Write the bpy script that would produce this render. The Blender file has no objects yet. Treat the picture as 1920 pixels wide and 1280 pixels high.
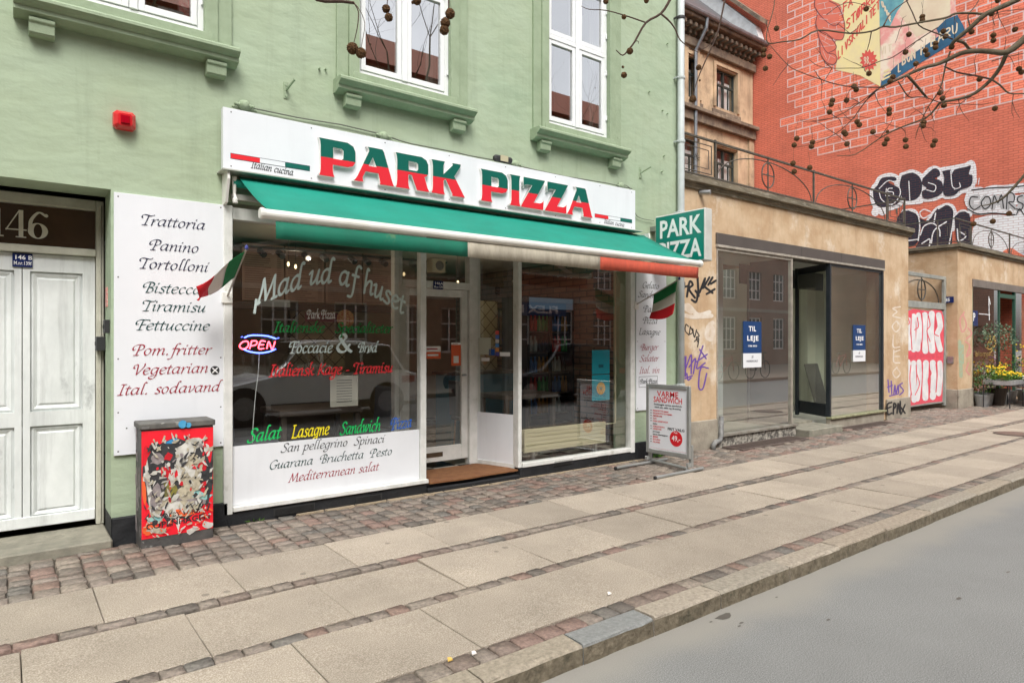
import bpy, math, random
from mathutils import Vector, Matrix
R = random.Random(7)
rad = math.radians
# ---------------------------------------------------------------- camera, sky, sun, exposure
F = 1240.0
YAW = rad(37.43)
CY, SY = math.cos(YAW), math.sin(YAW)
CAM = Vector((0.0, -5.72, 1.5))
scene = bpy.context.scene
cam_data = bpy.data.cameras.new('camera'); cam = bpy.data.objects.new('camera', cam_data)
scene.collection.objects.link(cam); scene.camera = cam
cam.location = CAM; cam.rotation_euler = (rad(90), 0, -YAW)
cam_data.sensor_width = 36; cam_data.lens = F / 1920 * 36
cam_data.clip_start = 0.05; cam_data.clip_end = 500
world = bpy.data.worlds.new('World'); scene.world = world; world.use_nodes = True
wn, wl = world.node_tree.nodes, world.node_tree.links
SUN_EL, SUN_AZ = rad(52), rad(205)      # azimuth measured from +Y (into the building) clockwise
bg = wn['Background']; bg.inputs['Strength'].default_value = 0.12
sky = wn.new('ShaderNodeTexSky'); sky.sky_type = 'NISHITA'; sky.sun_disc = False
sky.sun_elevation = SUN_EL; sky.sun_rotation = SUN_AZ; sky.air_density = 1.0; sky.dust_density = 3.5; sky.ozone_density = 1.0
hs = wn.new('ShaderNodeHueSaturation'); hs.inputs['Saturation'].default_value = 0.22
wtc = wn.new('ShaderNodeTexCoord'); wno = wn.new('ShaderNodeTexNoise'); wno.inputs['Scale'].default_value = 2.2; wno.inputs['Detail'].default_value = 6
wmr = wn.new('ShaderNodeMapRange'); wmr.inputs[1].default_value = .35; wmr.inputs[2].default_value = .7; wmr.inputs[3].default_value = .8; wmr.inputs[4].default_value = 1.35
wmx = wn.new('ShaderNodeMix'); wmx.data_type = 'RGBA'; wmx.blend_type = 'MULTIPLY'; wmx.inputs[0].default_value = 1
wl.new(sky.outputs[0], hs.inputs['Color']); wl.new(wtc.outputs['Generated'], wno.inputs['Vector']); wl.new(wno.outputs[0], wmr.inputs[0])
wl.new(hs.outputs[0], wmx.inputs[6]); wl.new(wmr.outputs[0], wmx.inputs[7]); wl.new(wmx.outputs[2], bg.inputs['Color'])
sun_d = bpy.data.lights.new('sun', 'SUN'); sun_d.energy = 1.1; sun_d.angle = rad(24); sun_d.color = (1, .965, .91)
sun = bpy.data.objects.new('sun', sun_d); scene.collection.objects.link(sun)
sdir = Vector((math.sin(SUN_AZ) * math.cos(SUN_EL), math.cos(SUN_AZ) * math.cos(SUN_EL), math.sin(SUN_EL)))
sun.rotation_euler = sdir.to_track_quat('Z', 'Y').to_euler(); sun.location = sdir * 40
vs = scene.view_settings
vs.view_transform = 'Standard'; vs.look = 'None'; vs.gamma = 1; vs.use_curve_mapping = False
vs.exposure = 1.04
scene.cycles.max_bounces = 8; scene.cycles.transparent_max_bounces = 16; scene.cycles.glossy_bounces = 4
scene.cycles.caustics_reflective = False; scene.cycles.caustics_refractive = False
scene.cycles.sample_clamp_indirect = 6

# ---------------------------------------------------------------- survey of the place: photo ray to a wall, floor or distance
def ray(px, py):
    t = (px - 960) / F
    return Vector((SY + CY * t, CY - SY * t, (640 - py) / F))
def onY(px, py, Y=0.0):
    d = ray(px, py); return CAM + d * ((Y - CAM.y) / d.y)
def onX(px, py, X):
    d = ray(px, py); return CAM + d * ((X - CAM.x) / d.x)
def onZ(px, py, z=0.0):
    d = ray(px, py); return CAM + d * ((z - CAM.z) / d.z)
def atD(px, py, D): return CAM + ray(px, py) * D
def fx(px, Y=0.0): return onY(px, 640, Y).x

# ---------------------------------------------------------------- mesh helpers
COL = scene.collection
ORG = {}
def org(o):
    return ORG.get(o.name, Vector((0, 0, 0))) if o else Vector((0, 0, 0))
def thing(name, label, cat, loc=(0, 0, 0), group=None, kind=None):
    o = bpy.data.objects.new(name, None); COL.objects.link(o); o.location = loc; o.empty_display_size = .1
    o['label'] = label
    if cat: o['category'] = cat
    if group: o['group'] = group
    if kind: o['kind'] = kind
    ORG[o.name] = Vector(loc); return o
def tag(o, label, cat, group=None, kind=None):
    o['label'] = label
    if cat: o['category'] = cat
    if group: o['group'] = group
    if kind: o['kind'] = kind
    return o
def copy_tree(o, parent=None):
    c = o.copy(); COL.objects.link(c)
    if parent: c.parent = parent
    ORG[c.name] = org(o)
    for ch in list(o.children): copy_tree(ch, c)
    return c

class MB:
    def __init__(s): s.v = []; s.f = []; s.m = []
    def poly(s, pts, m=0):
        n = len(s.v); s.v += [tuple(p) for p in pts]; s.f.append(tuple(range(n, n + len(pts)))); s.m.append(m); return s
    def box(s, x0, x1, y0, y1, z0, z1, m=0):
        n = len(s.v)
        s.v += [(x, y, z) for z in (z0, z1) for y in (y0, y1) for x in (x0, x1)]
        for f in ((0, 2, 3, 1), (4, 5, 7, 6), (0, 1, 5, 4), (2, 6, 7, 3), (0, 4, 6, 2), (1, 3, 7, 5)):
            s.f.append(tuple(n + i for i in f)); s.m.append(m)
        return s
    def obox(s, a, b, w, h, up=(0, 0, 1), m=0):
        a, b = Vector(a), Vector(b); d = (b - a).normalized(); u = Vector(up)
        sd = d.cross(u).normalized(); u = sd.cross(d).normalized(); n = len(s.v)
        for p in (a, b):
            for i, j in ((-1, -1), (1, -1), (1, 1), (-1, 1)): s.v.append(tuple(p + sd * w / 2 * i + u * h / 2 * j))
        for f in ((3, 2, 1, 0), (4, 5, 6, 7), (0, 1, 5, 4), (1, 2, 6, 5), (2, 3, 7, 6), (3, 0, 4, 7)):
            s.f.append(tuple(n + i for i in f)); s.m.append(m)
        return s
    def tube(s, pts, r, n=8, m=0, cap=True):
        pts = [Vector(p) for p in pts]; k = len(pts)
        rs = r if isinstance(r, (list, tuple)) else [r] * k
        base = len(s.v); ref = None
        for i, p in enumerate(pts):
            d = (pts[min(i + 1, k - 1)] - pts[max(i - 1, 0)])
            d = d.normalized() if d.length > 1e-9 else Vector((0, 0, 1))
            if ref is None: ref = Vector((0, 0, 1)) if abs(d.z) < .9 else Vector((1, 0, 0))
            a = d.cross(ref).normalized(); b = a.cross(d).normalized(); ref = b
            for j in range(n):
                t = 2 * math.pi * j / n; s.v.append(tuple(p + a * math.cos(t) * rs[i] + b * math.sin(t) * rs[i]))
        for i in range(k - 1):
            for j in range(n):
                j2 = (j + 1) % n
                s.f.append((base + i * n + j, base + (i + 1) * n + j, base + (i + 1) * n + j2, base + i * n + j2)); s.m.append(m)
        if cap:
            s.f.append(tuple(base + j for j in range(n))); s.m.append(m)
            s.f.append(tuple(base + (k - 1) * n + j for j in reversed(range(n)))); s.m.append(m)
        return s
    def prism(s, pts, ex, m=0):
        pts = [Vector(p) for p in pts]; ex = Vector(ex); n = len(s.v); k = len(pts)
        s.v += [tuple(p) for p in pts] + [tuple(p + ex) for p in pts]
        s.f.append(tuple(range(n, n + k))); s.m.append(m)
        s.f.append(tuple(reversed(range(n + k, n + 2 * k)))); s.m.append(m)
        for i in range(k):
            j = (i + 1) % k; s.f.append((n + i, n + k + i, n + k + j, n + j)); s.m.append(m)
        return s
    def lathe(s, c, prof, n=16, m=0, axis='Z'):
        c = Vector(c); base = len(s.v)
        for r, z in prof:
            for j in range(n):
                t = 2 * math.pi * j / n
                q = (r * math.cos(t), r * math.sin(t), z)
                if axis == 'Y': q = (q[0], -q[2], q[1])
                if axis == 'X': q = (-q[2], q[0], q[1])
                s.v.append(tuple(c + Vector(q)))
        for i in range(len(prof) - 1):
            for j in range(n):
                j2 = (j + 1) % n
                s.f.append((base + i * n + j, base + i * n + j2, base + (i + 1) * n + j2, base + (i + 1) * n + j)); s.m.append(m)
        s.f.append(tuple(base + j for j in reversed(range(n)))); s.m.append(m)
        e = base + (len(prof) - 1) * n; s.f.append(tuple(e + j for j in range(n))); s.m.append(m)
        return s
    def build(s, name, mats, parent=None, smooth=False, bevel=0, loc=None, kind=None):
        me = bpy.data.meshes.new(name)
        o0 = org(parent) if parent else (Vector(loc) if loc else Vector((0, 0, 0)))
        me.from_pydata([(v[0] - o0.x, v[1] - o0.y, v[2] - o0.z) for v in s.v], [], s.f)
        if not isinstance(mats, (list, tuple)): mats = [mats]
        for mt in mats: me.materials.append(mt)
        if len(mats) > 1: me.polygons.foreach_set('material_index', s.m)
        if smooth: me.polygons.foreach_set('use_smooth', [True] * len(me.polygons))
        if smooth:
            import bmesh
            b_ = bmesh.new(); b_.from_mesh(me); bmesh.ops.remove_doubles(b_, verts=b_.verts, dist=1e-5); b_.to_mesh(me); b_.free()
        me.update()
        o = bpy.data.objects.new(name, me); COL.objects.link(o)
        if parent: o.parent = parent
        else: o.location = o0
        ORG[o.name] = o0
        if bevel:
            b = o.modifiers.new('bevel', 'BEVEL'); b.width = bevel; b.segments = 1; b.limit_method = 'ANGLE'; b.angle_limit = rad(50)
        if kind: o['kind'] = kind
        return o
def catmull(P, n=4):
    if len(P) < 3: return list(P)
    out = []
    Q = [tuple(2 * a - b for a, b in zip(P[0], P[1]))] + list(P) + [tuple(2 * a - b for a, b in zip(P[-1], P[-2]))]
    for i in range(1, len(Q) - 2):
        p0, p1, p2, p3 = Q[i - 1:i + 3]
        for k in range(n):
            t = k / n
            out.append(tuple(.5 * (2 * b + (c - a) * t + (2 * a - 5 * b + 4 * c - d) * t * t + (3 * b - a - 3 * c + d) * t ** 3) for a, b, c, d in zip(p0, p1, p2, p3)))
    out.append(tuple(P[-1])); return out
def wall_grid(mb, x0, x1, z0, z1, holes, y, th, m=0, axis='Y', sub=1.5):
    """front face of a wall in the plane y with rectangular openings and their reveals; th = thickness to the back"""
    xs = sorted({x0, x1, *[h[0] for h in holes], *[h[1] for h in holes]}); zs = sorted({z0, z1, *[h[2] for h in holes], *[h[3] for h in holes]})
    xs = [x for x in xs if x0 <= x <= x1]; zs = [z for z in zs if z0 <= z <= z1]
    P = (lambda a, b, c: (a, b, c)) if axis == 'Y' else (lambda a, b, c: (b, a, c))
    def inside(cx, cz): return any(h[0] < cx < h[1] and h[2] < cz < h[3] for h in holes)
    for i in range(len(xs) - 1):
        for j in range(len(zs) - 1):
            a, b, c, d = xs[i], xs[i + 1], zs[j], zs[j + 1]
            if inside((a + b) / 2, (c + d) / 2): continue
            mb.poly([P(a, y, c), P(b, y, c), P(b, y, d), P(a, y, d)], m)
            mb.poly([P(a, y + th, d), P(b, y + th, d), P(b, y + th, c), P(a, y + th, c)], m)
    for a, b, c, d in holes:
        mb.poly([P(a, y, c), P(a, y, d), P(a, y + th, d), P(a, y + th, c)], m); mb.poly([P(b, y, d), P(b, y, c), P(b, y + th, c), P(b, y + th, d)], m)
        mb.poly([P(a, y, d), P(b, y, d), P(b, y + th, d), P(a, y + th, d)], m)
        if c > z0 + 1e-6: mb.poly([P(b, y, c), P(a, y, c), P(a, y + th, c), P(b, y + th, c)], m)
    mb.poly([P(x0, y, z0), P(x0, y, z1), P(x0, y + th, z1), P(x0, y + th, z0)], m); mb.poly([P(x1, y, z1), P(x1, y, z0), P(x1, y + th, z0), P(x1, y + th, z1)], m)
    mb.poly([P(x0, y, z1), P(x1, y, z1), P(x1, y + th, z1), P(x0, y + th, z1)], m)

# ---------------------------------------------------------------- materials
def lk(nt, a, b): nt.links.new(a, b)
def M(name, c1, c2=None, rough=.7, scale=4, detail=6, bump=0, bscale=30, metal=0, spread=(.35, .65), stretch=(1, 1, 1), c3=None, s3=1, sp3=(.55, .7), grime=0, coat=0, spec=.5, bdetail=4, bdist=.01, rrand=0, drip=0):
    m = bpy.data.materials.new(name); m.use_nodes = True; nt = m.node_tree; nd = nt.nodes; p = nd['Principled BSDF']
    p.inputs['Roughness'].default_value = rough; p.inputs['Metallic'].default_value = metal; p.inputs['Specular IOR Level'].default_value = spec
    if coat: p.inputs['Coat Weight'].default_value = coat
    c1 = (*c1, 1)
    geo = nd.new('ShaderNodeNewGeometry'); mp = nd.new('ShaderNodeMapping'); lk(nt, geo.outputs['Position'], mp.inputs['Vector']); mp.inputs['Scale'].default_value = stretch
    col = None
    if c2:
        n = nd.new('ShaderNodeTexNoise'); n.inputs['Scale'].default_value = scale; n.inputs['Detail'].default_value = detail; n.inputs['Roughness'].default_value = .6
        lk(nt, mp.outputs[0], n.inputs['Vector'])
        r = nd.new('ShaderNodeMapRange'); r.inputs[1].default_value = spread[0]; r.inputs[2].default_value = spread[1]; lk(nt, n.outputs[0], r.inputs[0])
        x = nd.new('ShaderNodeMix'); x.data_type = 'RGBA'; x.inputs[6].default_value = c1; x.inputs[7].default_value = (*c2, 1); lk(nt, r.outputs[0], x.inputs[0]); col = x.outputs[2]
        if rrand:
            r2 = nd.new('ShaderNodeMapRange'); r2.inputs[3].default_value = rough - rrand; r2.inputs[4].default_value = rough + rrand; lk(nt, n.outputs[0], r2.inputs[0]); lk(nt, r2.outputs[0], p.inputs['Roughness'])
    if c3:
        n3 = nd.new('ShaderNodeTexNoise'); n3.inputs['Scale'].default_value = s3; n3.inputs['Detail'].default_value = 8; n3.inputs['Roughness'].default_value = .68
        mp3 = nd.new('ShaderNodeMapping'); mp3.inputs['Location'].default_value = (7, 3, 5); mp3.inputs['Scale'].default_value = stretch; lk(nt, geo.outputs['Position'], mp3.inputs['Vector']); lk(nt, mp3.outputs[0], n3.inputs['Vector'])
        r3 = nd.new('ShaderNodeMapRange'); r3.inputs[1].default_value = sp3[0]; r3.inputs[2].default_value = sp3[1]; lk(nt, n3.outputs[0], r3.inputs[0])
        x3 = nd.new('ShaderNodeMix'); x3.data_type = 'RGBA'; x3.inputs[7].default_value = (*c3, 1); lk(nt, r3.outputs[0], x3.inputs[0])
        if col: lk(nt, col, x3.inputs[6])
        else: x3.inputs[6].default_value = c1
        col = x3.outputs[2]
    if drip:   # rain runs and grime streaks down the face
        md = nd.new('ShaderNodeMapping'); md.inputs['Scale'].default_value = (7, 7, .55); lk(nt, geo.outputs['Position'], md.inputs['Vector']); n4 = nd.new('ShaderNodeTexNoise'); n4.inputs['Scale'].default_value = 1; n4.inputs['Detail'].default_value = 9; n4.inputs['Roughness'].default_value = .7; lk(nt, md.outputs[0], n4.inputs['Vector'])
        r4 = nd.new('ShaderNodeMapRange'); r4.inputs[1].default_value = .52; r4.inputs[2].default_value = .74; r4.inputs[3].default_value = 1; r4.inputs[4].default_value = 1 - drip; lk(nt, n4.outputs[0], r4.inputs[0])
        x4 = nd.new('ShaderNodeMix'); x4.data_type = 'RGBA'; x4.blend_type = 'MULTIPLY'; x4.inputs[0].default_value = 1; lk(nt, r4.outputs[0], x4.inputs[7])
        if col: lk(nt, col, x4.inputs[6])
        else: x4.inputs[6].default_value = c1
        col = x4.outputs[2]
    if col: lk(nt, col, p.inputs['Base Color'])
    else: p.inputs['Base Color'].default_value = c1
    if bump:
        b = nd.new('ShaderNodeBump'); b.inputs['Strength'].default_value = bump; b.inputs['Distance'].default_value = bdist
        n2 = nd.new('ShaderNodeTexNoise'); n2.inputs['Scale'].default_value = bscale; n2.inputs['Detail'].default_value = bdetail; lk(nt, mp.outputs[0], n2.inputs['Vector'])
        lk(nt, n2.outputs[0], b.inputs['Height']); lk(nt, b.outputs[0], p.inputs['Normal'])
    m['p'] = 1
    return m
def emis(name, c, s):
    m = bpy.data.materials.new(name); m.use_nodes = True; p = m.node_tree.nodes['Principled BSDF']
    p.inputs['Base Color'].default_value = (*c, 1); p.inputs['Emission Color'].default_value = (*c, 1); p.inputs['Emission Strength'].default_value = s; return m
def glass(name, tint=(1, 1, 1), add=.05, mul=1.5, rough=.0, dirt=0):
    m = bpy.data.materials.new(name); m.use_nodes = True; nt = m.node_tree; nd = nt.nodes; nd.remove(nd['Principled BSDF']); out = nd['Material Output']
    t = nd.new('ShaderNodeBsdfTransparent'); t.inputs[0].default_value = (*tint, 1); g = nd.new('ShaderNodeBsdfGlossy'); g.inputs['Roughness'].default_value = rough
    g.inputs[0].default_value = (1, 1, 1, 1)
    f = nd.new('ShaderNodeFresnel'); gb = nd.new('ShaderNodeNewGeometry'); ir = nd.new('ShaderNodeMapRange'); ir.inputs[3].default_value = 1.5; ir.inputs[4].default_value = 1 / 1.5; lk(nt, gb.outputs['Backfacing'], ir.inputs[0]); lk(nt, ir.outputs[0], f.inputs[0])
    ma = nd.new('ShaderNodeMath'); ma.operation = 'MULTIPLY_ADD'; ma.use_clamp = True; ma.inputs[1].default_value = mul; ma.inputs[2].default_value = add; lk(nt, f.outputs[0], ma.inputs[0])
    x = nd.new('ShaderNodeMixShader'); lk(nt, ma.outputs[0], x.inputs[0]); lk(nt, t.outputs[0], x.inputs[1]); lk(nt, g.outputs[0], x.inputs[2])
    last = x.outputs[0]
    if dirt:
        d = nd.new('ShaderNodeBsdfDiffuse'); d.inputs[0].default_value = (.62, .64, .58, 1)
        geo = nd.new('ShaderNodeNewGeometry'); n = nd.new('ShaderNodeTexNoise'); n.inputs['Scale'].default_value = 2.5; n.inputs['Detail'].default_value = 7; lk(nt, geo.outputs['Position'], n.inputs['Vector'])
        r = nd.new('ShaderNodeMapRange'); r.inputs[1].default_value = .35; r.inputs[2].default_value = .8; r.inputs[3].default_value = dirt * .75; r.inputs[4].default_value = dirt * 1.4; lk(nt, n.outputs[0], r.inputs[0])
        x2 = nd.new('ShaderNodeMixShader'); lk(nt, r.outputs[0], x2.inputs[0]); lk(nt, last, x2.inputs[1]); lk(nt, d.outputs[0], x2.inputs[2]); last = x2.outputs[0]
    lk(nt, last, out.inputs[0]); return m
def stone_mat(name, stops, rough=.75, bump=.5, bscale=60, var=.35):
    """each stone its own colour (by object) with mineral speckle"""
    m = bpy.data.materials.new(name); m.use_nodes = True; nt = m.node_tree; nd = nt.nodes; p = nd['Principled BSDF']; p.inputs['Roughness'].default_value = rough
    oi = nd.new('ShaderNodeObjectInfo'); at = nd.new('ShaderNodeAttribute'); at.attribute_name = 'tone'; ad = nd.new('ShaderNodeMath'); ad.operation = 'ADD'
    lk(nt, oi.outputs['Random'], ad.inputs[0]); lk(nt, at.outputs['Fac'], ad.inputs[1]); fr = nd.new('ShaderNodeMath'); fr.operation = 'FRACT'; lk(nt, ad.outputs[0], fr.inputs[0])
    cr = nd.new('ShaderNodeValToRGB'); cr.color_ramp.interpolation = 'CONSTANT'; els = cr.color_ramp.elements
    els[0].position = 0; els[0].color = (*stops[0], 1); els[1].position = 1 / len(stops); els[1].color = (*stops[1], 1)
    for i in range(2, len(stops)): e = els.new(i / len(stops)); e.color = (*stops[i], 1)
    lk(nt, fr.outputs[0], cr.inputs[0])
    geo = nd.new('ShaderNodeNewGeometry'); n = nd.new('ShaderNodeTexNoise'); n.inputs['Scale'].default_value = 35; n.inputs['Detail'].default_value = 8; n.inputs['Roughness'].default_value = .75; lk(nt, geo.outputs['Position'], n.inputs['Vector'])
    r = nd.new('ShaderNodeMapRange'); r.inputs[1].default_value = .3; r.inputs[2].default_value = .7; r.inputs[3].default_value = 1 - var; r.inputs[4].default_value = 1 + var; lk(nt, n.outputs[0], r.inputs[0])
    x = nd.new('ShaderNodeMix'); x.data_type = 'RGBA'; x.blend_type = 'MULTIPLY'; x.inputs[0].default_value = 1; lk(nt, cr.outputs[0], x.inputs[6]); lk(nt, r.outputs[0], x.inputs[7])
    lk(nt, x.outputs[2], p.inputs['Base Color'])
    b = nd.new('ShaderNodeBump'); b.inputs['Strength'].default_value = bump; b.inputs['Distance'].default_value = .006; n2 = nd.new('ShaderNodeTexNoise'); n2.inputs['Scale'].default_value = bscale; n2.inputs['Detail'].default_value = 5
    lk(nt, geo.outputs['Position'], n2.inputs['Vector']); lk(nt, n2.outputs[0], b.inputs['Height']); lk(nt, b.outputs[0], p.inputs['Normal'])
    return m
def speckle_mat(name, base, dark, light, rough=.85, stain=.12, obvar=.08, sc=220, spots=.62, bmp=.35):
    """concrete slab / asphalt: fine aggregate speckle, soft stains, each piece a shade of its own"""
    m = bpy.data.materials.new(name); m.use_nodes = True; nt = m.node_tree; nd = nt.nodes; p = nd['Principled BSDF']; p.inputs['Roughness'].default_value = rough
    geo = nd.new('ShaderNodeNewGeometry')
    n = nd.new('ShaderNodeTexNoise'); n.inputs['Scale'].default_value = sc; n.inputs['Detail'].default_value = 2; lk(nt, geo.outputs['Position'], n.inputs['Vector'])
    cr = nd.new('ShaderNodeValToRGB'); e = cr.color_ramp.elements; e[0].position = .36; e[0].color = (*dark, 1); e[1].position = .5; e[1].color = (*base, 1); q = e.new(.68); q.color = (*light, 1); lk(nt, n.outputs[0], cr.inputs[0])
    n2 = nd.new('ShaderNodeTexNoise'); n2.inputs['Scale'].default_value = 1.6; n2.inputs['Detail'].default_value = 8; n2.inputs['Roughness'].default_value = .65; lk(nt, geo.outputs['Position'], n2.inputs['Vector'])
    r = nd.new('ShaderNodeMapRange'); r.inputs[1].default_value = .3; r.inputs[2].default_value = .7; r.inputs[3].default_value = 1 - stain; r.inputs[4].default_value = 1 + stain; lk(nt, n2.outputs[0], r.inputs[0])
    oi = nd.new('ShaderNodeObjectInfo'); r2 = nd.new('ShaderNodeMapRange'); r2.inputs[3].default_value = 1 - obvar; r2.inputs[4].default_value = 1 + obvar; lk(nt, oi.outputs['Random'], r2.inputs[0])
    mm = nd.new('ShaderNodeMath'); mm.operation = 'MULTIPLY'; lk(nt, r.outputs[0], mm.inputs[0]); lk(nt, r2.outputs[0], mm.inputs[1])
    # dark spots: old chewing gum and drips
    vo = nd.new('ShaderNodeTexVoronoi'); vo.inputs['Scale'].default_value = 3.1; lk(nt, geo.outputs['Position'], vo.inputs['Vector'])
    r4 = nd.new('ShaderNodeMapRange'); r4.inputs[1].default_value = .06; r4.inputs[2].default_value = .085; r4.inputs[3].default_value = spots; r4.inputs[4].default_value = 1; lk(nt, vo.outputs['Distance'], r4.inputs[0])
    m2 = nd.new('ShaderNodeMath'); m2.operation = 'MULTIPLY'; lk(nt, mm.outputs[0], m2.inputs[0]); lk(nt, r4.outputs[0], m2.inputs[1])
    x = nd.new('ShaderNodeMix'); x.data_type = 'RGBA'; x.blend_type = 'MULTIPLY'; x.inputs[0].default_value = 1; lk(nt, cr.outputs[0], x.inputs[6]); lk(nt, m2.outputs[0], x.inputs[7]); lk(nt, x.outputs[2], p.inputs['Base Color'])
    b = nd.new('ShaderNodeBump'); b.inputs['Strength'].default_value = bmp; b.inputs['Distance'].default_value = .003; lk(nt, n.outputs[0], b.inputs['Height']); lk(nt, b.outputs[0], p.inputs['Normal'])
    return m
def brick_mat(name, c1, c2, mortar, plane='Y', bw=.23, bh=.065, ms=.012, var=.2, bump=.5, patch=None):
    m = bpy.data.materials.new(name); m.use_nodes = True; nt = m.node_tree; nd = nt.nodes; p = nd['Principled BSDF']; p.inputs['Roughness'].default_value = .85
    geo = nd.new('ShaderNodeNewGeometry'); sp = nd.new('ShaderNodeSeparateXYZ'); cb = nd.new('ShaderNodeCombineXYZ'); lk(nt, geo.outputs['Position'], sp.inputs[0])
    lk(nt, sp.outputs[0 if plane == 'Y' else 1], cb.inputs[0]); lk(nt, sp.outputs[2], cb.inputs[1])
    b = nd.new('ShaderNodeTexBrick'); b.inputs['Scale'].default_value = 1; b.inputs['Brick Width'].default_value = bw; b.inputs['Row Height'].default_value = bh; b.inputs['Mortar Size'].default_value = ms; b.inputs['Mortar Smooth'].default_value = .3
    b.inputs['Color1'].default_value = (*c1, 1); b.inputs['Color2'].default_value = (*c2, 1); b.inputs['Mortar'].default_value = (*mortar, 1); lk(nt, cb.outputs[0], b.inputs['Vector'])
    n = nd.new('ShaderNodeTexNoise'); n.inputs['Scale'].default_value = .9; n.inputs['Detail'].default_value = 8; n.inputs['Roughness'].default_value = .7; lk(nt, geo.outputs['Position'], n.inputs['Vector'])
    r = nd.new('ShaderNodeMapRange'); r.inputs[1].default_value = .3; r.inputs[2].default_value = .7; r.inputs[3].default_value = 1 - var; r.inputs[4].default_value = 1 + var; lk(nt, n.outputs[0], r.inputs[0])
    x = nd.new('ShaderNodeMix'); x.data_type = 'RGBA'; x.blend_type = 'MULTIPLY'; x.inputs[0].default_value = 1; lk(nt, b.outputs[0], x.inputs[6]); lk(nt, r.outputs[0], x.inputs[7]); lk(nt, x.outputs[2], p.inputs['Base Color'])
    bu = nd.new('ShaderNodeBump'); bu.inputs['Strength'].default_value = bump; bu.inputs['Distance'].default_value = .008; bu.invert = True; lk(nt, b.outputs['Fac'], bu.inputs['Height']); lk(nt, bu.outputs[0], p.inputs['Normal'])
    return m

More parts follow.
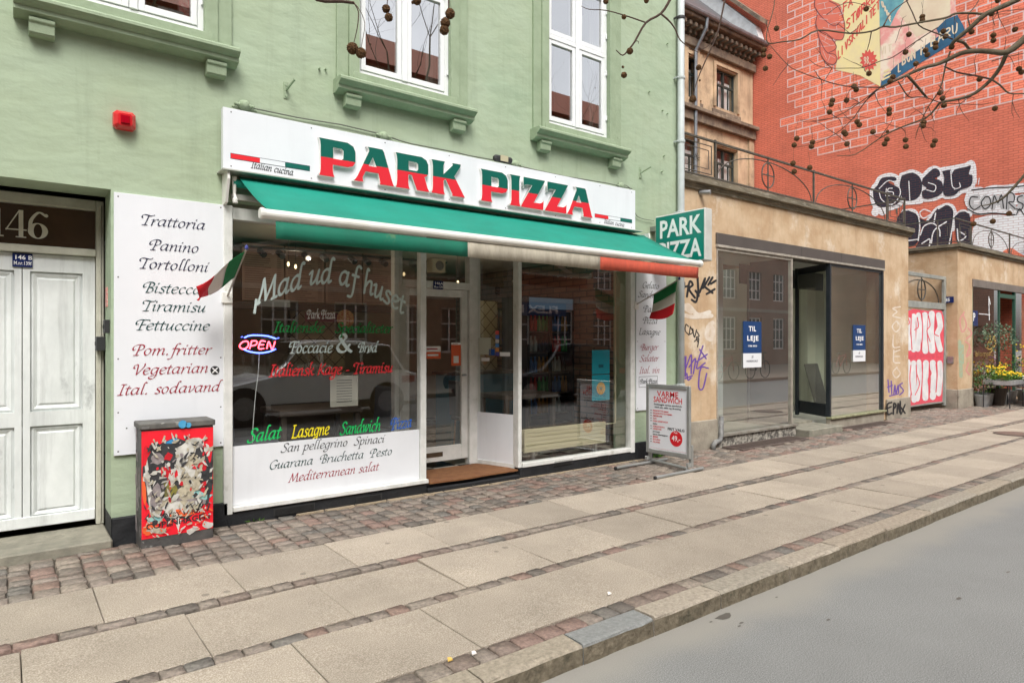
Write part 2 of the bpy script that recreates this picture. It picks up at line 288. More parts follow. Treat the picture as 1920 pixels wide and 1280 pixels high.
# ---------------------------------------------------------------- written lettering: skeleton strokes swept with a pen
GL = {
 'a': (4.1, "3.2,3.6 2.2,4 1,3.2 .5,1.6 1,.3 1.8,.3 2.8,1.6 3.3,3.4|3.4,4 3.1,2 3,.6 3.4,.2 3.9,.6"),
 'b': (3.8, ".8,7 .7,4 .7,1.2 1.2,.2 2.2,.2 3.2,1.4 3.2,3 2.5,3.8 1.5,3.2 .7,1.8"),
 'c': (3.2, "3,3.3 2.4,3.9 1.4,3.6 .6,2.2 .8,.7 1.6,.1 2.8,.7"),
 'd': (4.2, "3.2,3.6 2.2,4 1,3.2 .5,1.6 1,.3 1.8,.3 2.8,1.6 3.3,3.2|4.5,6.7 3.8,7 3.4,5.6 3.1,2 3,.6 3.4,.2 3.9,.6"),
 'e': (3.3, ".7,1.9 2,2.2 3,3 2.7,3.8 1.8,3.9 .8,2.9 .6,1.4 1.1,.3 1.9,.1 3,.8"),
 'f': (2.8, "3.9,6.5 3.2,6.9 2.4,6.2 2,3.8 1.5,-1 .9,-2.4 -.2,-2.5|.9,3.8 3.2,3.8"),
 'g': (3.9, "3.2,3.6 2.2,4 1,3.2 .6,1.7 1,.5 1.8,.5 2.8,1.7 3.3,3.2|3.5,4 3.2,2 2.9,-1 2.1,-2.4 .8,-2.5 .1,-1.8 .7,-1 2.5,-.4"),
 'h': (3.9, "1.7,6.8 1.2,7 .9,5 .6,0|.8,1.8 1.8,3.5 2.7,3.9 3.1,3.3 2.9,1 3.2,.2 3.8,.6"),
 'i': (2.0, ".2,3.3 .9,3.8 1,3.2 .8,.8 1.1,.2 1.8,.7|1.2,5.5 1.6,5.6|1.35,5.3 1.45,5.8"),
 'k': (3.7, "1.7,6.8 1.2,7 .9,5 .6,0|.8,1.9 2,2.6 2.9,3.4 2.6,3.9|1.5,2.4 2.6,.5 3.2,.1 3.8,.5"),
 'l': (2.0, "2.2,6.7 1.5,7 1.1,5.4 .8,.8 1.1,.2 1.8,.7"),
 'm': (5.9, ".2,3.3 .9,3.8 1,3.2 .7,0|.9,1.8 1.8,3.5 2.5,3.9 2.9,3.3 2.7,0|2.9,1.8 3.8,3.5 4.6,3.9 5,3.3 4.8,.8 5.1,.2 5.7,.7"),
 'n': (4.0, ".2,3.3 .9,3.8 1,3.2 .7,0|.9,1.8 1.9,3.5 2.8,3.9 3.1,3.3 2.9,.8 3.2,.2 3.8,.7"),
 'o': (3.6, "1.8,3.9 .8,3 .6,1.4 1.4,.1 2.6,.7 3.1,2.4 2.6,3.7 1.8,3.9"),
 'ø': (3.6, "1.8,3.9 .8,3 .6,1.4 1.4,.1 2.6,.7 3.1,2.4 2.6,3.7 1.8,3.9|.2,-.5 3.4,4.5"),
 'p': (3.8, ".2,3.3 .9,3.8 1,3.2 .5,-2.8|-.1,-2.9 1.3,-2.7|.9,2.4 1.8,3.6 2.6,3.9 3.3,3 3,1 2,.1 .9,.5"),
 'r': (2.9, ".2,3.3 .9,3.8 1,3.2 .7,0|.9,1.8 1.8,3.4 2.6,3.9 3,3.6"),
 's': (2.9, "2.8,3.4 2.1,3.9 1.2,3.5 1.1,2.7 2.1,1.8 2.4,.9 1.7,.1 .4,.4"),
 't': (2.4, "1.5,5.2 1.1,3.6 .9,.9 1.2,.1 2.1,.7|.3,3.8 2.3,3.9"),
 'u': (4.0, ".2,3.3 .9,3.8 1,3.2 .8,.9 1.3,.2 2.3,1.2 3,2.8|3.3,3.9 3,2 2.9,.7 3.2,.2 3.9,.7"),
 'v': (3.3, ".2,3.3 1,3.9 1.2,3 1.2,.1 2.5,1.6 3.2,3.2 2.8,3.9"),
 'w': (5.0, ".2,3.3 1,3.9 1.2,3 1.1,.2 2.3,2 2.8,3.8|2.8,3.8 2.8,1.5 2.9,.2 4,1.6 4.7,3.2 4.3,3.9"),
 'z': (3.1, ".6,3.5 1,3.8 3,3.7|3,3.7 .5,.2|.5,.2 2.4,.1 3,.5"),
 'T': (4.2, ".4,4.2 0,5 .5,6 1.8,6.1 3.2,5.7 4.6,5.8 5,6.4|2.8,5.8 2.4,2.5 2,.1|.9,0 3.1,.1"),
 'P': (4.4, ".9,3.5 .2,3 -.3,3.8 .1,5.2 1.6,6.2 3.4,6.1 4.3,5.1 3.9,3.6 2.7,2.9 2.2,3|2.4,5.8 2,2.6 1.6,.1|.7,0 2.7,.1"),
 'B': (4.5, ".9,3.5 .2,3 -.3,3.8 .1,5.2 1.6,6.2 3.4,6.1 4.1,5.1 3.7,3.8 2.4,3.2|2.7,3.2 3.9,2.6 4,1.2 3.2,.2 1.4,.1|2.4,5.8 2,2.6 1.6,.1"),
 'F': (4.2, ".9,3.6 .2,3.3 -.1,4.4 .4,5.5 1.6,6.1 3,6|3,6 5,6 5.1,5.6|2.6,5.9 2.1,2.6 1.8,.1|.9,0 2.9,.1|2.3,3.2 4.1,3.3"),
 'V': (4.1, ".6,3.8 0,4.2 .2,5.4 1.2,6.1 1.7,5.4 1.8,2.5 1.9,.1|1.9,.1 3.4,2.8 4.4,5 4.5,6.5"),
 'I': (2.8, "1.9,6 1.5,3 1.3,.1|.9,6.1 2.9,6.1|.3,0 2.3,.1"),
 'J': (4.6, "4.6,5.8 2.8,6.2 .8,5.6 .3,4.4 1.2,4.2|2.9,6 2.5,3 1.6,.6 .2,0 -.4,.8"),
 'S': (3.9, "4.2,5.3 3.5,6.2 2.2,6.2 1.4,5.2 1.8,4 3,2.9 3.3,1.4 2.2,.1 .5,.2 .1,1.1"),
 'Z': (5.0, "5,5.2 4.2,6.3 2.4,6.4 1.2,5.3 1.8,4 3.4,2.9 3.8,1.3 2.4,.1 .2,-.1 -1,.3"),
 'G': (4.7, "4.3,5.2 3.6,6.2 2,5.9 .6,4.2 .5,1.8 1.7,.1 3.2,.3 4,1.2 4.1,2.6|3.2,2.7 5,2.8"),
 'M': (6.6, "0,.1 1.1,.1|.6,.1 1.4,3 1.9,6.1|1.9,6.1 2.6,3 3,.4|3,.4 4.2,3 5.4,6.1|5.4,6.1 5.5,3 5.7,.1|5,0 6.6,.1"),
 'N': (6.0, ".1,-2 .4,2 .8,6|.8,6 1.8,3.6 2.6,.6|2.6,.6 3.6,4 4.6,6|4.6,6 4.7,2.5 5,.3 6,.9"),
 'L': (3.8, "1,6 .8,3 .5,.1|0,.1 3.2,.1 3.7,1|.2,6.1 1.9,6.1"),
 'K': (4.4, "1.4,6.2 .9,3 .5,0|4.2,6.2 2.6,4 1.2,3|1.6,3.2 3,1.2 4.4,.1"),
 '&': (5.2, "4.9,.3 3.6,1.4 1.6,4.3 1.4,5.4 2.3,6.1 3.2,5.4 2.8,4.3 1,2.7 .5,1.4 1.3,.2 2.9,.4 4.3,2.6"),
 '.': (1.9, ".7,.3 1.2,.3|1,.0 .95,.6"), '-': (3.0, ".6,2 2.2,2"), ' ': (2.4, ""),
}
def pen_shape(a, b, ang, n=8):
    out = []
    for k in range(n):
        t = 2 * math.pi * k / n; x, y = a * math.cos(t), b * math.sin(t)
        out.append((x * math.cos(ang) - y * math.sin(ang), x * math.sin(ang) + y * math.cos(ang)))
    return out
def hull(pts):
    pts = sorted(set((round(x, 7), round(y, 7)) for x, y in pts))
    if len(pts) < 3: return pts
    def half(P):
        h = []
        for p in P:
            while len(h) >= 2 and (h[-1][0] - h[-2][0]) * (p[1] - h[-2][1]) - (h[-1][1] - h[-2][1]) * (p[0] - h[-2][0]) <= 0: h.pop()
            h.append(p)
        return h[:-1]
    return half(pts) + half(pts[::-1])
def sweep(mb, line, pen, f, cnt, m=0):
    for a, b in zip(line, line[1:]):
        h = hull([(a[0] + p[0], a[1] + p[1]) for p in pen] + [(b[0] + p[0], b[1] + p[1]) for p in pen])
        cnt[0] = (cnt[0] + 1) % 60
        if len(h) > 2: mb.poly([f(x, y, cnt[0] * 2.5e-5) for x, y in h], m)
def stext(s, pl, pr, cap, mat, parent, Y, name='lettering', pen=(.34, .1, rad(40)), slant=.2, arc=None, off=.0012):
    """handwritten words on a wall facing the street: pl, pr = baseline ends in the photo, cap = capital height in metres"""
    A, B = onY(pl[0], pl[1], Y), onY(pr[0], pr[1], Y)
    W = sum(GL[c][0] for c in s); sx = (B.x - A.x) / W; sz = cap / 6.2; mb = MB(); cnt = [0]; ps = pen_shape(*pen)
    def f(u, v, k):
        z0 = A.z + (B.z - A.z) * u / W if not arc else arc(u / W)
        return (A.x + u * sx + v * sx * slant, Y - off - k, z0 + v * sz)
    u0 = 0
    for c in s:
        adv, st = GL[c]
        for sub in (st.split('|') if st else []):
            P = [tuple(map(float, q.split(','))) for q in sub.split()]
            P = [(u0 + x, y) for x, y in P]
            sweep(mb, catmull(P, 4), ps, f, cnt)
        u0 += adv
    return mb.build(name, mat, parent)
FIT = []
def ftext(s, loc, cap, mat, parent, face='-Y', width=None, name='lettering', bold=0, ext=.0006, align='LEFT', shear=0, space=1):
    c = bpy.data.curves.new(name, 'FONT'); c.body = s; c.size = cap / .70; c.extrude = ext; c.offset = bold * cap; c.align_x = align; c.shear = shear; c.space_character = space
    c.resolution_u = 2; c.fill_mode = 'BOTH' if ext else 'FRONT'; c.materials.append(mat)
    o = bpy.data.objects.new(name, c); COL.objects.link(o)
    if parent: o.parent = parent
    o.location = Vector(loc) - org(parent)
    o.rotation_euler = {'-Y': (rad(90), 0, 0), '-X': (rad(90), 0, rad(-90)), '+Y': (rad(90), 0, rad(180))}[face]
    ORG[o.name] = org(parent)
    if width: FIT.append((o, width))
    return o
def pstroke(mb, lines, w, f, cnt, m=0, n=3, pen=None):
    """lines = polylines in photo pixels on a plane; w = pen radius in pixels; f maps (px, py, lift) to the wall"""
    ps = pen or pen_shape(w, w, 0, 8)
    for L in lines: sweep(mb, catmull(L, n) if len(L) > 2 else L, ps, f, cnt, m)
# ---------------------------------------------------------------- materials of the place
GREEN = M('green_stucco', (.385, .47, .335), (.355, .43, .29), .85, 1.1, 8, drip=.16, bump=.7, bscale=4.5, bdist=.02, bdetail=9, stretch=(1, 1, 1.7), c3=(.30, .40, .27), s3=.5, sp3=(.5, .78))
GTRIM = M('green_trim_paint', (.325, .405, .27), (.27, .34, .22), .7, 6, bump=.3, bscale=40)
BLACKP = M('black_plinth_paint', (.006, .007, .009), (.014, .015, .017), .7, 5, bump=.8, bscale=9, bdist=.02, c3=(.1, .1, .09), s3=9, sp3=(.66, .72))
WHITEP = M('white_frame_paint', (.78, .78, .75), (.66, .67, .63), .45, 9, drip=.2, c3=(.42, .41, .35), s3=5, sp3=(.6, .8), bump=.1, bscale=50)
WHITEB = M('white_board', (.79, .81, .84), (.75, .77, .80), .35, 2, drip=.05, c3=(.68, .69, .68), s3=2.5, sp3=(.62, .85))
WPVC = M('white_window_paint', (.8, .82, .82), None, .3)
GREYP = M('old_door_paint', (.80, .83, .82), (.68, .71, .70), .6, 5, drip=.3, c3=(.34, .36, .36), s3=3.0, sp3=(.59, .72), bump=.3, bscale=30, stretch=(1, 1, .6))
GREYF = M('old_frame_paint', (.56, .55, .46), (.45, .44, .36), .6, 8, c3=(.28, .27, .21), s3=6, sp3=(.6, .72), bump=.3, bscale=30)
STEP = M('stone_step', (.30, .28, .22), (.2, .19, .15), .85, 8, bump=.5, bscale=60, c3=(.12, .11, .09), s3=5, sp3=(.58, .72))
MORT = M('joint_sand', (.13, .11, .085), (.07, .06, .045), .95, 20, bump=.6, bscale=80, c3=(.05, .07, .03), s3=6, sp3=(.62, .7))
SLAB = speckle_mat('concrete_slab', (.360, .307, .245), (.285, .238, .18), (.50, .435, .355), stain=.15, obvar=.12, sc=150)
ASPH = speckle_mat('asphalt_road', (.225, .226, .216), (.155, .156, .15), (.34, .34, .33), stain=.06, obvar=0, sc=170, spots=1, bmp=.1)
GUTT = speckle_mat('pale_gutter', (.42, .375, .30), (.34, .30, .24), (.52, .47, .39), stain=.14, sc=170)
KERB = stone_mat('granite_kerb', [(.32, .275, .21), (.36, .31, .245), (.31, .275, .22), (.34, .285, .22)], bump=1, bscale=50, var=.42)
KFACE = M('shaded_grimy_kerb_face', (.22, .185, .13), (.11, .09, .06), .9, 22, 9, bump=1, bscale=45, c3=(.06, .055, .035), s3=9, sp3=(.55, .7))  # grime plus shade the geometry lacks, both put into the face colour
KERBB = stone_mat('blue_granite', [(.235, .24, .23), (.235, .24, .23)], bump=.9, bscale=70, var=.3)
STONES = [(.23, .19, .155), (.21, .18, .15), (.25, .205, .17), (.20, .155, .125), (.235, .195, .16), (.18, .15, .122), (.24, .165, .13), (.205, .17, .14), (.27, .225, .18), (.165, .15, .13), (.21, .16, .13), (.25, .21, .17), (.235, .16, .13), (.145, .125, .105)]
COB = stone_mat('cobble_granite', STONES, bump=1, bscale=55, var=.5)
DARK = M('dark_metal', (.03, .03, .032), None, .5)
STEEL = M('dull_steel', (.38, .38, .38), (.28, .28, .28), .4, 12, metal=.8)
GLASS = glass('shop_glass', (.93, .95, .93), .07, 2.1)
GLASSU = glass('upper_glass', (.8, .83, .83), .42, 2.2)
GLASSD = glass('dusty_glass', (.95, 1, .94), .2, 2.8, dirt=.05)
SCREW = M('screw_head', (.1, .1, .1), None, .4)
GRASS = M('grass_tuft', (.10, .22, .03), (.06, .15, .02), .6, 20)
LITTER = M('litter_paper', (.75, .7, .62), None, .7)

# ---------------------------------------------------------------- the ground
mb = MB(); mb.poly([(-90, -60, -.12), (140, -60, -.12), (140, 60, -.12), (-90, 60, -.12)]); g = mb.build('ground', ASPH, kind='structure')
mb = MB(); mb.poly([(-60, -9.3, -.1), (90, -9.3, -.1), (90, -3.2, -.1), (-60, -3.2, -.1)]); road = mb.build('road', ASPH, kind='structure')
# along the kerb the asphalt is worn pale and dusty, with a soft ragged edge
nt = ASPH.node_tree; pb = nt.nodes['Principled BSDF']; src = pb.inputs['Base Color'].links[0].from_socket
ge = nt.nodes.new('ShaderNodeNewGeometry'); se = nt.nodes.new('ShaderNodeSeparateXYZ'); lk(nt, ge.outputs['Position'], se.inputs[0])
no = nt.nodes.new('ShaderNodeTexNoise'); no.inputs['Scale'].default_value = 1.7; no.inputs['Detail'].default_value = 7; lk(nt, ge.outputs['Position'], no.inputs['Vector'])
m1 = nt.nodes.new('ShaderNodeMath'); m1.operation = 'MULTIPLY_ADD'; m1.inputs[1].default_value = .45; lk(nt, no.outputs[0], m1.inputs[0]); lk(nt, se.outputs['Y'], m1.inputs[2])
rr_ = nt.nodes.new('ShaderNodeMapRange'); rr_.interpolation_type = 'SMOOTHSTEP'; rr_.inputs[1].default_value = -3.5; rr_.inputs[2].default_value = -3.2; rr_.inputs[3].default_value = 0; rr_.inputs[4].default_value = .85; lk(nt, m1.outputs[0], rr_.inputs[0])
xg = nt.nodes.new('ShaderNodeMix'); xg.data_type = 'RGBA'; xg.blend_type = 'MIX'; lk(nt, rr_.outputs[0], xg.inputs[0]); lk(nt, src, xg.inputs[6]); xg.inputs[7].default_value = (.30, .282, .245, 1); lk(nt, xg.outputs[2], pb.inputs['Base Color'])
mb = MB()
mb.box(-60, 60, -3.2, 1.6, -.11, -.036)
pave = mb.build('pavement', MORT, kind='structure')
mb = MB(); mb.box(-60, 90, -18, -9.3, -.11, .02); mb.build('far_pavement', SLAB, kind='structure')

def piece(name, me, parent, loc, sc=(1, 1, 1), rz=0):
    o = bpy.data.objects.new(name, me); COL.objects.link(o); o.parent = parent; o.location = Vector(loc) - org(parent); o.scale = sc; o.rotation_euler = (R.uniform(-.012, .012), R.uniform(-.012, .012), rz); ORG[o.name] = org(parent); return o
def slab_mesh(name, w, d, mt):
    m_ = MB(); c = .004; x, y = w / 2, d / 2
    r0 = [(-x, -y, -.05), (x, -y, -.05), (x, y, -.05), (-x, y, -.05)]; r1 = [(a, b, -c) for a, b, _ in r0]; r2 = [(a - math.copysign(c, a), b - math.copysign(c, b), 0) for a, b, _ in r0]
    for A, B in ((r0, r1), (r1, r2)):
        for i in range(4): m_.poly([A[i], A[(i + 1) % 4], B[(i + 1) % 4], B[i]])
    m_.poly(r2)
    me = bpy.data.meshes.new(name); me.from_pydata(m_.v, [], m_.f); me.materials.append(mt); return me
SW = .728
sl = slab_mesh('paving_slab', SW - .0045, .614, SLAB)
for row, (yc, ph) in enumerate(((-1.272, .42), (-2.03, .785), (-2.742, .40))):
    n0 = -5
    for k in range(n0, 34):
        x = ph + SW * (k + .5)
        if x > (26, 23, 20)[row]: break
        piece('paving_slab', sl, pave, (x, yc, R.uniform(-.002, .002)), rz=R.uniform(-.002, .002))

def stone_mesh(name, seed, mt, domed=.012):
    r = random.Random(seed); m_ = MB(); n = 8; out = []
    for k in range(n):
        x, y = ((.5, -.41), (.5, .41), (.41, .5), (-.41, .5), (-.5, .41), (-.5, -.41), (-.41, -.5), (.41, -.5))[k]
        out.append((x + r.uniform(-.035, .03), y + r.uniform(-.035, .03)))
    rings = [(-.07, 1.0), (-.010, 1.0), (0, .90)]
    V = []
    for z, s_ in rings: V.append([(x * s_, y * s_, z + (r.uniform(-.003, .003) if z == 0 else 0)) for x, y in out])
    for A, B in zip(V, V[1:]):
        for i in range(n): m_.poly([A[i], A[(i + 1) % n], B[(i + 1) % n], B[i]])
    c = (r.uniform(-.1, .1), r.uniform(-.1, .1), domed * r.uniform(.2, .7))
    for i in range(n): m_.poly([V[-1][i], V[-1][(i + 1) % n], c])
    me = bpy.data.meshes.new(name); me.from_pydata(m_.v, [], m_.f); me.materials.append(mt)
    import bmesh
    b = bmesh.new(); b.from_mesh(me); bmesh.ops.remove_doubles(b, verts=b.verts, dist=1e-5); b.to_mesh(me); b.free()
    me.polygons.foreach_set('use_smooth', [True] * len(me.polygons)); return me
COBM = [stone_mesh('cobblestone', i, COB, .006) for i in range(12)]
SETM = [stone_mesh('sett', 20 + i, COB, .001) for i in range(7)]
def stuff_stones(name, items, meshes, parent, mt):
    V = []; Fc = []; T = []
    for (x, y, z, sx, sy, rz) in items:
        me = R.choice(meshes); n = len(V); c, s_ = math.cos(rz), math.sin(rz); t = R.random()
        for v in me.vertices: a, b = v.co.x * sx, v.co.y * sy; V.append((x + a * c - b * s_, y + a * s_ + b * c, z + v.co.z))
        for p_ in me.polygons: Fc.append(tuple(n + i for i in p_.vertices)); T.append(t)
    me = bpy.data.meshes.new(name); me.from_pydata(V, [], Fc); me.materials.append(mt)
    at = me.attributes.new('tone', 'FLOAT', 'FACE'); at.data.foreach_set('value', T)
    me.polygons.foreach_set('use_smooth', [True] * len(Fc))
    o = bpy.data.objects.new(name, me); COL.objects.link(o); o['kind'] = 'stuff'; o.parent = parent; ORG[o.name] = org(parent); return o
# cobbles between the houses and the slabs: courses run away from the wall
mb = MB(); mb.box(-8, 26, -.962, 1.5, -.034, -.024); band = mb.build('cobble_band', MORT, kind='structure')
items = []; x = -2.6
def depth_of(X, Y): return SY * X + CY * (Y + 5.72)
while x < 24:
    w = R.uniform(.115, .15); y = -.955; y1 = -.03 if x < 14.6 or x > 16.6 else .5
    if -.5 < x + w / 2 < .66: y1 = -.1
    while y < y1 - .03:
        l = min(R.uniform(.085, .165), y1 - y)
        if l < .05: break
        # leave room for the cellar gratings in front of the empty shop
        yc = y + l / 2; xc = x + w / 2
        if not (8.05 < xc < 9.9 and yc > -.42) and not (11.5 < xc < 13.1 and yc > -.36) and not (9.95 < xc < 11.4 and yc > -.33):
            items.append((xc + R.uniform(-.006, .006), yc, R.uniform(-.007, .005), w - .001, l - .003, R.uniform(-.04, .04)))
        y += l
    x += w
for k in range(int(22 / .13)):   # the border row against the slabs is included above
    pass
items.sort(key=lambda t: ((t[0]) ** 2 + (t[1] + 5.72) ** 2) if t[0] > .0 else 1e3 + abs(t[0]))
for it in items[:300]: piece('cobblestone', R.choice(COBM), band, (it[0], it[1], it[2]), (it[3], it[4], 1), it[5])
stuff_stones('far_cobblestones', items[300:], COBM, band, COB)
# two strips of setts between the slab rows, one row of squarer stones along the kerb
for (yc, wd, x0, x1, lo, hi, nm) in ((-1.63, .1, -2.2, 24, .10, .19, 'upper'), (-2.385, .1, -2, 21, .10, .19, 'lower'), (-3.118, .128, -1.2, 19, .105, .165, 'kerb')):
    mb = MB(); mb.box(x0, x1, yc - wd / 2 + .004, yc + wd / 2 - .004, -.03, -.02); st = mb.build('sett_strip', MORT, kind='structure')
    its = []; x = x0
    while x < x1:
        l = R.uniform(lo, hi); its.append((x + l / 2, yc + R.uniform(-.003, .003), R.uniform(-.003, 0), l + .001, wd - .002, R.uniform(-.02, .02))); x += l
    for it in its: piece('sett', R.choice(SETM if nm != 'kerb' else COBM), st, (it[0], it[1], it[2] - (.001 if nm != 'kerb' else 0)), (it[3], it[4], 1), it[5])
# kerb stones
mb = MB(); mb.box(-8, 40, -3.30, -3.185, -.11, -.03); kb = mb.build('kerb', MORT, kind='structure')
js = [-2.6, -1.8, -1.0, -.15, .62, 1.06, 1.675, 2.27, 2.80, 3.40, 4.16, 4.85, 5.61, 6.50, 7.6]
while js[-1] < 26: js.append(js[-1] + R.uniform(.75, 1.1))
for a, b in zip(js, js[1:]):
    m_ = MB(); y0, y1, z = -3.335 + R.uniform(-.006, .004), -3.187, R.uniform(-.004, .003); g_ = .006; c = .016
    prof = [(y1, -.1), (y1, z), (y0 + c * 1.3, z), (y0 + c * .4, z - c * .35), (y0, z - c), (y0 - .004, -.12)]
    n = 5; ring = []
    for i in range(n + 1):
        xx = a + g_ + (b - a - 2 * g_) * i / n; ring.append([(xx + (R.uniform(-.004, .004)), yy + R.uniform(-.004, .004) * (1 if j > 1 else 0), zz + R.uniform(-.002, .002)) for j, (yy, zz) in enumerate(prof)])
    for A, B in zip(ring, ring[1:]):
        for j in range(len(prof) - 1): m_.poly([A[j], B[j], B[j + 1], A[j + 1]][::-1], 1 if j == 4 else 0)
    m_.poly(ring[0][::-1]); m_.poly(ring[-1])
    m_.build('kerb_stone', [KERBB if abs(a - 2.27) < .01 else KERB, KFACE], kb)
sm = MB(); x = 2.0
while x < 6.3:
    w_ = R.uniform(.15, .4); d_ = R.uniform(.03, .07); sm.prism([(x, -.03, -.01), (x + w_ - .01, -.03, -.01), (x + w_ - .02, -.03 - d_ * R.uniform(.7, 1), -.01), (x + .01, -.03 - d_, -.01)], (0, 0, .017)); x += w_
o = sm.build('mortar_fillet', M('pale_mortar', (.42, .33, .22), (.3, .24, .17), .95, 20, bump=.5), band); o['kind'] = 'stuff'
# cellar gratings let into the pavement before the empty shop
for (x0, x1, y0, y1, lab) in ((8.1, 9.85, -.4, -.06, 'rusty cellar grating under the left window of the empty shop'), (11.55, 13.05, -.34, -.05, 'rusty cellar grating under the right window of the empty shop')):
    t = thing('cellar_grating', lab, 'grating', (x0, y0, 0), 'cellar gratings before the empty shop')
    RUST = M('rusty_iron', (.16, .12, .1), (.1, .075, .065), .7, 12, bump=.4)
    mb = MB(); mb.box(x0, x1, y0, y0 + .03, -.02, .006); mb.box(x0, x1, y1 - .03, y1, -.02, .006); mb.box(x0, x0 + .03, y0 + .03, y1 - .03, -.02, .006); mb.box(x1 - .03, x1, y0 + .03, y1 - .03, -.02, .006); mb.build('frame', RUST, t)
    mb = MB(); x = x0 + .06
    while x < x1 - .05: mb.box(x, x + .014, y0 + .031, y1 - .031, -.018, .003); x += .045
    o = mb.build('grating_bars', RUST, t); o['kind'] = 'stuff'
    mb = MB(); mb.box(x0 + .03, x1 - .03, y0 + .03, y1 - .03, -.025, -.02); mb.build('pit', DARK, t)
# manhole cover far along the slabs
p = onZ(1905, 814); t = thing('manhole_cover', 'round iron manhole cover in the paving slabs far right', 'manhole cover', (p.x, p.y, 0))
mb = MB(); mb.lathe((p.x, p.y, .004), [(.3, 0), (.3, .006), (.29, .009)], 28); mb.build('rim', RUST, t)
mb = MB(); mb.lathe((p.x, p.y, .0135), [(.26, 0), (.26, .004)], 28); mb.build('lid', M('worn_iron', (.2, .13, .1), (.14, .1, .08), .6, 20, bump=.6, bscale=90), t)
# oil patch on the road
mb = MB(); OIL = M('oil_stain', (.11, .1, .085), None, .6)
for (px, py, rx, ry) in ((1358, 1154, .075, .03), (1390, 1166, .02, .008), (1333, 1164, .015, .006), (1386, 1172, .014, .007), (1798, 1121, .03, .012), (1890, 1072, .03, .01), (1553, 1161, .02, .008), (1456, 1119, .016, .006)):
    q = onZ(px, py, -.096 if py > 1150 and px < 1400 else -.099)
    mb.poly([(q.x + rx * math.cos(a) * R.uniform(.7, 1.1), q.y + ry * math.sin(a) * R.uniform(.7, 1.1), -.098) for a in [2 * math.pi * i / 14 for i in range(14)]])
tag(mb.build('oil_stain', OIL), 'small dark oil drips on the road by the kerb', 'stain', kind='stuff')
# litter and tufts
def tuft(px, py, n, h, lab, spread=.06, Y=None):
    q = onZ(px, py) if Y is None else onY(px, py, Y); q.z = 0; mb = MB()
    for _ in range(n):
        a = R.uniform(0, 6.28); d = R.uniform(0, spread); x, y = q.x + d * math.cos(a) * 1.6, q.y + d * math.sin(a) * .5; hh = h * R.uniform(.4, 1.1); w = R.uniform(.004, .011); ln = R.uniform(0, .04); b = R.uniform(0, 6.28)
        mb.poly([(x - w * math.cos(b), y - w * math.sin(b), 0), (x + w * math.cos(b), y + w * math.sin(b), 0), (x + ln * math.cos(a) + w * .7, y + ln * math.sin(a), hh * .7), (x + ln * 2 * math.cos(a), y + ln * 2 * math.sin(a), hh)])
    tag(mb.build('weed_tuft', GRASS, loc=(q.x, q.y, 0)), lab, 'weeds', 'weeds at the foot of the walls')
tuft(1228, 856, 110, .075, 'green weeds in the cobbles behind the sandwich board', .1)
tuft(1122, 868, 50, .04, 'small weed tuft at the plinth under the right shop window', .06)
tuft(478, 976, 40, .03, 'small weed tuft at the plinth under the left shop window', .05)
tuft(1345, 833, 24, .04, 'weeds by the drain pipe of the empty shop', .05)
for i, (px, py, lab, c) in enumerate(((231, 1013, 'scrap of torn pink paper by the foot of the poster cabinet', (.7, .2, .22)), (497, 971, 'brown dead leaf lying on the cobbles under the left window', (.3, .1, .04)), (843, 1238, 'yellow cigarette butt on the kerbside stones', (.7, .45, .1)), (37, 1044, 'black scrap lying on the cobbles by the door step', (.03, .03, .03)), (1142, 1114, 'white cigarette end on the kerbside stones near the blue kerb stone', (.8, .75, .7)), (888, 1226, 'white cigarette end between the kerbside stones', (.8, .75, .7)))):
    q = onZ(px, py, .006); mb = MB(); s_ = .012 if i > 1 else .028
    mb.prism([(q.x - s_, q.y - s_ * .4, .006), (q.x + s_, q.y - s_ * .6, .008), (q.x + s_ * .8, q.y + s_ * .5, .014), (q.x - s_ * .6, q.y + s_ * .7, .016)], (0, 0, .006))
    tag(mb.build('litter', M('litter_%s' % 'abcdef'[i], c), loc=(q.x, q.y, .006)), lab, 'litter')
# ---------------------------------------------------------------- green house
gh = thing('green_house', 'pale green rendered house holding the pizza shop and the white double door', 'building', (3.4, .2, 0))
WX = [(.27, 1.27), (2.57, 3.58), (4.86, 5.86)]; WX0 = (-2.0, -1.0)
X0, X1 = -7.0, 7.2
holes = [(-.44, .62, -.05, 2.63), (1.44, 6.31, -.05, 2.64)] + [(a, b, 3.97, 5.75) for a, b in [WX0] + WX]
mb = MB(); wall_grid(mb, X0, X1, 0, 8.6, holes, 0, .34)
mb.box(X0, X0 + .3, .34, 9, 0, 8.6); mb.box(X1 - .3, X1, .34, 9, 0, 8.6); mb.box(X0, X1, 8.7, 9, 0, 8.6)
mb.build('wall', GREEN, gh)
mb = MB(); mb.box(X0, X1, 0, 9, 8.6, 8.75); mb.build('roof', GREEN, gh)
mb = MB()   # plinth, black painted, proud of the wall
for a, b in ((X0, -.44), (.62, 1.44)): mb.box(a, b, -.035, -.001, -.06, .19)
mb.poly([(.6205, .0, -.05), (.6205, .0, .19), (.6205, .32, .19), (.6205, .32, -.05)]); mb.poly([(.6185, .33, -.05), (.6185, .33, .2), (.6185, -.034, .2), (.6185, -.034, -.05)])
mb.box(1.43, 3.3, -.03, .3, -.06, .112); mb.box(4.47, 6.33, -.03, .3, -.06, .112); mb.box(6.33, 7.2, -.035, -.001, -.06, .22); mb.box(3.3, 4.47, .0, .3, -.06, .055)
mb.build('plinth', BLACKP, gh, bevel=.008)
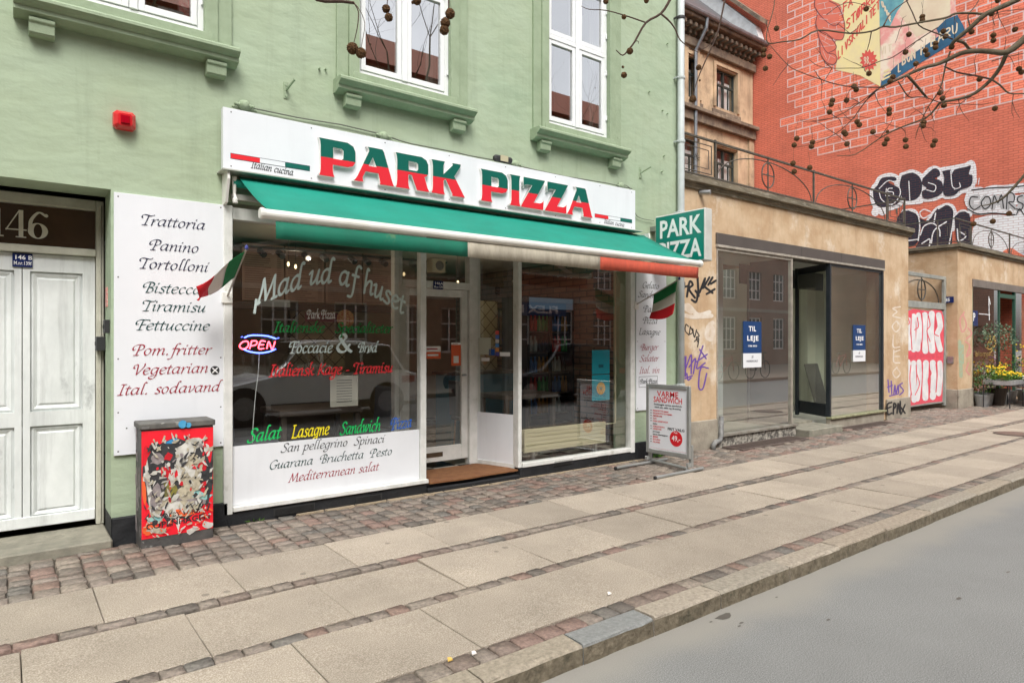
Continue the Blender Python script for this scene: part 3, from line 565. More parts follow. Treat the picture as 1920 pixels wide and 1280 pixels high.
for px, py, w in ((552, 954, .36), (692, 934, .26), (1056, 866, .3), (1130, 857, .2)):
    p = onY(px, py, -.032); mb = MB(); mb.box(p.x - w / 2, p.x + w / 2, -.036, -.0305, p.z - .035, p.z + .03)
    for k in range(9): mb.box(p.x - w / 2 + .01, p.x + w / 2 - .01, -.0405, -.0362, p.z - .031 + k * .0065, p.z - .0285 + k * .0065)
    mb.build('vent_grille', M('vent_black', (.03, .03, .03), None, .6), gh)
# sills, surrounds, upper windows
SASH = []
def upper_window(a, b, lead):
    sx0, sx1 = a - .315, b + .135
    sx0, sx1 = (a + b) / 2 - .73, (a + b) / 2 + .73
    mb = MB(); prof = [(-.002, 3.86), (-.16, 3.86), (-.175, 3.845), (-.175, 3.825), (-.15, 3.805), (-.12, 3.79), (-.12, 3.76), (-.06, 3.735), (-.002, 3.735)]
    mb.prism([(sx0, y, z) for y, z in prof], (sx1 - sx0, 0, 0)); s_ = mb.build('window_sill', GTRIM, gh)
    for cx in (sx0 + .16, sx1 - .16):
        mb = MB(); mb.prism([(cx - .075, y, z) for y, z in ((-.002, 3.734), (-.105, 3.734), (-.105, 3.71), (-.09, 3.70), (-.085, 3.64), (-.07, 3.625), (-.002, 3.625))], (.15, 0, 0)); mb.build('corbel', GTRIM, s_, bevel=.004)
    mb = MB()
    for (u0, u1, y) in ((a - .20, a - .09, -.03), (b + .09, b + .20, -.03), (a - .089, a + .012, -.05), (b - .012, b + .089, -.05)):
        mb.box(u0, u1, y, .3 if abs(y + .05) < .001 and False else -.001, 3.862, 5.95)
    mb.box(a - .2, b + .2, -.07, -.001, 5.96, 6.12)
    mb.box(a - .05, b + .05, -.055, .1, 3.8605, 3.965)
    mb.build('window_surround', GTRIM, gh, bevel=.003)
    w = MB(); y0, y1 = .02, .09; fw = .05
    w.box(a, a + fw, y0, y1, 3.97, 5.75); w.box(b - fw, b, y0, y1, 3.97, 5.75); w.box(a + fw, b - fw, y0, y1, 3.97, 4.02); w.box(a + fw, b - fw, y0, y1, 5.7, 5.75)
    c = (a + b) / 2; w.box(c - .028, c + .028, y0 - .015, y1, 4.021, 5.699); w.box(a + fw + .001, c - .029, y0 - .015, y1, 4.955, 5.01); w.box(c + .029, b - fw - .001, y0 - .015, y1, 4.955, 5.01)
    win = w.build('window', WPVC, gh, bevel=.004)
    for (u0, u1) in ((a + fw + .004, c - .032), (c + .032, b - fw - .004)):
        for (v0, v1) in ((4.024, 4.952), (5.013, 5.697)):
            s_ = MB(); t_ = .045; yy = y0 - .008
            s_.box(u0, u0 + t_, yy, y1 - .01, v0, v1); s_.box(u1 - t_, u1, yy, y1 - .01, v0, v1); s_.box(u0 + t_, u1 - t_, yy, y1 - .01, v0, v0 + t_ + .01); s_.box(u0 + t_, u1 - t_, yy, y1 - .01, v1 - t_, v1)
            s_.build('sash', WPVC, win, bevel=.004)
            g_ = MB(); yg = .035; tilt = R.uniform(-.002, .002); g_.poly([(u0 + t_, yg, v0 + t_), (u1 - t_, yg + tilt, v0 + t_), (u1 - t_, yg + tilt, v1 - t_), (u0 + t_, yg, v1 - t_)]); g_.build('pane', GLASSU, win)
    for zz in (4.2, 4.75, 5.2, 5.5):
        h = MB(); h.tube([(b - .02, y0 - .012, zz), (b - .02, y0 - .012, zz + .06)], .009, 6); h.build('hinge', WPVC, win)
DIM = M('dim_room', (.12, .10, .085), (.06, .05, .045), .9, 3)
CURT = M('curtain', (.35, .33, .28), (.25, .23, .2), .9, 3, stretch=(8, 1, .3))
for a, b in [WX0] + WX: upper_window(a, b, 0)
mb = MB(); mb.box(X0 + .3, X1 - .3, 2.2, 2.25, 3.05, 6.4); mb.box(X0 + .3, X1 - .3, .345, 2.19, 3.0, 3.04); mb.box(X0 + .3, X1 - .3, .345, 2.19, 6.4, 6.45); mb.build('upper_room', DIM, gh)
mb = MB()
for x0, x1 in ((3.42, 3.57), (5.74, 5.85), (4.87, 4.92)):
    for k in range(6): u = x0 + (x1 - x0) * k / 6; mb.box(u, u + .02, .2 + .01 * (k % 2), .22 + .01 * (k % 2), 4.0, 5.7)
mb.build('curtain', CURT, gh)
mb = MB(); q = onY(345, 30, .18); mb.box(.96, 1.15, .17, .175, 4.0, 4.17); mb.build('window_film', M('grey_window_film', (.3, .33, .32), (.2, .22, .22), .6, 30), gh)
tag(MB().box(1.12, 1.25, .2, .26, 4.06, 4.3).build('ornament', M('red_ornament', (.5, .05, .05), (.6, .4, .35), .6, 30), loc=(1.18, .23, 4.06)), 'red ornament standing inside the upper left window', 'ornament')
# cornice line at the very top right, iron wall anchors and old fixings
for (px, py) in ((1250, 83), (1216, 173), (1241, 208), (1240, 322), (1155, 260), (598, 130), (610, 131), (1250, 214), (1244, 293)):
    p = onY(px, py, 0); mb = MB(); mb.tube([(p.x, .0, p.z), (p.x, -.03, p.z)], .009, 6); mb.build('wall_hook', GTRIM, gh)
for px, py, lab in ((536, 170, 'green painted iron bracket above the shop sign, between two windows'), (1200, 325, 'green painted iron bracket right of the shop sign near the downpipe')):
    p = onY(px, py, 0); mb = MB(); mb.box(p.x - .02, p.x + .02, -.008, 0, p.z - .07, p.z + .07); mb.obox((p.x, 0, p.z), (p.x + .02, -.17, p.z + .05), .014, .014)
    mb.lathe((p.x, -.008, p.z + .045), [(.012, 0), (.01, .006)], 8, axis='Y'); mb.lathe((p.x, -.008, p.z - .05), [(.012, 0), (.01, .006)], 8, axis='Y')
    tag(mb.build('wall_bracket', GTRIM, loc=(p.x, 0, p.z)), lab, 'bracket')
# red alarm box
p = onY(232, 229, 0); RED = M('red_plastic', (.62, .012, .02), None, .25, coat=.5); mb = MB()
def frus(mb, x0, x1, z0, z1, ya, k, yb):
    cx, cz = (x0 + x1) / 2, (z0 + z1) / 2; A = [(x0, ya, z0), (x1, ya, z0), (x1, ya, z1), (x0, ya, z1)]; B = [(cx + (x - cx) * k, yb, cz + (z - cz) * k) for x, _, z in A]
    for i in range(4): mb.poly([A[i], A[(i + 1) % 4], B[(i + 1) % 4], B[i]])
    mb.poly(B)
al = thing('alarm_box', 'red faceted alarm siren box on the green wall', 'alarm', (p.x, 0, p.z - .06))
def octa(cx, cz, w, h, y, c=.3): return [(cx - w, y, cz - h * (1 - c)), (cx - w * (1 - c), y, cz - h), (cx + w * (1 - c), y, cz - h), (cx + w, y, cz - h * (1 - c)), (cx + w, y, cz + h * (1 - c)), (cx + w * (1 - c), y, cz + h), (cx - w * (1 - c), y, cz + h), (cx - w, y, cz + h * (1 - c))]
rings_ = [octa(p.x, p.z, .072, .066, 0), octa(p.x, p.z, .076, .07, -.02), octa(p.x, p.z, .072, .066, -.05), octa(p.x, p.z - .004, .045, .045, -.085)]
for A_, B_ in zip(rings_, rings_[1:]):
    for i in range(8): mb.poly([A_[i], A_[(i + 1) % 8], B_[(i + 1) % 8], B_[i]])
mb.poly(rings_[-1]); mb.build('cover', RED, al)
mb = MB(); frus(mb, p.x - .03, p.x + .03, p.z - .036, p.z + .028, -.0855, .85, -.1); mb.build('lens', M('dark_red_lens', (.35, .0, .01), None, .15), al)
# entrance door, number 146
ent = thing('entrance_door', 'old white panelled double door with number 146 over it', 'door', (.09, .44, .05))
Yf = .44; fz = 2.61
mb = MB(); mb.box(.565, .619, Yf - .03, Yf + .08, .06, fz); mb.box(-.439, -.385, Yf - .03, Yf + .08, .06, fz); mb.box(-.384, .564, Yf - .03, Yf + .08, 2.53, fz); mb.box(-.384, .564, Yf - .045, Yf + .08, 2.165, 2.222)
mb.box(.5885, .6, Yf - .045, Yf - .0305, .08, 2.57); mb.build('frame', GREYF, ent, bevel=.008)
mb = MB(); mb.box(-.384, .564, Yf + .03, Yf + .036, 2.223, 2.529); mb.build('transom_glass', M('transom_glass_brown', (.035, .022, .013), (.07, .04, .02), .12, 3), ent)
for (x0, x1) in ((-.38, .094), (.1, .56)):
    lf = MB(); z0, z1 = .1, 2.16; yy = Yf + .0
    pans = [(.17, .86), (.97, 2.03)]; a, b = (x0 + .045, x1 - .045 - (.035 if x1 > .3 else 0))
    if x1 > .3: a, b = .145, .478
    else: a, b = -.33, .05
    wall_grid(lf, x0, x1, z0, z1, [(a, b, p0, p1) for p0, p1 in pans], yy, .05)
    L = lf.build('door_leaf', GREYP, ent, bevel=.004)
    for p0, p1 in pans:
        q = MB(); A = [(a, yy + .028, p0), (b, yy + .028, p0), (b, yy + .028, p1), (a, yy + .028, p1)]; i = .02; B = [(a + i, yy + .014, p0 + i), (b - i, yy + .014, p0 + i), (b - i, yy + .014, p1 - i), (a + i, yy + .014, p1 - i)]
        i = .045; C = [(a + i, yy + .03, p0 + i), (b - i, yy + .03, p0 + i), (b - i, yy + .03, p1 - i), (a + i, yy + .03, p1 - i)]; i = .06; D = [(a + i, yy + .018, p0 + i), (b - i, yy + .018, p0 + i), (b - i, yy + .018, p1 - i), (a + i, yy + .018, p1 - i)]
        for P, Q in ((A, B), (B, C), (C, D)):
            for k in range(4): q.poly([P[k], P[(k + 1) % 4], Q[(k + 1) % 4], Q[k]])
        q.poly(D); q.build('door_panel', GREYP, L)
mb = MB(); mb.box(-.38, .56, Yf - .012, Yf - .001, .1, .185); mb.build('weather_board', GREYP, ent, bevel=.005)
# digits 146 in a fat-and-thin serif face
NUM = M('cream_number', (.72, .69, .58), None, .4); yn = Yf + .0285; mb = MB()
def zz_(py): return onY(60, py, yn).z
def ring(mb, cx, cz, rx, rz, ix, iz, y, a0=0, a1=2 * math.pi, n=28):
    for k in range(n):
        t0, t1 = a0 + (a1 - a0) * k / n, a0 + (a1 - a0) * (k + 1) / n
        mb.poly([(cx + rx * math.cos(t0), y, cz + rz * math.sin(t0)), (cx + rx * math.cos(t1), y, cz + rz * math.sin(t1)), (cx + ix * math.cos(t1), y, cz + iz * math.sin(t1)), (cx + ix * math.cos(t0), y, cz + iz * math.sin(t0))][::-1])
zb, zt = zz_(447), zz_(396); H_ = zt - zb
x6a, x6b = fx(52, yn), fx(90, yn); cx = (x6a + x6b) / 2; rx = (x6b - x6a) / 2
ring(mb, cx, zb + .29 * H_, rx, .29 * H_, rx * .42, .255 * H_, yn)
cnt = [0]; sweep(mb, catmull([(x6b - .012, zt - .03), (cx + .005, zt - .006), (x6a + .022, zb + .68 * H_), (x6a + .014, zb + .34 * H_)], 6), pen_shape(.012, .005, 0), lambda u, v, k: (u, yn - .0006 - k, v), cnt)
sweep(mb, [(x6b - .012, zt - .025), (x6b - .011, zt - .026)], pen_shape(.013, .013, 0), lambda u, v, k: (u, yn - .0003 - k, v), cnt)
x4a, x4b = fx(10, yn), fx(50, yn); sx = x4a + .62 * (x4b - x4a)
mb.box(sx, sx + .028, yn - .0004, yn, zb + .008, zt); mb.box(x4a, x4b, yn - .0012, yn - .0006, zb + .26 * H_, zb + .26 * H_ + .009); mb.box(sx - .018, sx + .046, yn - .0018, yn - .0014, zb, zb + .008)
sweep(mb, [(x4a + .004, zb + .26 * H_), (sx + .004, zt - .004)], pen_shape(.004, .004, 0), lambda u, v, k: (u, yn - .002 - k, v), cnt)
x1 = fx(-4, yn); mb.box(x1 - .014, x1 + .014, yn - .0004, yn, zb + .008, zt); mb.box(x1 - .036, x1 + .034, yn - .0018, yn - .0012, zb, zb + .008); mb.poly([(x1 - .036, yn - .001, zt - .03), (x1 - .014, yn - .001, zt - .026), (x1 - .014, yn - .001, zt)])
mb.build('house_number', NUM, ent)
BLUE = M('blue_enamel', (.012, .025, .12), None, .25); WLET = M('white_letters', (.85, .85, .85), None, .5)
def number_plate(px0, px1, py0, py1, Y, t1, t2, lab):
    a, b = onY(px0, py0, Y), onY(px1, py1, Y); s_ = thing('number_plate', lab, 'sign', (a.x, Y, b.z)); w = b.x - a.x; h = a.z - b.z
    MB().box(a.x, b.x, Y - .012, Y, b.z, a.z).build('plate', BLUE, s_, bevel=.002)
    ftext(t1, (a.x + w * .08, Y - .0125, b.z + h * .56), h * .3, WLET, s_, width=w * .84, bold=.03); ftext(t2, (a.x + w * .06, Y - .0125, b.z + h * .16), h * .26, WLET, s_, width=w * .88, bold=.02)
number_plate(23, 61, 474, 502, Yf - .002, '146 B', 'M.nr.139f', 'dark blue enamel plate reading 146 B on the white entrance door')
MB().box(-.44, .62, -.11, .43, -.06, .058).build('threshold', STEP, ent, bevel=.012)
# small things in the door reveal: sticker box, two black boxes, keyhole
for (px, py, w, h, mt, lab) in ((201, 557, .09, .075, M('pale_label', (.55, .5, .42), (.7, .1, .1), .6, 60), 'pale label with red print in the reveal beside the entrance door'),):
    p = onX(px, py, .62); mb = MB(); mb.box(.612, .6195, p.y - w / 2, p.y + w / 2, p.z - h, p.z + h); tag(mb.build('label_plate', mt, loc=(.615, p.y, p.z)), lab, 'label')
for (px, py, h, x, lab) in ((195, 612, .1, .035, 'upper black lock box in the reveal beside the entrance door'), (187, 644, .11, .06, 'lower black lock box in the reveal beside the entrance door')):
    p = onX(px + 4, py, .6); mb = MB(); mb.box(.619 - x, .619, p.y - .05, p.y + .05, p.z - h / 2, p.z + h / 2); mb.lathe((.619 - x, p.y, p.z), [(.02, 0), (.018, .006)], 10, axis='X'); tag(mb.build('lock_box', DARK, loc=(.6, p.y, p.z), bevel=.006), lab, 'lock box')
# downpipe at the right edge of the green house
PIPE = M('pale_grey_pipe', (.50, .54, .54), (.42, .46, .45), .5, 5)
dp = thing('downpipe', 'light grey round downpipe between the green house and the ochre shop', 'downpipe', (7.15, -.06, 0))
mb = MB(); mb.tube([(7.17, -.07, 8.5), (7.17, -.07, 3.1), (7.17, -.07, .12)], .047, 14); mb.build('pipe', PIPE, dp, smooth=True)
for z in (5.8, 4.15, 3.2, 5.0, .9): MB().lathe((7.17, -.07, z), [(.053, 0), (.056, .01), (.056, .03), (.053, .04)], 14).box(7.10, 7.12, -.07, .0, z + .01, z + .03).build('pipe_clamp', PIPE if z != 5.8 else DARK, dp)
MB().lathe((7.17, -.07, 0), [(.06, 0), (.06, .12), (.052, .14)], 14).build('shoe', STEEL, dp)
# ---- left menu board
def board(name, x0, x1, z0, z1, Y, lab, cat, screws):
    b = thing(name, lab, cat, (x0, Y, z0)); MB().box(x0, x1, Y, -.001, z0, z1).build('panel', WHITEB, b, bevel=.002)
    for sx_, sz_ in screws: MB().lathe((sx_, Y, sz_), [(.006, 0), (.005, .002)], 8, axis='Y').build('screw', SCREW, b)
    return b
NAVY = M('navy_lettering', (.012, .014, .05), None, .5); DGRN = M('dark_green_lettering', (.005, .055, .055), None, .5); CRIM = M('crimson_lettering', (.34, .012, .035), None, .5); CHAR = M('charcoal_lettering', (.025, .03, .035), None, .5)
lb = board('menu_board', .638, 1.41, .65, 2.61, -.022, 'tall white menu board left of the shop window listing Trattoria to Ital. sodavand', 'menu board', [(.665, 2.58), (1.385, 2.585), (.665, 1.98), (1.385, 1.98), (.665, 1.37), (1.385, 1.37), (.665, .97), (1.385, .97), (.665, .68), (1.385, .68), (.72, .85), (1.1, .85)])
Yb = -.0235
for s, l, r_, cap, mt in (('Trattoria', (262, 421), (383, 431), .08, NAVY), ('Panino', (279, 468), (371, 474.5), .08, NAVY), ('Tortolloni', (258, 502.5), (389, 510), .08, NAVY), ('Bistecca', (267, 548), (376, 552), .08, DGRN), ('Tiramisu', (264, 582.5), (384, 585.5), .08, DGRN), ('Fettuccine', (252, 618.5), (391, 619.5), .08, DGRN), ('Pom.fritter', (247, 666), (394, 664), .08, CRIM), ('Vegetarian', (247, 703), (389, 698), .08, CRIM), ('Ital. sodavand', (219, 741), (411, 733), .08, CRIM)):
    stext(s, l, r_, cap, mt, lb, Yb)
p = onY(403, 694, -.0235); st = thing('round_sticker', 'round black sticker with white cross on the left menu board', 'sticker', (p.x, -.025, p.z))
MB().lathe((p.x, -.0235, p.z), [(.035, 0), (.035, .0015)], 20, axis='Y').build('disc', DARK, st); mb = MB(); mb.obox((p.x - .02, -.0255, p.z - .02), (p.x + .02, -.0255, p.z + .02), .009, .0006, up=(0, 1, 0)); mb.obox((p.x - .02, -.0262, p.z + .02), (p.x + .02, -.0262, p.z - .02), .009, .0006, up=(0, 1, 0)); mb.build('cross', WLET, st)
# ---- right menu board
rb = board('menu_board', 6.345, 6.93, .62, 2.5, -.022, 'narrow white menu board right of the shop window listing Gelato to Ital. vin', 'menu board', [(6.37, 1.5), (6.9, 1.5), (6.37, .65), (6.9, .65)])
for s, l, r_, cap, mt in (('Gelato', (1204, 540), (1235, 542), .08, CHAR), ('Sandwich', (1196, 557), (1242, 560), .08, CHAR), ('Pasta', (1206, 584), (1236, 587), .08, CHAR), ('Pizza', (1205, 606), (1232, 607), .08, CHAR), ('Lasagne', (1198, 627), (1237, 628), .08, CHAR), ('Burger', (1201, 657), (1233, 656), .08, CRIM), ('Salater', (1199, 678), (1234, 677), .08, CRIM), ('Ital. vin', (1198, 700), (1236, 699), .08, CRIM)):
    stext(s, l, r_, cap, mt, rb, Yb)
a, b = onY(1198, 706, Yb), onY(1233, 724, Yb)
mb = MB(); mb.box(a.x, b.x, Yb - .0006, Yb, b.z, b.z + .004); mb.box(a.x, b.x, Yb - .0006, Yb, a.z - .004, a.z); mb.box(a.x, a.x + .004, Yb - .0006, Yb, b.z + .0041, a.z - .0041); mb.box(b.x - .004, b.x, Yb - .0006, Yb, b.z + .0041, a.z - .0041); mb.build('print_border', CHAR, rb)
stext('Park Pizza', (1200, 719), (1231, 718), .055, CHAR, rb, Yb, pen=(.5, .25, .6))
# ---------------------------------------------------------------- shopfront (children of the green house)
FY = -.02
def fr(mb, x0, x1, z0, z1, ya=FY, yb=.06): mb.box(x0, x1, ya, yb, z0, z1)
lw = MB(); fr(lw, 1.405, 1.475, .085, 2.61, -.035); fr(lw, 3.235, 3.30, .115, 2.6); fr(lw, 1.476, 3.234, 2.50, 2.6); fr(lw, 1.476, 3.31, .105, .145, -.05)
LW = lw.build('shop_window', WHITEP, gh, bevel=.005)
MB().poly([(1.476, .02, .146), (3.234, .02, .146), (3.234, .02, 2.499), (1.476, .02, 2.499)]).build('pane', GLASS, LW)
p0, p1 = onY(440, 835, .012), onY(784, 808, .012)
low = thing('white_lower_panel', 'white panel filling the bottom of the left shop window, San pellegrino to Mediterranean salat', 'menu board', (2.3, .01, .15))
MB().box(1.478, 3.232, .008, .018, .147, .635).build('panel', WHITEB, low)
for s, l, r_, cap, mt in (('San pellegrino  Spinaci', (526, 848), (720, 829), .074, CHAR), ('Guarana  Bruchetta  Pesto', (504, 880), (734, 852), .074, DGRN), ('Mediterranean salat', (540, 904), (709, 881), .076, CRIM)):
    stext(s, l, r_, cap, mt, low, .0065)
tr = MB(); fr(tr, 3.301, 3.315, .115, 2.6, .0, .02)
rw = MB(); fr(rw, 4.452, 4.50, .115, 2.6); fr(rw, 6.235, 6.315, .09, 2.6, -.03); fr(rw, 4.501, 6.234, 2.5, 2.6); fr(rw, 4.501, 6.234, .115, .165, -.04)
RW = rw.build('shop_window', WHITEP, gh, bevel=.005)
MB().poly([(4.501, .02, .166), (6.234, .02, .166), (6.234, .02, 2.499), (4.501, .02, 2.499)]).build('pane', GLASS, RW)
# recessed return to the right of the door
RY = .62
q = MB(); q.box(4.31, 4.36, RY - .04, RY + .04, .1, 2.6); q.box(4.455, 4.4995, .0605, .08, .115, 2.6); q.prism([(4.30, RY - .045, .145), (4.30, RY - .045, .10), (4.453, .061, .10), (4.453, .061, .145)], (.03, .006, 0)); RT = q.build('side_window', WHITEP, gh)
q = MB(); q.prism([(4.318, RY - .042, .146), (4.46, .062, .146), (4.46, .062, .69), (4.318, RY - .042, .69)], (.012, .003, 0)); q.build('lower_panel', WHITEB, RT)
MB().poly([(4.325, RY - .042, .69), (4.467, .062, .69), (4.467, .062, 2.6), (4.325, RY - .042, 2.6)]).build('pane', GLASS, RT)
q = MB(); q.box(3.26, 3.31, RY - .04, RY + .04, .1, 2.6); q.box(3.27, 3.30, .0605, RY - .041, .1, .146); LT = q.build('side_window', WHITEP, gh); MB().poly([(3.285, .061, .147), (3.285, RY - .041, .147), (3.285, RY - .041, 2.6), (3.285, .061, 2.6)]).build('pane', GLASS, LT)
MB().box(3.26, 4.36, .061, RY - .041, 2.601, 2.64).build('recess_ceiling', M('recess_ceiling_paint', (.3, .29, .25), None, .7), gh)
# shop door
sd = thing('shop_door', 'white framed glass shop door with two orange stickers in the recess', 'door', (3.8, RY, .1))
dx0, dx1 = 3.36, 4.17
q = MB(); q.box(4.205, 4.309, RY - .05, RY + .05, .1, 2.6); q.box(3.311, 3.355, RY - .04, RY + .04, .1, 2.6); q.box(3.356, 4.204, RY - .05, RY + .04, 2.085, 2.165); q.build('frame', WHITEP, sd, bevel=.004)
q = MB(); q.box(3.36, 3.45, RY - .02, RY + .02, .17, 2.08); q.box(4.115, 4.2, RY - .02, RY + .02, .17, 2.08); q.box(3.451, 4.114, RY - .02, RY + .02, .17, .335); q.box(3.451, 4.114, RY - .02, RY + .02, 2.0, 2.08); q.build('door_leaf', WHITEP, sd, bevel=.005)
MB().poly([(3.451, RY, .336), (4.114, RY, .336), (4.114, RY, 1.999), (3.451, RY, 1.999)]).build('pane', GLASS, sd)
MB().poly([(3.356, RY, 2.166), (4.204, RY, 2.166), (4.204, RY, 2.6), (3.356, RY, 2.6)]).build('transom_pane', GLASS, sd)
p = onY(811, 855, RY - .02); MB().box(p.x - .13, p.x + .13, RY - .028, RY - .0205, .225, .275).build('letter_slot', M('bronze', (.12, .09, .06), None, .35, metal=.6), sd, bevel=.003)
MB().tube([(4.15, RY - .02, 1.12), (4.15, RY - .06, 1.12), (4.09, RY - .07, 1.12)], .01, 8).build('handle', STEEL, sd)
ORA = M('orange_sticker', (.75, .13, .04), None, .5)
p = onY(855, 664, RY - .003)
for (px0, px1, py0, py1, lab, k) in ((797, 826, 649, 672, 'white and orange sticker on the shop door glass, left', .45), (846, 864, 642, 685, 'tall orange sticker on the shop door glass, right', .1)):
    a, b = onY(px0, py0, RY - .003), onY(px1, py1, RY - .003); s_ = thing('sticker', lab, 'sticker', (a.x, RY - .003, b.z)); zt_ = a.z - (a.z - b.z) * k
    MB().box(a.x, b.x, RY - .005, RY - .003, b.z, zt_ - .0005).build('orange_field', ORA, s_); MB().box(a.x, b.x, RY - .005, RY - .003, zt_, a.z).build('white_field', WLET, s_)
    MB().box(a.x + .03, b.x - .03, RY - .0058, RY - .0052, b.z + .03, b.z + .05 + .06 * (k < .3)).build('print', WLET, s_)
    MB().box(a.x + .02, b.x - .04, RY - .0058, RY - .0052, zt_ + (a.z - zt_) * .4, zt_ + (a.z - zt_) * .6).build('print', CRIM, s_)
# threshold and mat
MB().box(3.301, 4.451, .0, RY + .1, .0555, .088).build('door_step', BLACKP, gh, bevel=.006)
MAT = M('coir_mat', (.29, .13, .05), (.22, .09, .035), .95, 12, bump=1, bscale=260)
m_ = MB(); pts = [(3.33, -.03), (3.8, -.06), (4.0, -.035), (4.44, -.03), (4.42, .3), (4.28, RY - .07), (3.37, RY - .06), (3.34, .3)]; m_.prism([(x, y, .0885) for x, y in pts], (0, 0, .016)); tag(m_.build('door_mat', MAT, loc=(3.9, .3, .088)), 'brown coir mat lying on the shop door step', 'door mat')
q = MB(); q.box(3.301, 4.451, -.05, -.001, -.06, .05); q.build('worn_step_edge', BLACKP, gh, bevel=.01)
number_plate(812, 830, 526, 543, RY - .053, '146A', 'M.nr.139i', 'dark blue enamel plate reading 146A over the shop door')
p = onY(816, 499, RY - .06); sp_ = thing('speaker', 'small cream box with round grille above the shop door', 'speaker', (p.x, RY - .1, p.z)); BEI = M('cream_plastic', (.5, .45, .3), None, .5)
MB().box(p.x - .085, p.x + .085, RY - .14, RY - .02, p.z - .07, p.z + .075).build('case', BEI, sp_, bevel=.006); MB().lathe((p.x + .01, RY - .14, p.z), [(.052, 0), (.05, .005), (.038, .008), (.036, .001), (.01, .001)], 20, axis='Y').build('grille', M('grey_grille', (.2, .19, .16), None, .5), sp_)
# ---------------------------------------------------------------- sign board with raised letters
sg = thing('shop_sign', 'long white shop sign with raised green and red letters PARK PIZZA', 'sign', (1.38, -.12, 2.87))
SY0 = -.12
MB().box(1.378, 6.218, SY0, -.06, 2.872, 3.375).build('panel', WHITEB, sg, bevel=.002)
MB().box(1.42, 6.18, -.0595, -.001, 2.9, 3.35).build('mounting', M('mounting_dark', (.12, .12, .11)), sg)
for xx in (1.44, 2.1, 2.8, 3.5, 4.2, 4.9, 5.6, 6.15):
    for z_ in (2.91, 3.345): MB().lathe((xx, SY0, z_), [(.006, 0), (.005, .002)], 8, axis='Y').build('screw', SCREW, sg)
LOUT = {
 'P': ([[(0, 1), (.03, .93), (.045, .8), (.045, .2), (.03, .08), (0, 0), (.42, 0), (.385, .09), (.375, .2), (.375, .33), (.78, .33), (.93, .38), (1, .5), (1, .78), (.94, .92), (.78, 1)], [(.385, .5), (.385, .80), (.61, .80), (.66, .76), (.66, .55), (.61, .5)]]),
 'A': ([[(.33, 1), (.7, 1), (.74, .93), (.96, .1), (1, 0), (.63, 0), (.645, .06), (.6, .3), (.29, .3), (.215, .13), (.225, .04), (.24, 0), (0, 0), (.05, .07), (.1, .17), (.37, .88), (.365, .95)], [(.36, .47), (.555, .47), (.46, .72)]]),
 'R': ([[(0, 1), (.03, .93), (.045, .8), (.045, .2), (.03, .08), (0, 0), (.41, 0), (.38, .09), (.37, .2), (.37, .42), (.46, .42), (.62, 0), (1, 0), (.94, .1), (.85, .42), (.92, .46), (.96, .54), (.96, .8), (.9, .93), (.76, 1)], [(.38, .56), (.38, .81), (.6, .81), (.65, .77), (.65, .6), (.61, .56)]]),
 'K': ([[(0, 1), (.03, .93), (.045, .8), (.045, .2), (.03, .08), (0, 0), (.4, 0), (.37, .09), (.36, .2), (.36, .42), (.42, .47), (.62, .05), (.61, 0), (1, 0), (.96, .08), (.68, .6), (.86, .92), (.88, 1), (.62, 1), (.63, .93), (.36, .62), (.36, .85), (.37, .92), (.4, 1)]]),
 'I': ([[(0, 1), (.12, .93), (.16, .8), (.16, .2), (.12, .08), (0, 0), (1, 0), (.92, .08), (.88, .2), (.88, .8), (.92, .93), (1, 1)]]),
 'Z': ([[(.1, 1), (.1, .66), (.16, .74), (.24, .77), (.46, .77), (0, .04), (0, 0), (.93, 0), (.95, .32), (.87, .24), (.78, .21), (.53, .21), (1, .97), (1, 1)]]),
}
nt_ = None
m2 = bpy.data.materials.new('green_red_letter_face'); m2.use_nodes = True; nt_ = m2.node_tree; nd_ = nt_.nodes; pb = nd_['Principled BSDF']; pb.inputs['Roughness'].default_value = .35
tcn = nd_.new('ShaderNodeTexCoord'); sxyz = nd_.new('ShaderNodeSeparateXYZ'); lk(nt_, tcn.outputs['Object'], sxyz.inputs[0]); gt = nd_.new('ShaderNodeMath'); gt.operation = 'GREATER_THAN'; lk(nt_, sxyz.outputs['Y'], gt.inputs[0]); gt.inputs[1].default_value = .163
mxx = nd_.new('ShaderNodeMix'); mxx.data_type = 'RGBA'; mxx.inputs[6].default_value = (.76, .025, .04, 1); mxx.inputs[7].default_value = (.0, .115, .085, 1); lk(nt_, gt.outputs[0], mxx.inputs[0]); lk(nt_, mxx.outputs[2], pb.inputs['Base Color'])
LBODY = M('letter_edge_white', (.8, .78, .74), None, .3)
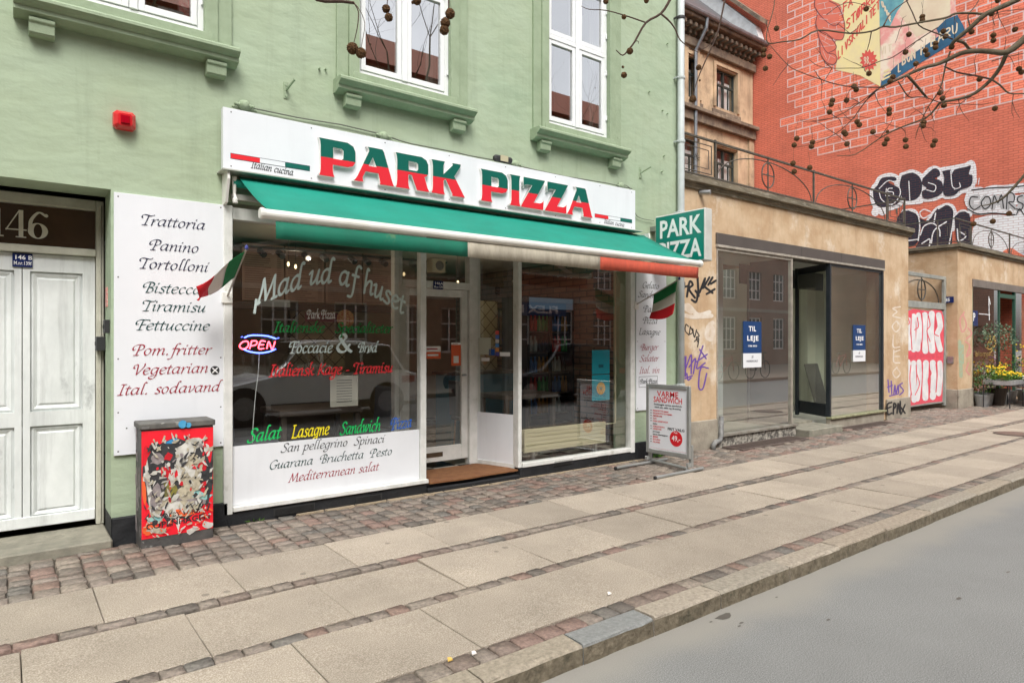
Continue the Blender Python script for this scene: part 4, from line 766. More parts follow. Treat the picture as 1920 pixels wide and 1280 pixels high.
for ch, xa, xb in (('P', 598.3, 667), ('A', 663.5, 739.5), ('R', 742, 806), ('K', 809, 872), ('P', 902, 952.5), ('I', 956, 976.5), ('Z', 977.5, 1022), ('Z', 1022.5, 1065), ('A', 1063, 1111.5)):
    x0, x1 = fx(xa, SY0 - .04), fx(xb, SY0 - .04); H_ = .326; z0 = 2.941
    if ch == 'K': x1 = x0 + (x1 - x0) * 1.0
    lt = thing('raised_letter', '', None, (x0, SY0, z0)); lt.parent = sg; lt.location = Vector((x0, SY0, z0)) - org(sg); del lt['label']
    for nm, ext, yy, off, mt in (('letter_body', .017, SY0 - .0175, .0035, LBODY), ('letter_face', .0012, SY0 - .0365, -.0015, m2)):
        c = bpy.data.curves.new(nm, 'CURVE'); c.dimensions = '2D'; c.fill_mode = 'BOTH'; c.extrude = ext; c.offset = off; c.materials.append(mt)
        for lp in LOUT[ch]:
            s_ = c.splines.new('POLY'); s_.points.add(len(lp) - 1); s_.use_cyclic_u = True
            for i, (u, v) in enumerate(lp): s_.points[i].co = (u * (x1 - x0), v * H_, 0, 1)
        o = bpy.data.objects.new(nm, c); COL.objects.link(o); o.parent = lt; o.rotation_euler = (rad(90), 0, 0); o.location = (0, yy - SY0, 0); ORG[o.name] = org(lt)
SRED = M('sign_red', (.76, .02, .03), None, .4); SGRN = M('sign_green', (.0, .12, .09), None, .4)
for (xa, xs1, xs2, xb, zc, hh) in ((432, 487.3, 534.4, 581, None, 1), (1115, 1140.4, 1163, 1185, None, 1)):
    e = [fx(v, SY0) for v in (xa, xs1, xs2, xb)]; zt = onY(xa, 286.8 if xa < 500 else 400.3, SY0).z; zb = zt - .046
    q = MB(); y = SY0 - .0012
    q.box(e[0], e[3], y, SY0 - .0002, zb, zt); q.build('stripe_border', NAVY, sg)
    q = MB(); y -= .0008; q.box(e[0] + .003, e[1], y, y + .0006, zb + .004, zt - .004); q.build('stripe_red', SRED, sg)
    q = MB(); q.box(e[1] + .0002, e[2] - .0002, y, y + .0006, zb + .004, zt - .004); q.build('stripe_white', WHITEB, sg)
    q = MB(); q.box(e[2], e[3] - .003, y, y + .0006, zb + .004, zt - .004); q.build('stripe_green', SGRN, sg)
stext('Italian cucina', (470, 315), (549, 329.5), .058, CHAR, sg, SY0 - .0003, pen=(.5, .2, rad(40)))
stext('Italian cucina', (1132, 418.5), (1170, 425.5), .05, CHAR, sg, SY0 - .0003, pen=(.5, .2, rad(40)))
# cable, rosettes and old lamp base on top of the sign
CAB = M('old_cable', (.13, .14, .11), None, .7)
pts = [onY(px, py, -.02) for px, py in ((450, 199), (478, 204), (560, 221), (640, 234), (716, 252), (750, 264), (772, 270), (845, 284), (880, 292), (935, 302), (1000, 318), (1060, 331), (1140, 344), (1185, 354))]
tag(MB().tube(pts, .006, 6).build('cable', CAB), 'dark cable lying along the top edge of the shop sign', 'cable')
pts = [onY(px, py, -.025) for px, py in ((1158, 344), (1180, 352), (1188, 380), (1192, 402), (1204, 410), (1226, 414))]
tag(MB().tube([tuple(v) for v in catmull([tuple(p) for p in pts], 4)], .004, 6).build('cable', CAB), 'thin loose cable drooping from the sign end to the green box sign', 'cable')
for px, py, lab in ((460, 196, 'green cast rosette at the left end of the sign top'), (722, 254, 'green cast rosette above the letter A of PARK'), (969, 307, 'green cast rosette above PIZZA beside the dark lamp base'), (1167, 348, 'green cast rosette at the right end of the sign top')):
    p = onY(px, py, -.05); rs = thing('rosette', lab, 'ornament', (p.x, 0, p.z)); MB().lathe((p.x, -.01, p.z), [(.05, 0), (.045, .02), (.032, .03), (.03, .045), (.018, .055)], 12, axis='Y').build('disc', GTRIM, rs, smooth=True)
    q = MB()
    for s_ in (-1, 1):
        for k in range(3): c = (p.x + s_ * (.045 + .022 * k), -.02, p.z + .012 * math.sin(k * 2) - .01 * k); q.lathe(c, [(.02 - .004 * k, 0), (.016 - .003 * k, .012), (.006, .02)], 8, axis='Y')
    q.build('scroll', GTRIM, rs, smooth=True)
p = onY(941, 300, -.05); q = thing('wall_lamp', 'dark oval lamp base with cream middle above PIZZA', 'lamp', (p.x, -.05, p.z)); MB().box(p.x - .12, p.x + .12, -.1, -.03, p.z - .03, p.z + .035).build('base', DARK, q, bevel=.02); MB().box(p.x - .055, p.x + .045, -.105, -.1005, p.z - .028, p.z + .034).build('cream_plate', BEI, q)
# ---------------------------------------------------------------- awning
AX0, AX1, FYa, BY, BZ = 1.51, 6.43, -.075, -.905, 2.375
aw = thing('awning', 'green shop awning with hanging green, white and red valance', 'awning', (3.9, -.1, 2.6))
AG = M('awning_green', (.0, .25, .18), (.0, .205, .145), .75, 1.6, drip=.1, bump=.45, bscale=2.2, bdist=.04, stretch=(1, 1.6, 1))
AGV = M('valance_green', (.0, .16, .095), (.005, .13, .08), .8, 5, bump=.3, bscale=6, bdist=.02, c3=(.2, .24, .1), s3=4, sp3=(.62, .8)); AWV = M('valance_white', (.42, .38, .3), (.3, .27, .21), .85, 6, bump=.3, stretch=(3, 1, 1), bscale=8); ARV = M('valance_red', (.52, .085, .045), (.4, .07, .04), .85, 6, bump=.3, bscale=8, stretch=(3, 1, 1))
q = MB(); nx, ny = 24, 8; g_ = []
for i in range(nx + 1):
    u = i / nx; row = []
    for j in range(ny + 1):
        v = j / ny; x = AX0 + (AX1 - AX0) * u; y = FYa + (BY + .01 - FYa) * v; z = 2.845 + (BZ + .055 - 2.845) * v - .018 * math.sin(math.pi * v) - .004 * math.sin(u * 9 + 1) * math.sin(math.pi * v)
        row.append((x, y, z))
    g_.append(row)
for i in range(nx):
    for j in range(ny): q.poly([g_[i][j], g_[i][j + 1], g_[i + 1][j + 1], g_[i + 1][j]])
o = q.build('fabric', AG, aw, smooth=True)
sol = o.modifiers.new('thickness', 'SOLIDIFY'); sol.thickness = .003
for (u0, u1, mt, nm) in ((0, .338, AGV, 'valance'), (.338, .67, AWV, 'valance'), (.67, 1.0, ARV, 'valance')):
    q = MB(); L = AX1 - AX0; n = 22; prev = None
    for i in range(n + 1):
        x = AX0 + .03 + (L - .04) * (u0 + (u1 - u0) * i / n); yy = BY - .012 + .008 * math.sin(x * 3.1) + .004 * math.sin(x * 9); col = [(x, BY - .012, BZ - .012), (x, (yy + BY - .012) / 2, BZ - .07), (x, yy, BZ - .142 + .003 * math.sin(x * 5))]
        if prev:
            for j in range(2): q.poly([prev[j + 1], col[j + 1], col[j], prev[j]])
        prev = col
    o = q.build(nm, mt, aw, smooth=True); sol = o.modifiers.new('thickness', 'SOLIDIFY'); sol.thickness = .002
BARW = M('awning_bar_white', (.8, .79, .75), (.7, .69, .63), .4, 5)
q = MB(); q.tube([(AX0 - .06, BY, BZ + .035), (AX1 + .03, BY, BZ + .035)], .036, 16); q.build('front_bar', BARW, aw, smooth=False, bevel=0)
for x_, s_ in ((AX0 - .06, -1), (AX1 + .03, 1)): MB().lathe((x_ + (0 if s_ > 0 else 0), BY, BZ + .035), [(.04, -.012), (.042, 0), (.042, .012), (.036, .02)], 14, axis='X').build('end_cap', BARW, aw)
q = MB(); q.prism([(1.40, 0, 2.86), (1.40, -.16, 2.86), (1.40, -.17, 2.80), (1.40, -.1, 2.62), (1.40, 0, 2.60)], (.02, 0, 0)); q.build('side_plate', BARW, aw); q = MB(); q.prism([(6.42, 0, 2.86), (6.42, -.16, 2.86), (6.42, -.17, 2.80), (6.42, -.1, 2.62), (6.42, 0, 2.60)], (.02, 0, 0)); q.build('side_plate', BARW, aw)
MB().box(1.36, 6.28, -.19, -.001, 2.861, 2.871).build('hood', M('hood_grey', (.5, .5, .45), (.4, .4, .35), .5, 8), aw)
q = MB(); q.tube([(1.46, -.085, 2.785), (6.4, -.085, 2.785)], .034, 12); q.build('roller', AG, aw)
q = MB(); q.obox((1.46, -.05, 2.68), (6.4, -.05, 2.68), .03, .045); q.build('torsion_bar', M('bar_grey', (.45, .44, .4), None, .5), aw)
for (xs, xe) in ((1.75, 2.55), (6.1, 5.3)):
    q = MB(); q.obox((xs, -.06, 2.68), (xe, -.45, 2.53), .03, .05); q.build('arm', BARW, aw); q = MB(); q.obox((xe, -.45, 2.53), (xs, BY + .04, BZ + .03), .026, .04); q.build('arm', BARW, aw)
q = MB(); q.tube([(1.47, -.1, 2.83), (1.47, -.1, 2.7), (1.475, -.11, 2.66)], [.02, .012, .012], 8); q.lathe((1.475, -.11, 2.62), [(.02, 0), (.022, .03), (.012, .045)], 10); q.build('crank_gear', BARW, aw)
# ---------------------------------------------------------------- green box sign, flags
bs = thing('box_sign', 'green projecting box sign reading PARK PIZZA at the house corner', 'sign', (6.68, -.48, 2.46)); bx0, bx1, by0, by1, bz0, bz1 = 6.61, 6.75, -.867, -.1, 2.465, 3.095
MB().box(bx0, bx1, by0, by1, bz0, bz1).build('case', M('box_case_grey', (.6, .6, .56), (.5, .5, .46), .45, 6), bs, bevel=.01)
MB().box(bx0 - .004, bx0 - .0003, by0 + .018, by1 - .018, bz0 + .018, bz1 - .018).build('face', M('box_face_green', (.0, .23, .17), (.0, .2, .15), .3, 3), bs)
WSG = M('sign_white_letters', (.85, .88, .86), None, .4)
ftext('PARK', (bx0 - .0048, by1 - .075, 2.81), .215, WSG, bs, '-X', width=.63, bold=.035); ftext('PIZZA', (bx0 - .0048, by1 - .065, 2.53), .215, WSG, bs, '-X', width=.64, bold=.035)
q = MB(); q.box(6.63, 6.73, -.099, -.001, 2.6, 2.66); q.box(6.63, 6.73, -.099, -.001, 2.92, 2.98); q.build('bracket', STEEL, bs)
def flag(base, tip, fly, lab, wob):
    base, tip, fly = Vector(base), Vector(tip), Vector(fly); f = thing('flag', lab, 'flag', base)
    MB().tube([base, tip], .008, 8).build('pole', M('flag_pole', (.45, .42, .36), None, .4), f); MB().lathe(tip, [(.002, -.01), (.014, 0), (.014, .014), (.003, .03)], 10).build('finial', M('blue_tip', (.05, .06, .25), None, .4), f)
    MB().box(base.x - .04, base.x + .04, base.y, base.y + .03, base.z - .06, base.z + .03).build('bracket', BARW, f, bevel=.004)
    h0, h1 = base.lerp(tip, .42), base.lerp(tip, .96)
    side = (tip - base).cross(fly).normalized()
    for k, (c, nm) in enumerate((((.005, .2, .06), 'green_stripe'), ((.78, .76, .7), 'white_stripe'), ((.72, .012, .025), 'red_stripe'))):
        q = MB(); n, mm = 6, 8; G = []
        for i in range(n + 1):
            v = (k + i / n) / 3; row = []
            for j in range(mm + 1):
                u = j / mm; p_ = h0.lerp(h1, u) + fly * v * (1 - .25 * v * (1 - u)) + side * wob * math.sin(v * 5 + u * 4.2) * v + Vector((0, 0, -.03 * math.sin(math.pi * u) * v))
                row.append(p_)
            G.append(row)
        for i in range(n):
            for j in range(mm): q.poly([G[i][j], G[i][j + 1], G[i + 1][j + 1], G[i + 1][j]])
        o = q.build(nm, M('flag_%s' % nm, c, None, .7), f, smooth=True); s_ = o.modifiers.new('t', 'SOLIDIFY'); s_.thickness = .0015
flag((1.43, -.05, 1.87), (1.445, -.53, 2.2), (-.34, .05, -.28), 'small Italian flag on a pole left of the shop window', .03)
flag((6.335, -.04, 1.97), (6.34, -.70, 2.235), (-.03, .05, -.40), 'small Italian flag on a pole right of the shop window', .02)
# ---------------------------------------------------------------- inside the pizza shop
IW = M('interior_wall', (.5, .44, .32), (.4, .35, .25), .8, 2); ICE = M('interior_ceiling', (.6, .57, .48), None, .9); DKW = M('dark_wood', (.05, .035, .025), (.03, .02, .015), .5, 6, stretch=(1, 8, 1))
chk = bpy.data.materials.new('checker_tiles'); chk.use_nodes = True; nt = chk.node_tree; g_ = nt.nodes.new('ShaderNodeNewGeometry'); c_ = nt.nodes.new('ShaderNodeTexChecker'); c_.inputs['Scale'].default_value = 3.2; c_.inputs[1].default_value = (.42, .4, .34, 1); c_.inputs[2].default_value = (.05, .05, .05, 1)
lk(nt, g_.outputs['Position'], c_.inputs[0]); lk(nt, c_.outputs[0], nt.nodes['Principled BSDF'].inputs['Base Color']); nt.nodes['Principled BSDF'].inputs['Roughness'].default_value = .25
MB().box(1.0, 6.88, .345, 5.0, .06, .1).build('shop_floor', chk, gh)
MB().box(1.0, 6.88, .345, 5.0, 2.72, 2.78).build('shop_ceiling', ICE, gh)
q = MB(); q.box(1.0, 6.79, 4.9, 5.0, .1, 2.72); q.box(1.0, 1.1, .345, 4.9, .1, 2.72); q.build('shop_wall', IW, gh)
BRK = brick_mat('interior_stone', (.30, .17, .12), (.2, .13, .1), (.1, .08, .07), 'X', .3, .09, .012)
MB().box(6.8, 6.88, .345, 4.9, .1, 2.72).build('brick_wall_inside', BRK, gh)
# diamond-tiled partition panels
TIL = bpy.data.materials.new('diamond_tiles'); TIL.use_nodes = True; nt = TIL.node_tree; g_ = nt.nodes.new('ShaderNodeNewGeometry'); mp = nt.nodes.new('ShaderNodeMapping'); mp.inputs['Rotation'].default_value = (0, rad(45), 0); b_ = nt.nodes.new('ShaderNodeTexBrick'); b_.offset = 0
sp = nt.nodes.new('ShaderNodeSeparateXYZ'); cb = nt.nodes.new('ShaderNodeCombineXYZ'); lk(nt, g_.outputs['Position'], mp.inputs[0]); lk(nt, mp.outputs[0], sp.inputs[0]); lk(nt, sp.outputs[0], cb.inputs[0]); lk(nt, sp.outputs[2], cb.inputs[1]); lk(nt, cb.outputs[0], b_.inputs[0])
b_.inputs['Scale'].default_value = 1; b_.inputs['Brick Width'].default_value = .14; b_.inputs['Row Height'].default_value = .14; b_.inputs['Mortar Size'].default_value = .006; b_.inputs['Color1'].default_value = (.42, .37, .24, 1); b_.inputs['Color2'].default_value = (.38, .33, .2, 1); b_.inputs['Mortar'].default_value = (.08, .06, .04, 1); lk(nt, b_.outputs[0], nt.nodes['Principled BSDF'].inputs['Base Color'])
MB().box(2.95, 3.7, 2.9, 3.0, .9, 1.98).build('tiled_wall', TIL, gh); MB().box(5.3, 5.86, 2.3, 2.4, .9, 2.1).build('tiled_wall', TIL, gh)
# counter, blue front
cn = thing('counter', 'shop counter with blue front inside behind the right window', 'counter', (5.2, 1.7, .1)); MB().box(4.6, 5.75, 1.6, 1.98, .1, 1.06).build('front', M('blue_counter', (.03, .2, .33), None, .4), cn); MB().box(4.55, 5.8, 1.55, 2.0, 1.061, 1.1).build('counter_top', DKW, cn)
c2 = thing('counter', 'dark serving counter deep inside behind the left window', 'counter', (2, 2.5, .1)); MB().box(1.2, 3.3, 2.3, 2.85, .1, 1.08).build('body', DKW, c2); MB().box(1.2, 3.3, 2.35, 2.8, 1.081, 1.35).build('display_glass', glass('display_glass'), c2)
# menu boards over the counter
MPAP = M('menu_paper', (.3, .21, .17), (.24, .165, .13), .6, 5)
MPR = M('menu_print', (.12, .07, .06), None, .6)
for i, x in enumerate((2.16, 2.66, 3.16, 3.66)):
    t = thing('wall_menu', ('leftmost', 'second', 'third', 'rightmost')[i] + ' of the four printed menu boards over the serving counter', 'menu board', (x + .24, 2.24, 2.0)); MB().box(x, x + .48, 2.22, 2.26, 1.98, 2.64).build('panel', MPAP, t)
    q = MB(); z = 2.6
    while z > 2.0:
        if R.random() < .9: q.box(x + .03, x + .03 + R.uniform(.2, .34), 2.217, 2.2195, z, z + .008); q.box(x + .4, x + .45, 2.217, 2.2195, z, z + .008)
        z -= .026
    q.build('print', MPR, t)
MB().box(1.2, 4.3, 2.2, 2.4, 1.88, 1.96).build('lamp_beam', DKW, gh)
# lamp track
tk = thing('lamp_track', 'black ceiling track with spotlights behind the left window', 'lamp', (2.4, .9, 2.5)); MB().box(1.45, 4.1, .88, .92, 2.41, 2.43).build('rail', DARK, tk)
for i, x in enumerate((1.98, 2.16, 2.42, 2.61, 2.92, 3.08, 3.28)):
    q = MB(); q.tube([(x, .9, 2.41), (x, .9, 2.39)], .008, 6); q.tube([(x, .94, 2.39), (x + .01, .84, 2.34)], .032, 10); s_ = q.build('spotlight', DARK, tk)
    if i == 2: MB().lathe((x + .01, .835, 2.337), [(.002, -.014), (.014, -.008), (.017, 0), (.014, .008), (.002, .014)], 10).build('bulb', emis('lit_bulb', (1, .85, .55), 25), s_)
for (x, y, z) in ((2.45, 1.5, 2.34), (2.6, 1.7, 2.34), (4.9, 1.9, 2.3)):
    t = thing('pendant_lamp', 'small glowing pendant bulb hanging inside the pizza shop', 'lamp', (x, y, z), 'pendant bulbs in the pizza shop'); MB().tube([(x, y, 2.72), (x, y, z + .05)], .003, 5).build('cord', DARK, t); MB().lathe((x, y, z), [(.003, -.02), (.013, -.008), (.015, .006), (.008, .028)], 10).build('bulb', emis('glow_bulb', (1, .75, .4), 1.6), t)
for nm, lc, en in (('spotlight_glow', (2.43, .78, 2.30), 1.2), ('pendant_glow', (2.5, 1.45, 2.2), 1.5), ('pendant_glow', (4.9, 1.75, 2.15), 3)):
    L_ = bpy.data.lights.new(nm, 'POINT'); L_.energy = en; L_.color = (1, .82, .6); L_.shadow_soft_size = .04; o_ = bpy.data.objects.new(nm, L_); COL.objects.link(o_); o_.location = lc; o_.parent = tk; o_.matrix_parent_inverse = Matrix.Translation(-Vector((2.4, .9, 2.5)))
# tables and chairs at the window
CHM = M('grey_chair', (.12, .13, .15), None, .5); TBL = M('brown_table', (.13, .1, .08), (.09, .07, .055), .35, 5, stretch=(1, 10, 1))
def table(x, y, lab):
    t = thing('dining_table', lab, 'table', (x, y, .1), 'tables inside the pizza shop'); MB().box(x - .42, x + .42, y - .3, y + .3, .79, .85).build('table_top', TBL, t, bevel=.005)
    for a, b in ((-.37, -.25), (.37, -.25), (-.37, .25), (.37, .25)): MB().box(x + a - .025, x + a + .025, y + b - .025, y + b + .025, .1, .789).build('leg', TBL, t)
def chair(x, y, d, lab):
    t = thing('chair', lab, 'chair', (x, y, .1), 'chairs inside the pizza shop'); MB().box(x - .21, x + .21, y - .21, y + .21, .52, .57).build('seat', CHM, t, bevel=.015)
    q = MB(); q.prism([(x + d * .19, y - .2, .58), (x + d * .21, y - .2, 1.0), (x + d * .25, y - .2, 1.02), (x + d * .23, y - .2, .58)], (0, .4, 0)); q.build('backrest', CHM, t, bevel=.01)
    for a, b in ((-.18, -.18), (.18, -.18), (-.18, .18), (.18, .18)): MB().tube([(x + a, y + b, .1), (x + a * .9, y + b * .9, .52)], .012, 6).build('leg', STEEL, t)
table(2.45, .8, 'dark table right behind the left shop window'); chair(1.85, .8, -1, 'grey chair at the left end of the window table'); chair(3.05, .85, 1, 'grey chair at the right end of the window table')
table(5.2, .95, 'dark table behind the right shop window'); chair(4.65, 1.15, -1, 'dark padded chair behind the side window of the door recess')
# hanging white notice behind the glass
p0, p1 = onY(620, 705, .1), onY(672, 760, .1); t = thing('paper_notice', 'white printed notice leaning inside the left window behind the red writing', 'notice', (p0.x, .12, p1.z)); MB().box(p0.x, p1.x, .11, .113, p1.z, p0.z).build('sheet', M('notice_paper', (.5, .48, .42), None, .6), t)
q = MB()
for k in range(9): q.box(p0.x + .06, p1.x - .06, .1085, .1098, p1.z + .04 + k * .025, p1.z + .046 + k * .025)
q.build('print', CHAR, t)
# bottle fridges
fg = thing('drinks_fridge', 'tall dark drinks fridge with glass doors against the rear wall behind the right window', 'fridge', (6.3, 1.9, .1))
FR = M('fridge_black', (.015, .018, .02), None, .3); q = MB(); fx0, fx1 = 5.87, 6.78
q.box(fx0, fx1, 2.15, 2.2, .1, 2.15); q.box(fx0, fx0 + .05, 1.6, 2.149, .1, 2.15); q.box(fx1 - .05, fx1, 1.6, 2.149, .1, 2.15); q.box(fx0 + .051, fx1 - .051, 1.6, 2.149, 1.95, 2.15); q.box(fx0 + .051, fx1 - .051, 1.6, 2.149, .1, .3); q.box(6.3, 6.34, 1.6, 1.64, .301, 1.949); q.build('cabinet', FR, fg)
MB().box(fx0 + .04, fx1 - .04, 1.59, 1.599, 1.97, 2.13).build('light_strip', emis('fridge_strip', (.1, .16, .22), .15), fg)
BCOL = [M('bottle_%s' % n, c, None, .3) for n, c in (('red', (.6, .03, .03)), ('green', (.05, .4, .12)), ('blue', (.05, .2, .6)), ('amber', (.5, .25, .04)), ('clear', (.5, .6, .65)), ('black', (.02, .02, .02)))]
bm_ = []
for mt in BCOL:
    q = MB(); q.lathe((0, 0, 0), [(.03, 0), (.032, .02), (.032, .14), (.014, .19), (.014, .23)], 8); o = q.build('bottle', mt); me = o.data; bpy.data.objects.remove(o); bm_.append(me)
for sz in (.45, .75, 1.05, 1.35, 1.65):
    MB().box(fx0 + .051, fx1 - .051, 1.66, 2.13, sz - .02, sz - .005).build('shelf', STEEL, fg)
    c_ = R.choice(range(6))
    for k in range(11):
        x = fx0 + .1 + k * .077
        if abs(x - 6.32) < .03: continue
        o = bpy.data.objects.new('bottle', bm_[(c_ + k // 3) % 6]); COL.objects.link(o); o.location = (x, 1.73, sz); tag(o, 'bottle on the %s shelf of the drinks fridge' % {'.45': 'lowest', '.75': 'second lowest', '1.05': 'middle', '1.35': 'second highest', '1.65': 'top'}[str(sz).lstrip('0')], 'bottle', 'bottles in the drinks fridge')
# pictures and posters
def flat(name, lab, cat, px0, px1, py0, py1, Y, mt, th=.01, inner=None, imt=None):
    a, b = onY(px0, py0, Y), onY(px1, py1, Y); t = thing(name, lab, cat, (a.x, Y, b.z)); MB().box(a.x, b.x, Y, Y + th, b.z, a.z).build('panel', mt, t)
    if inner: w = (b.x - a.x) * inner; MB().box(a.x + w, b.x - w, Y - .002, Y - .0003, b.z + w, a.z - w).build('picture', imt, t)
    return t, a, b
flat('framed_picture', 'black framed picture on the tiled wall behind the side window', 'picture', 934, 968, 578, 650, 2.2, DARK, inner=.1, imt=M('sepia_print', (.2, .16, .11), (.08, .06, .05), .6, 9))
flat('party_sign', 'pale sign with dark print hanging behind the letter M on the window', 'sign', 482, 544, 560, 576, 1.2, M('party_sign', (.34, .38, .38), None, .6))
CYA = M('cyan_poster', (.0, .28, .36), None, .5)
for (py0, py1, lab) in ((656, 700, 'upper turquoise poster inside the right shop window'), (703, 749, 'lower turquoise poster with an orange slice inside the right shop window')):
    t, a, b = flat('poster', lab, 'poster', 1110, 1143, py0, py1, .06, CYA, .002)
    cx, cz = (a.x + b.x) / 2, (a.z + b.z) / 2
    if py0 > 700:
        MB().lathe((cx, .0595, cz - .01), [(.075, 0), (.075, .001)], 20, axis='Y').build('orange_slice', M('orange_print', (.75, .38, .05), None, .5), t)
        q = MB()
        for k in range(6): a_ = k * math.pi / 6; q.obox((cx - .07 * math.cos(a_), .0575 - k * 1e-4, cz - .01 - .07 * math.sin(a_)), (cx + .07 * math.cos(a_), .0575 - k * 1e-4, cz - .01 + .07 * math.sin(a_)), .004, .0003, up=(0, 1, 0))
        q.build('print', CYA, t)
    else: MB().box(cx - .04, cx + .04, .057, .0595, cz - .07, cz - .03).build('print', M('dark_cyan', (.0, .1, .14)), t)
# Danish inspection reports and stickers on the side window
for (px0, px1, py0, py1, mt, lab) in ((903, 920, 633, 665, M('report_paper', (.55, .58, .5), None, .6), 'white inspection report taped in the side window of the door recess'), (907, 918, 670, 677, WLET, 'small white label under the inspection report'), (932, 946, 660, 668, WLET, 'small white label right of the blue sticker'), (917, 925, 654, 666, M('blue_sticker', (.01, .1, .45), None, .4), 'blue sticker beside the inspection report')):
    k0 = (px0 - 889) / 83; xx = 4.33 + .13 * k0; yy = RY - .06 - .51 * k0
    a = onY(px0, py0, .35); b = onY(px1, py1, .35)
    q = onX(px0, py0, 4.37); w_ = onX(px1, py1, 4.37)
    MBq = MB(); f_ = lambda Yv: 4.325 + (RY - .042 - Yv) * .142 / (RY - .104) - .003
    MBq.poly([(f_(q.y), q.y, w_.z), (f_(w_.y), w_.y, w_.z), (f_(w_.y), w_.y, q.z), (f_(q.y), q.y, q.z)]); tag(MBq.build('window_label', mt, loc=(4.37, q.y, w_.z)), lab, 'label')
# striped strip of card logos: eight little coloured stickers
q_ = thing('card_sticker', 'narrow strip of small payment card stickers in the side window', 'sticker', (4.38, .35, 1.5))
for i, c in enumerate(((.7, .1, .1), (.1, .2, .6), (.7, .7, .7), (.1, .3, .7), (.7, .3, .1), (.1, .1, .4))):
    a, b = onX(926, 620 + i * 8, 4.37), onX(931, 627 + i * 8, 4.37); MB().poly([(f_(a.y) , a.y, b.z), (f_(b.y), b.y, b.z), (f_(b.y), b.y, a.z), (f_(a.y), a.y, a.z)]).build('card_logo', M('logo_%s' % 'abcdef'[i], c, None, .4), q_)
# maroon window banner with the shop name
t, a, b = flat('window_banner', 'maroon banner reading Park Pizza inside the left shop window', 'sign', 572, 638, 585, 604, .05, M('maroon', (.09, .01, .02), None, .5), .002)
stext('Park Pizza', (576, 597), (628, 597), .075, WLET, t, .05, pen=(.55, .35, .7), slant=0)
q = MB(); q.lathe((b.x + .05, .049, (a.z + b.z) / 2 - .01), [(.085, 0), (.085, .002)], 18, axis='Y'); o = q.build('pizza_print', M('pizza_print', (.5, .32, .12), (.35, .06, .03), .6, 60), t)
# radiator inside the right window
ra = thing('radiator', 'long cream panel radiator low inside the right shop window', 'radiator', (5.3, .2, .2)); CRM = M('radiator_cream', (.55, .5, .33), None, .45)
a, b = fx(984, .14), fx(1136, .14); MB().box(a, b, .14, .17, .235, .50).build('panel', CRM, ra, bevel=.006); MB().box(a + .02, b - .02, .21, .24, .245, .49).build('panel', CRM, ra)
q = MB()
for k in range(5): q.box(a + .02, b - .02, .134, .1395, .27 + k * .048, .275 + k * .048)
q.build('rib', CRM, ra)
for x in (a + .15, b - .15): MB().box(x - .02, x + .02, .16, .2, .1, .234).build('bracket', STEEL, ra)
MB().tube([(b, .19, .46), (b + .22, .19, .46), (b + .22, .19, 2.6)], .012, 8).build('pipe', CRM, ra)
# neon OPEN
ne = thing('neon_sign', 'lit neon sign reading OPEN in red with a blue oval in the left window', 'neon sign', (1.75, .12, 1.45))
NR = emis('neon_red', (1, .06, .09), 5); NB = emis('neon_blue', (.06, .1, 1), 6); Yn = .1
def npx(pts, mt, r=.006, nm='neon_tube'):
    P = [tuple(onY(x, y, Yn)) for x, y in pts]; MB().tube(catmull(P, 5) if len(P) > 3 else P, r, 8).build(nm, mt, ne, smooth=True)
npx([(458, 633), (468, 629), (485, 628.5), (502, 630), (518, 635)], NB); npx([(456, 654), (468, 659), (487, 661.5), (505, 659), (517, 654)], NB)
npx([(456, 640), (450, 646), (450, 651), (455, 654), (462, 652), (466, 646), (464, 640), (456, 640)], NR)
npx([(468, 654), (472, 639)], NR); npx([(472, 639), (480, 639), (482, 643), (478, 647), (470, 648)], NR)
npx([(498, 640), (489, 639.5), (485, 653), (495, 653)], NR); npx([(487, 646), (495, 646)], NR); npx([(500, 654), (504, 640), (510, 654), (516, 640)], NR)
npx([(452, 632), (455, 631)], NB, .003); npx([(520, 634), (523, 633)], NB, .003)
MB().tube([tuple(v) for v in catmull([tuple(onY(x, y, Yn)) for x, y in ((486, 662), (484, 700), (479, 740), (475, 790), (473, 830))], 4)], .003, 6).build('cord', WPVC, ne)
# ---------------------------------------------------------------- writing on the left shop window
wr = thing('window_lettering', 'painted lettering on the left shop window from Mad ud af huset to Lasagne Sandwich', 'lettering', (2.3, .015, .8))
PAL = M('pale_window_letter', (.62, .74, .72), None, .5); GWL = M('green_window_letter', (.005, .23, .05), None, .5); GWB = M('bright_green_letter', (.01, .5, .12), None, .5); RWL = M('red_window_letter', (.72, .03, .04), None, .5); YWL = M('yellow_window_letter', (.85, .72, .02), None, .5); BWL = M('blue_window_letter', (.02, .12, .5), None, .5)
ap = [(478, 571), (500, 561), (520, 553), (547, 543), (575, 533), (608, 530), (632, 534), (665, 545), (690, 554), (715, 566), (735, 577), (757, 591)]
def arcz(t):
    px = 478 + t * (757 - 478)
    for (a, b), (c, d) in zip(ap, ap[1:]):
        if px <= c or (c, d) == ap[-1]:
            k = (px - a) / (c - a); return onY(px, b + (d - b) * k, .015).z
stext('Mad ud af huset', (480, 571), (757, 591), .2, PAL, wr, .015, pen=(.46, .34, .9), slant=.12, arc=arcz)
MB().obox(onY(481, 560, .0135), onY(477, 588, .0135), .02, .0008, up=(0, 1, 0)).build('lettering', PAL, wr)
stext('Italienske   Specialiteter', (512, 623), (734, 624), .09, GWL, wr, .015, pen=(.48, .26, .6))
stext('Foccacie', (541, 662), (622, 661), .1, PAL, wr, .015, pen=(.48, .26, .6)); stext('&', (630, 660), (660, 661), .17, PAL, wr, .015, pen=(.55, .28, .6), slant=0); stext('Brød', (671, 660), (706, 660), .09, PAL, wr, .015, pen=(.55, .28, .6))
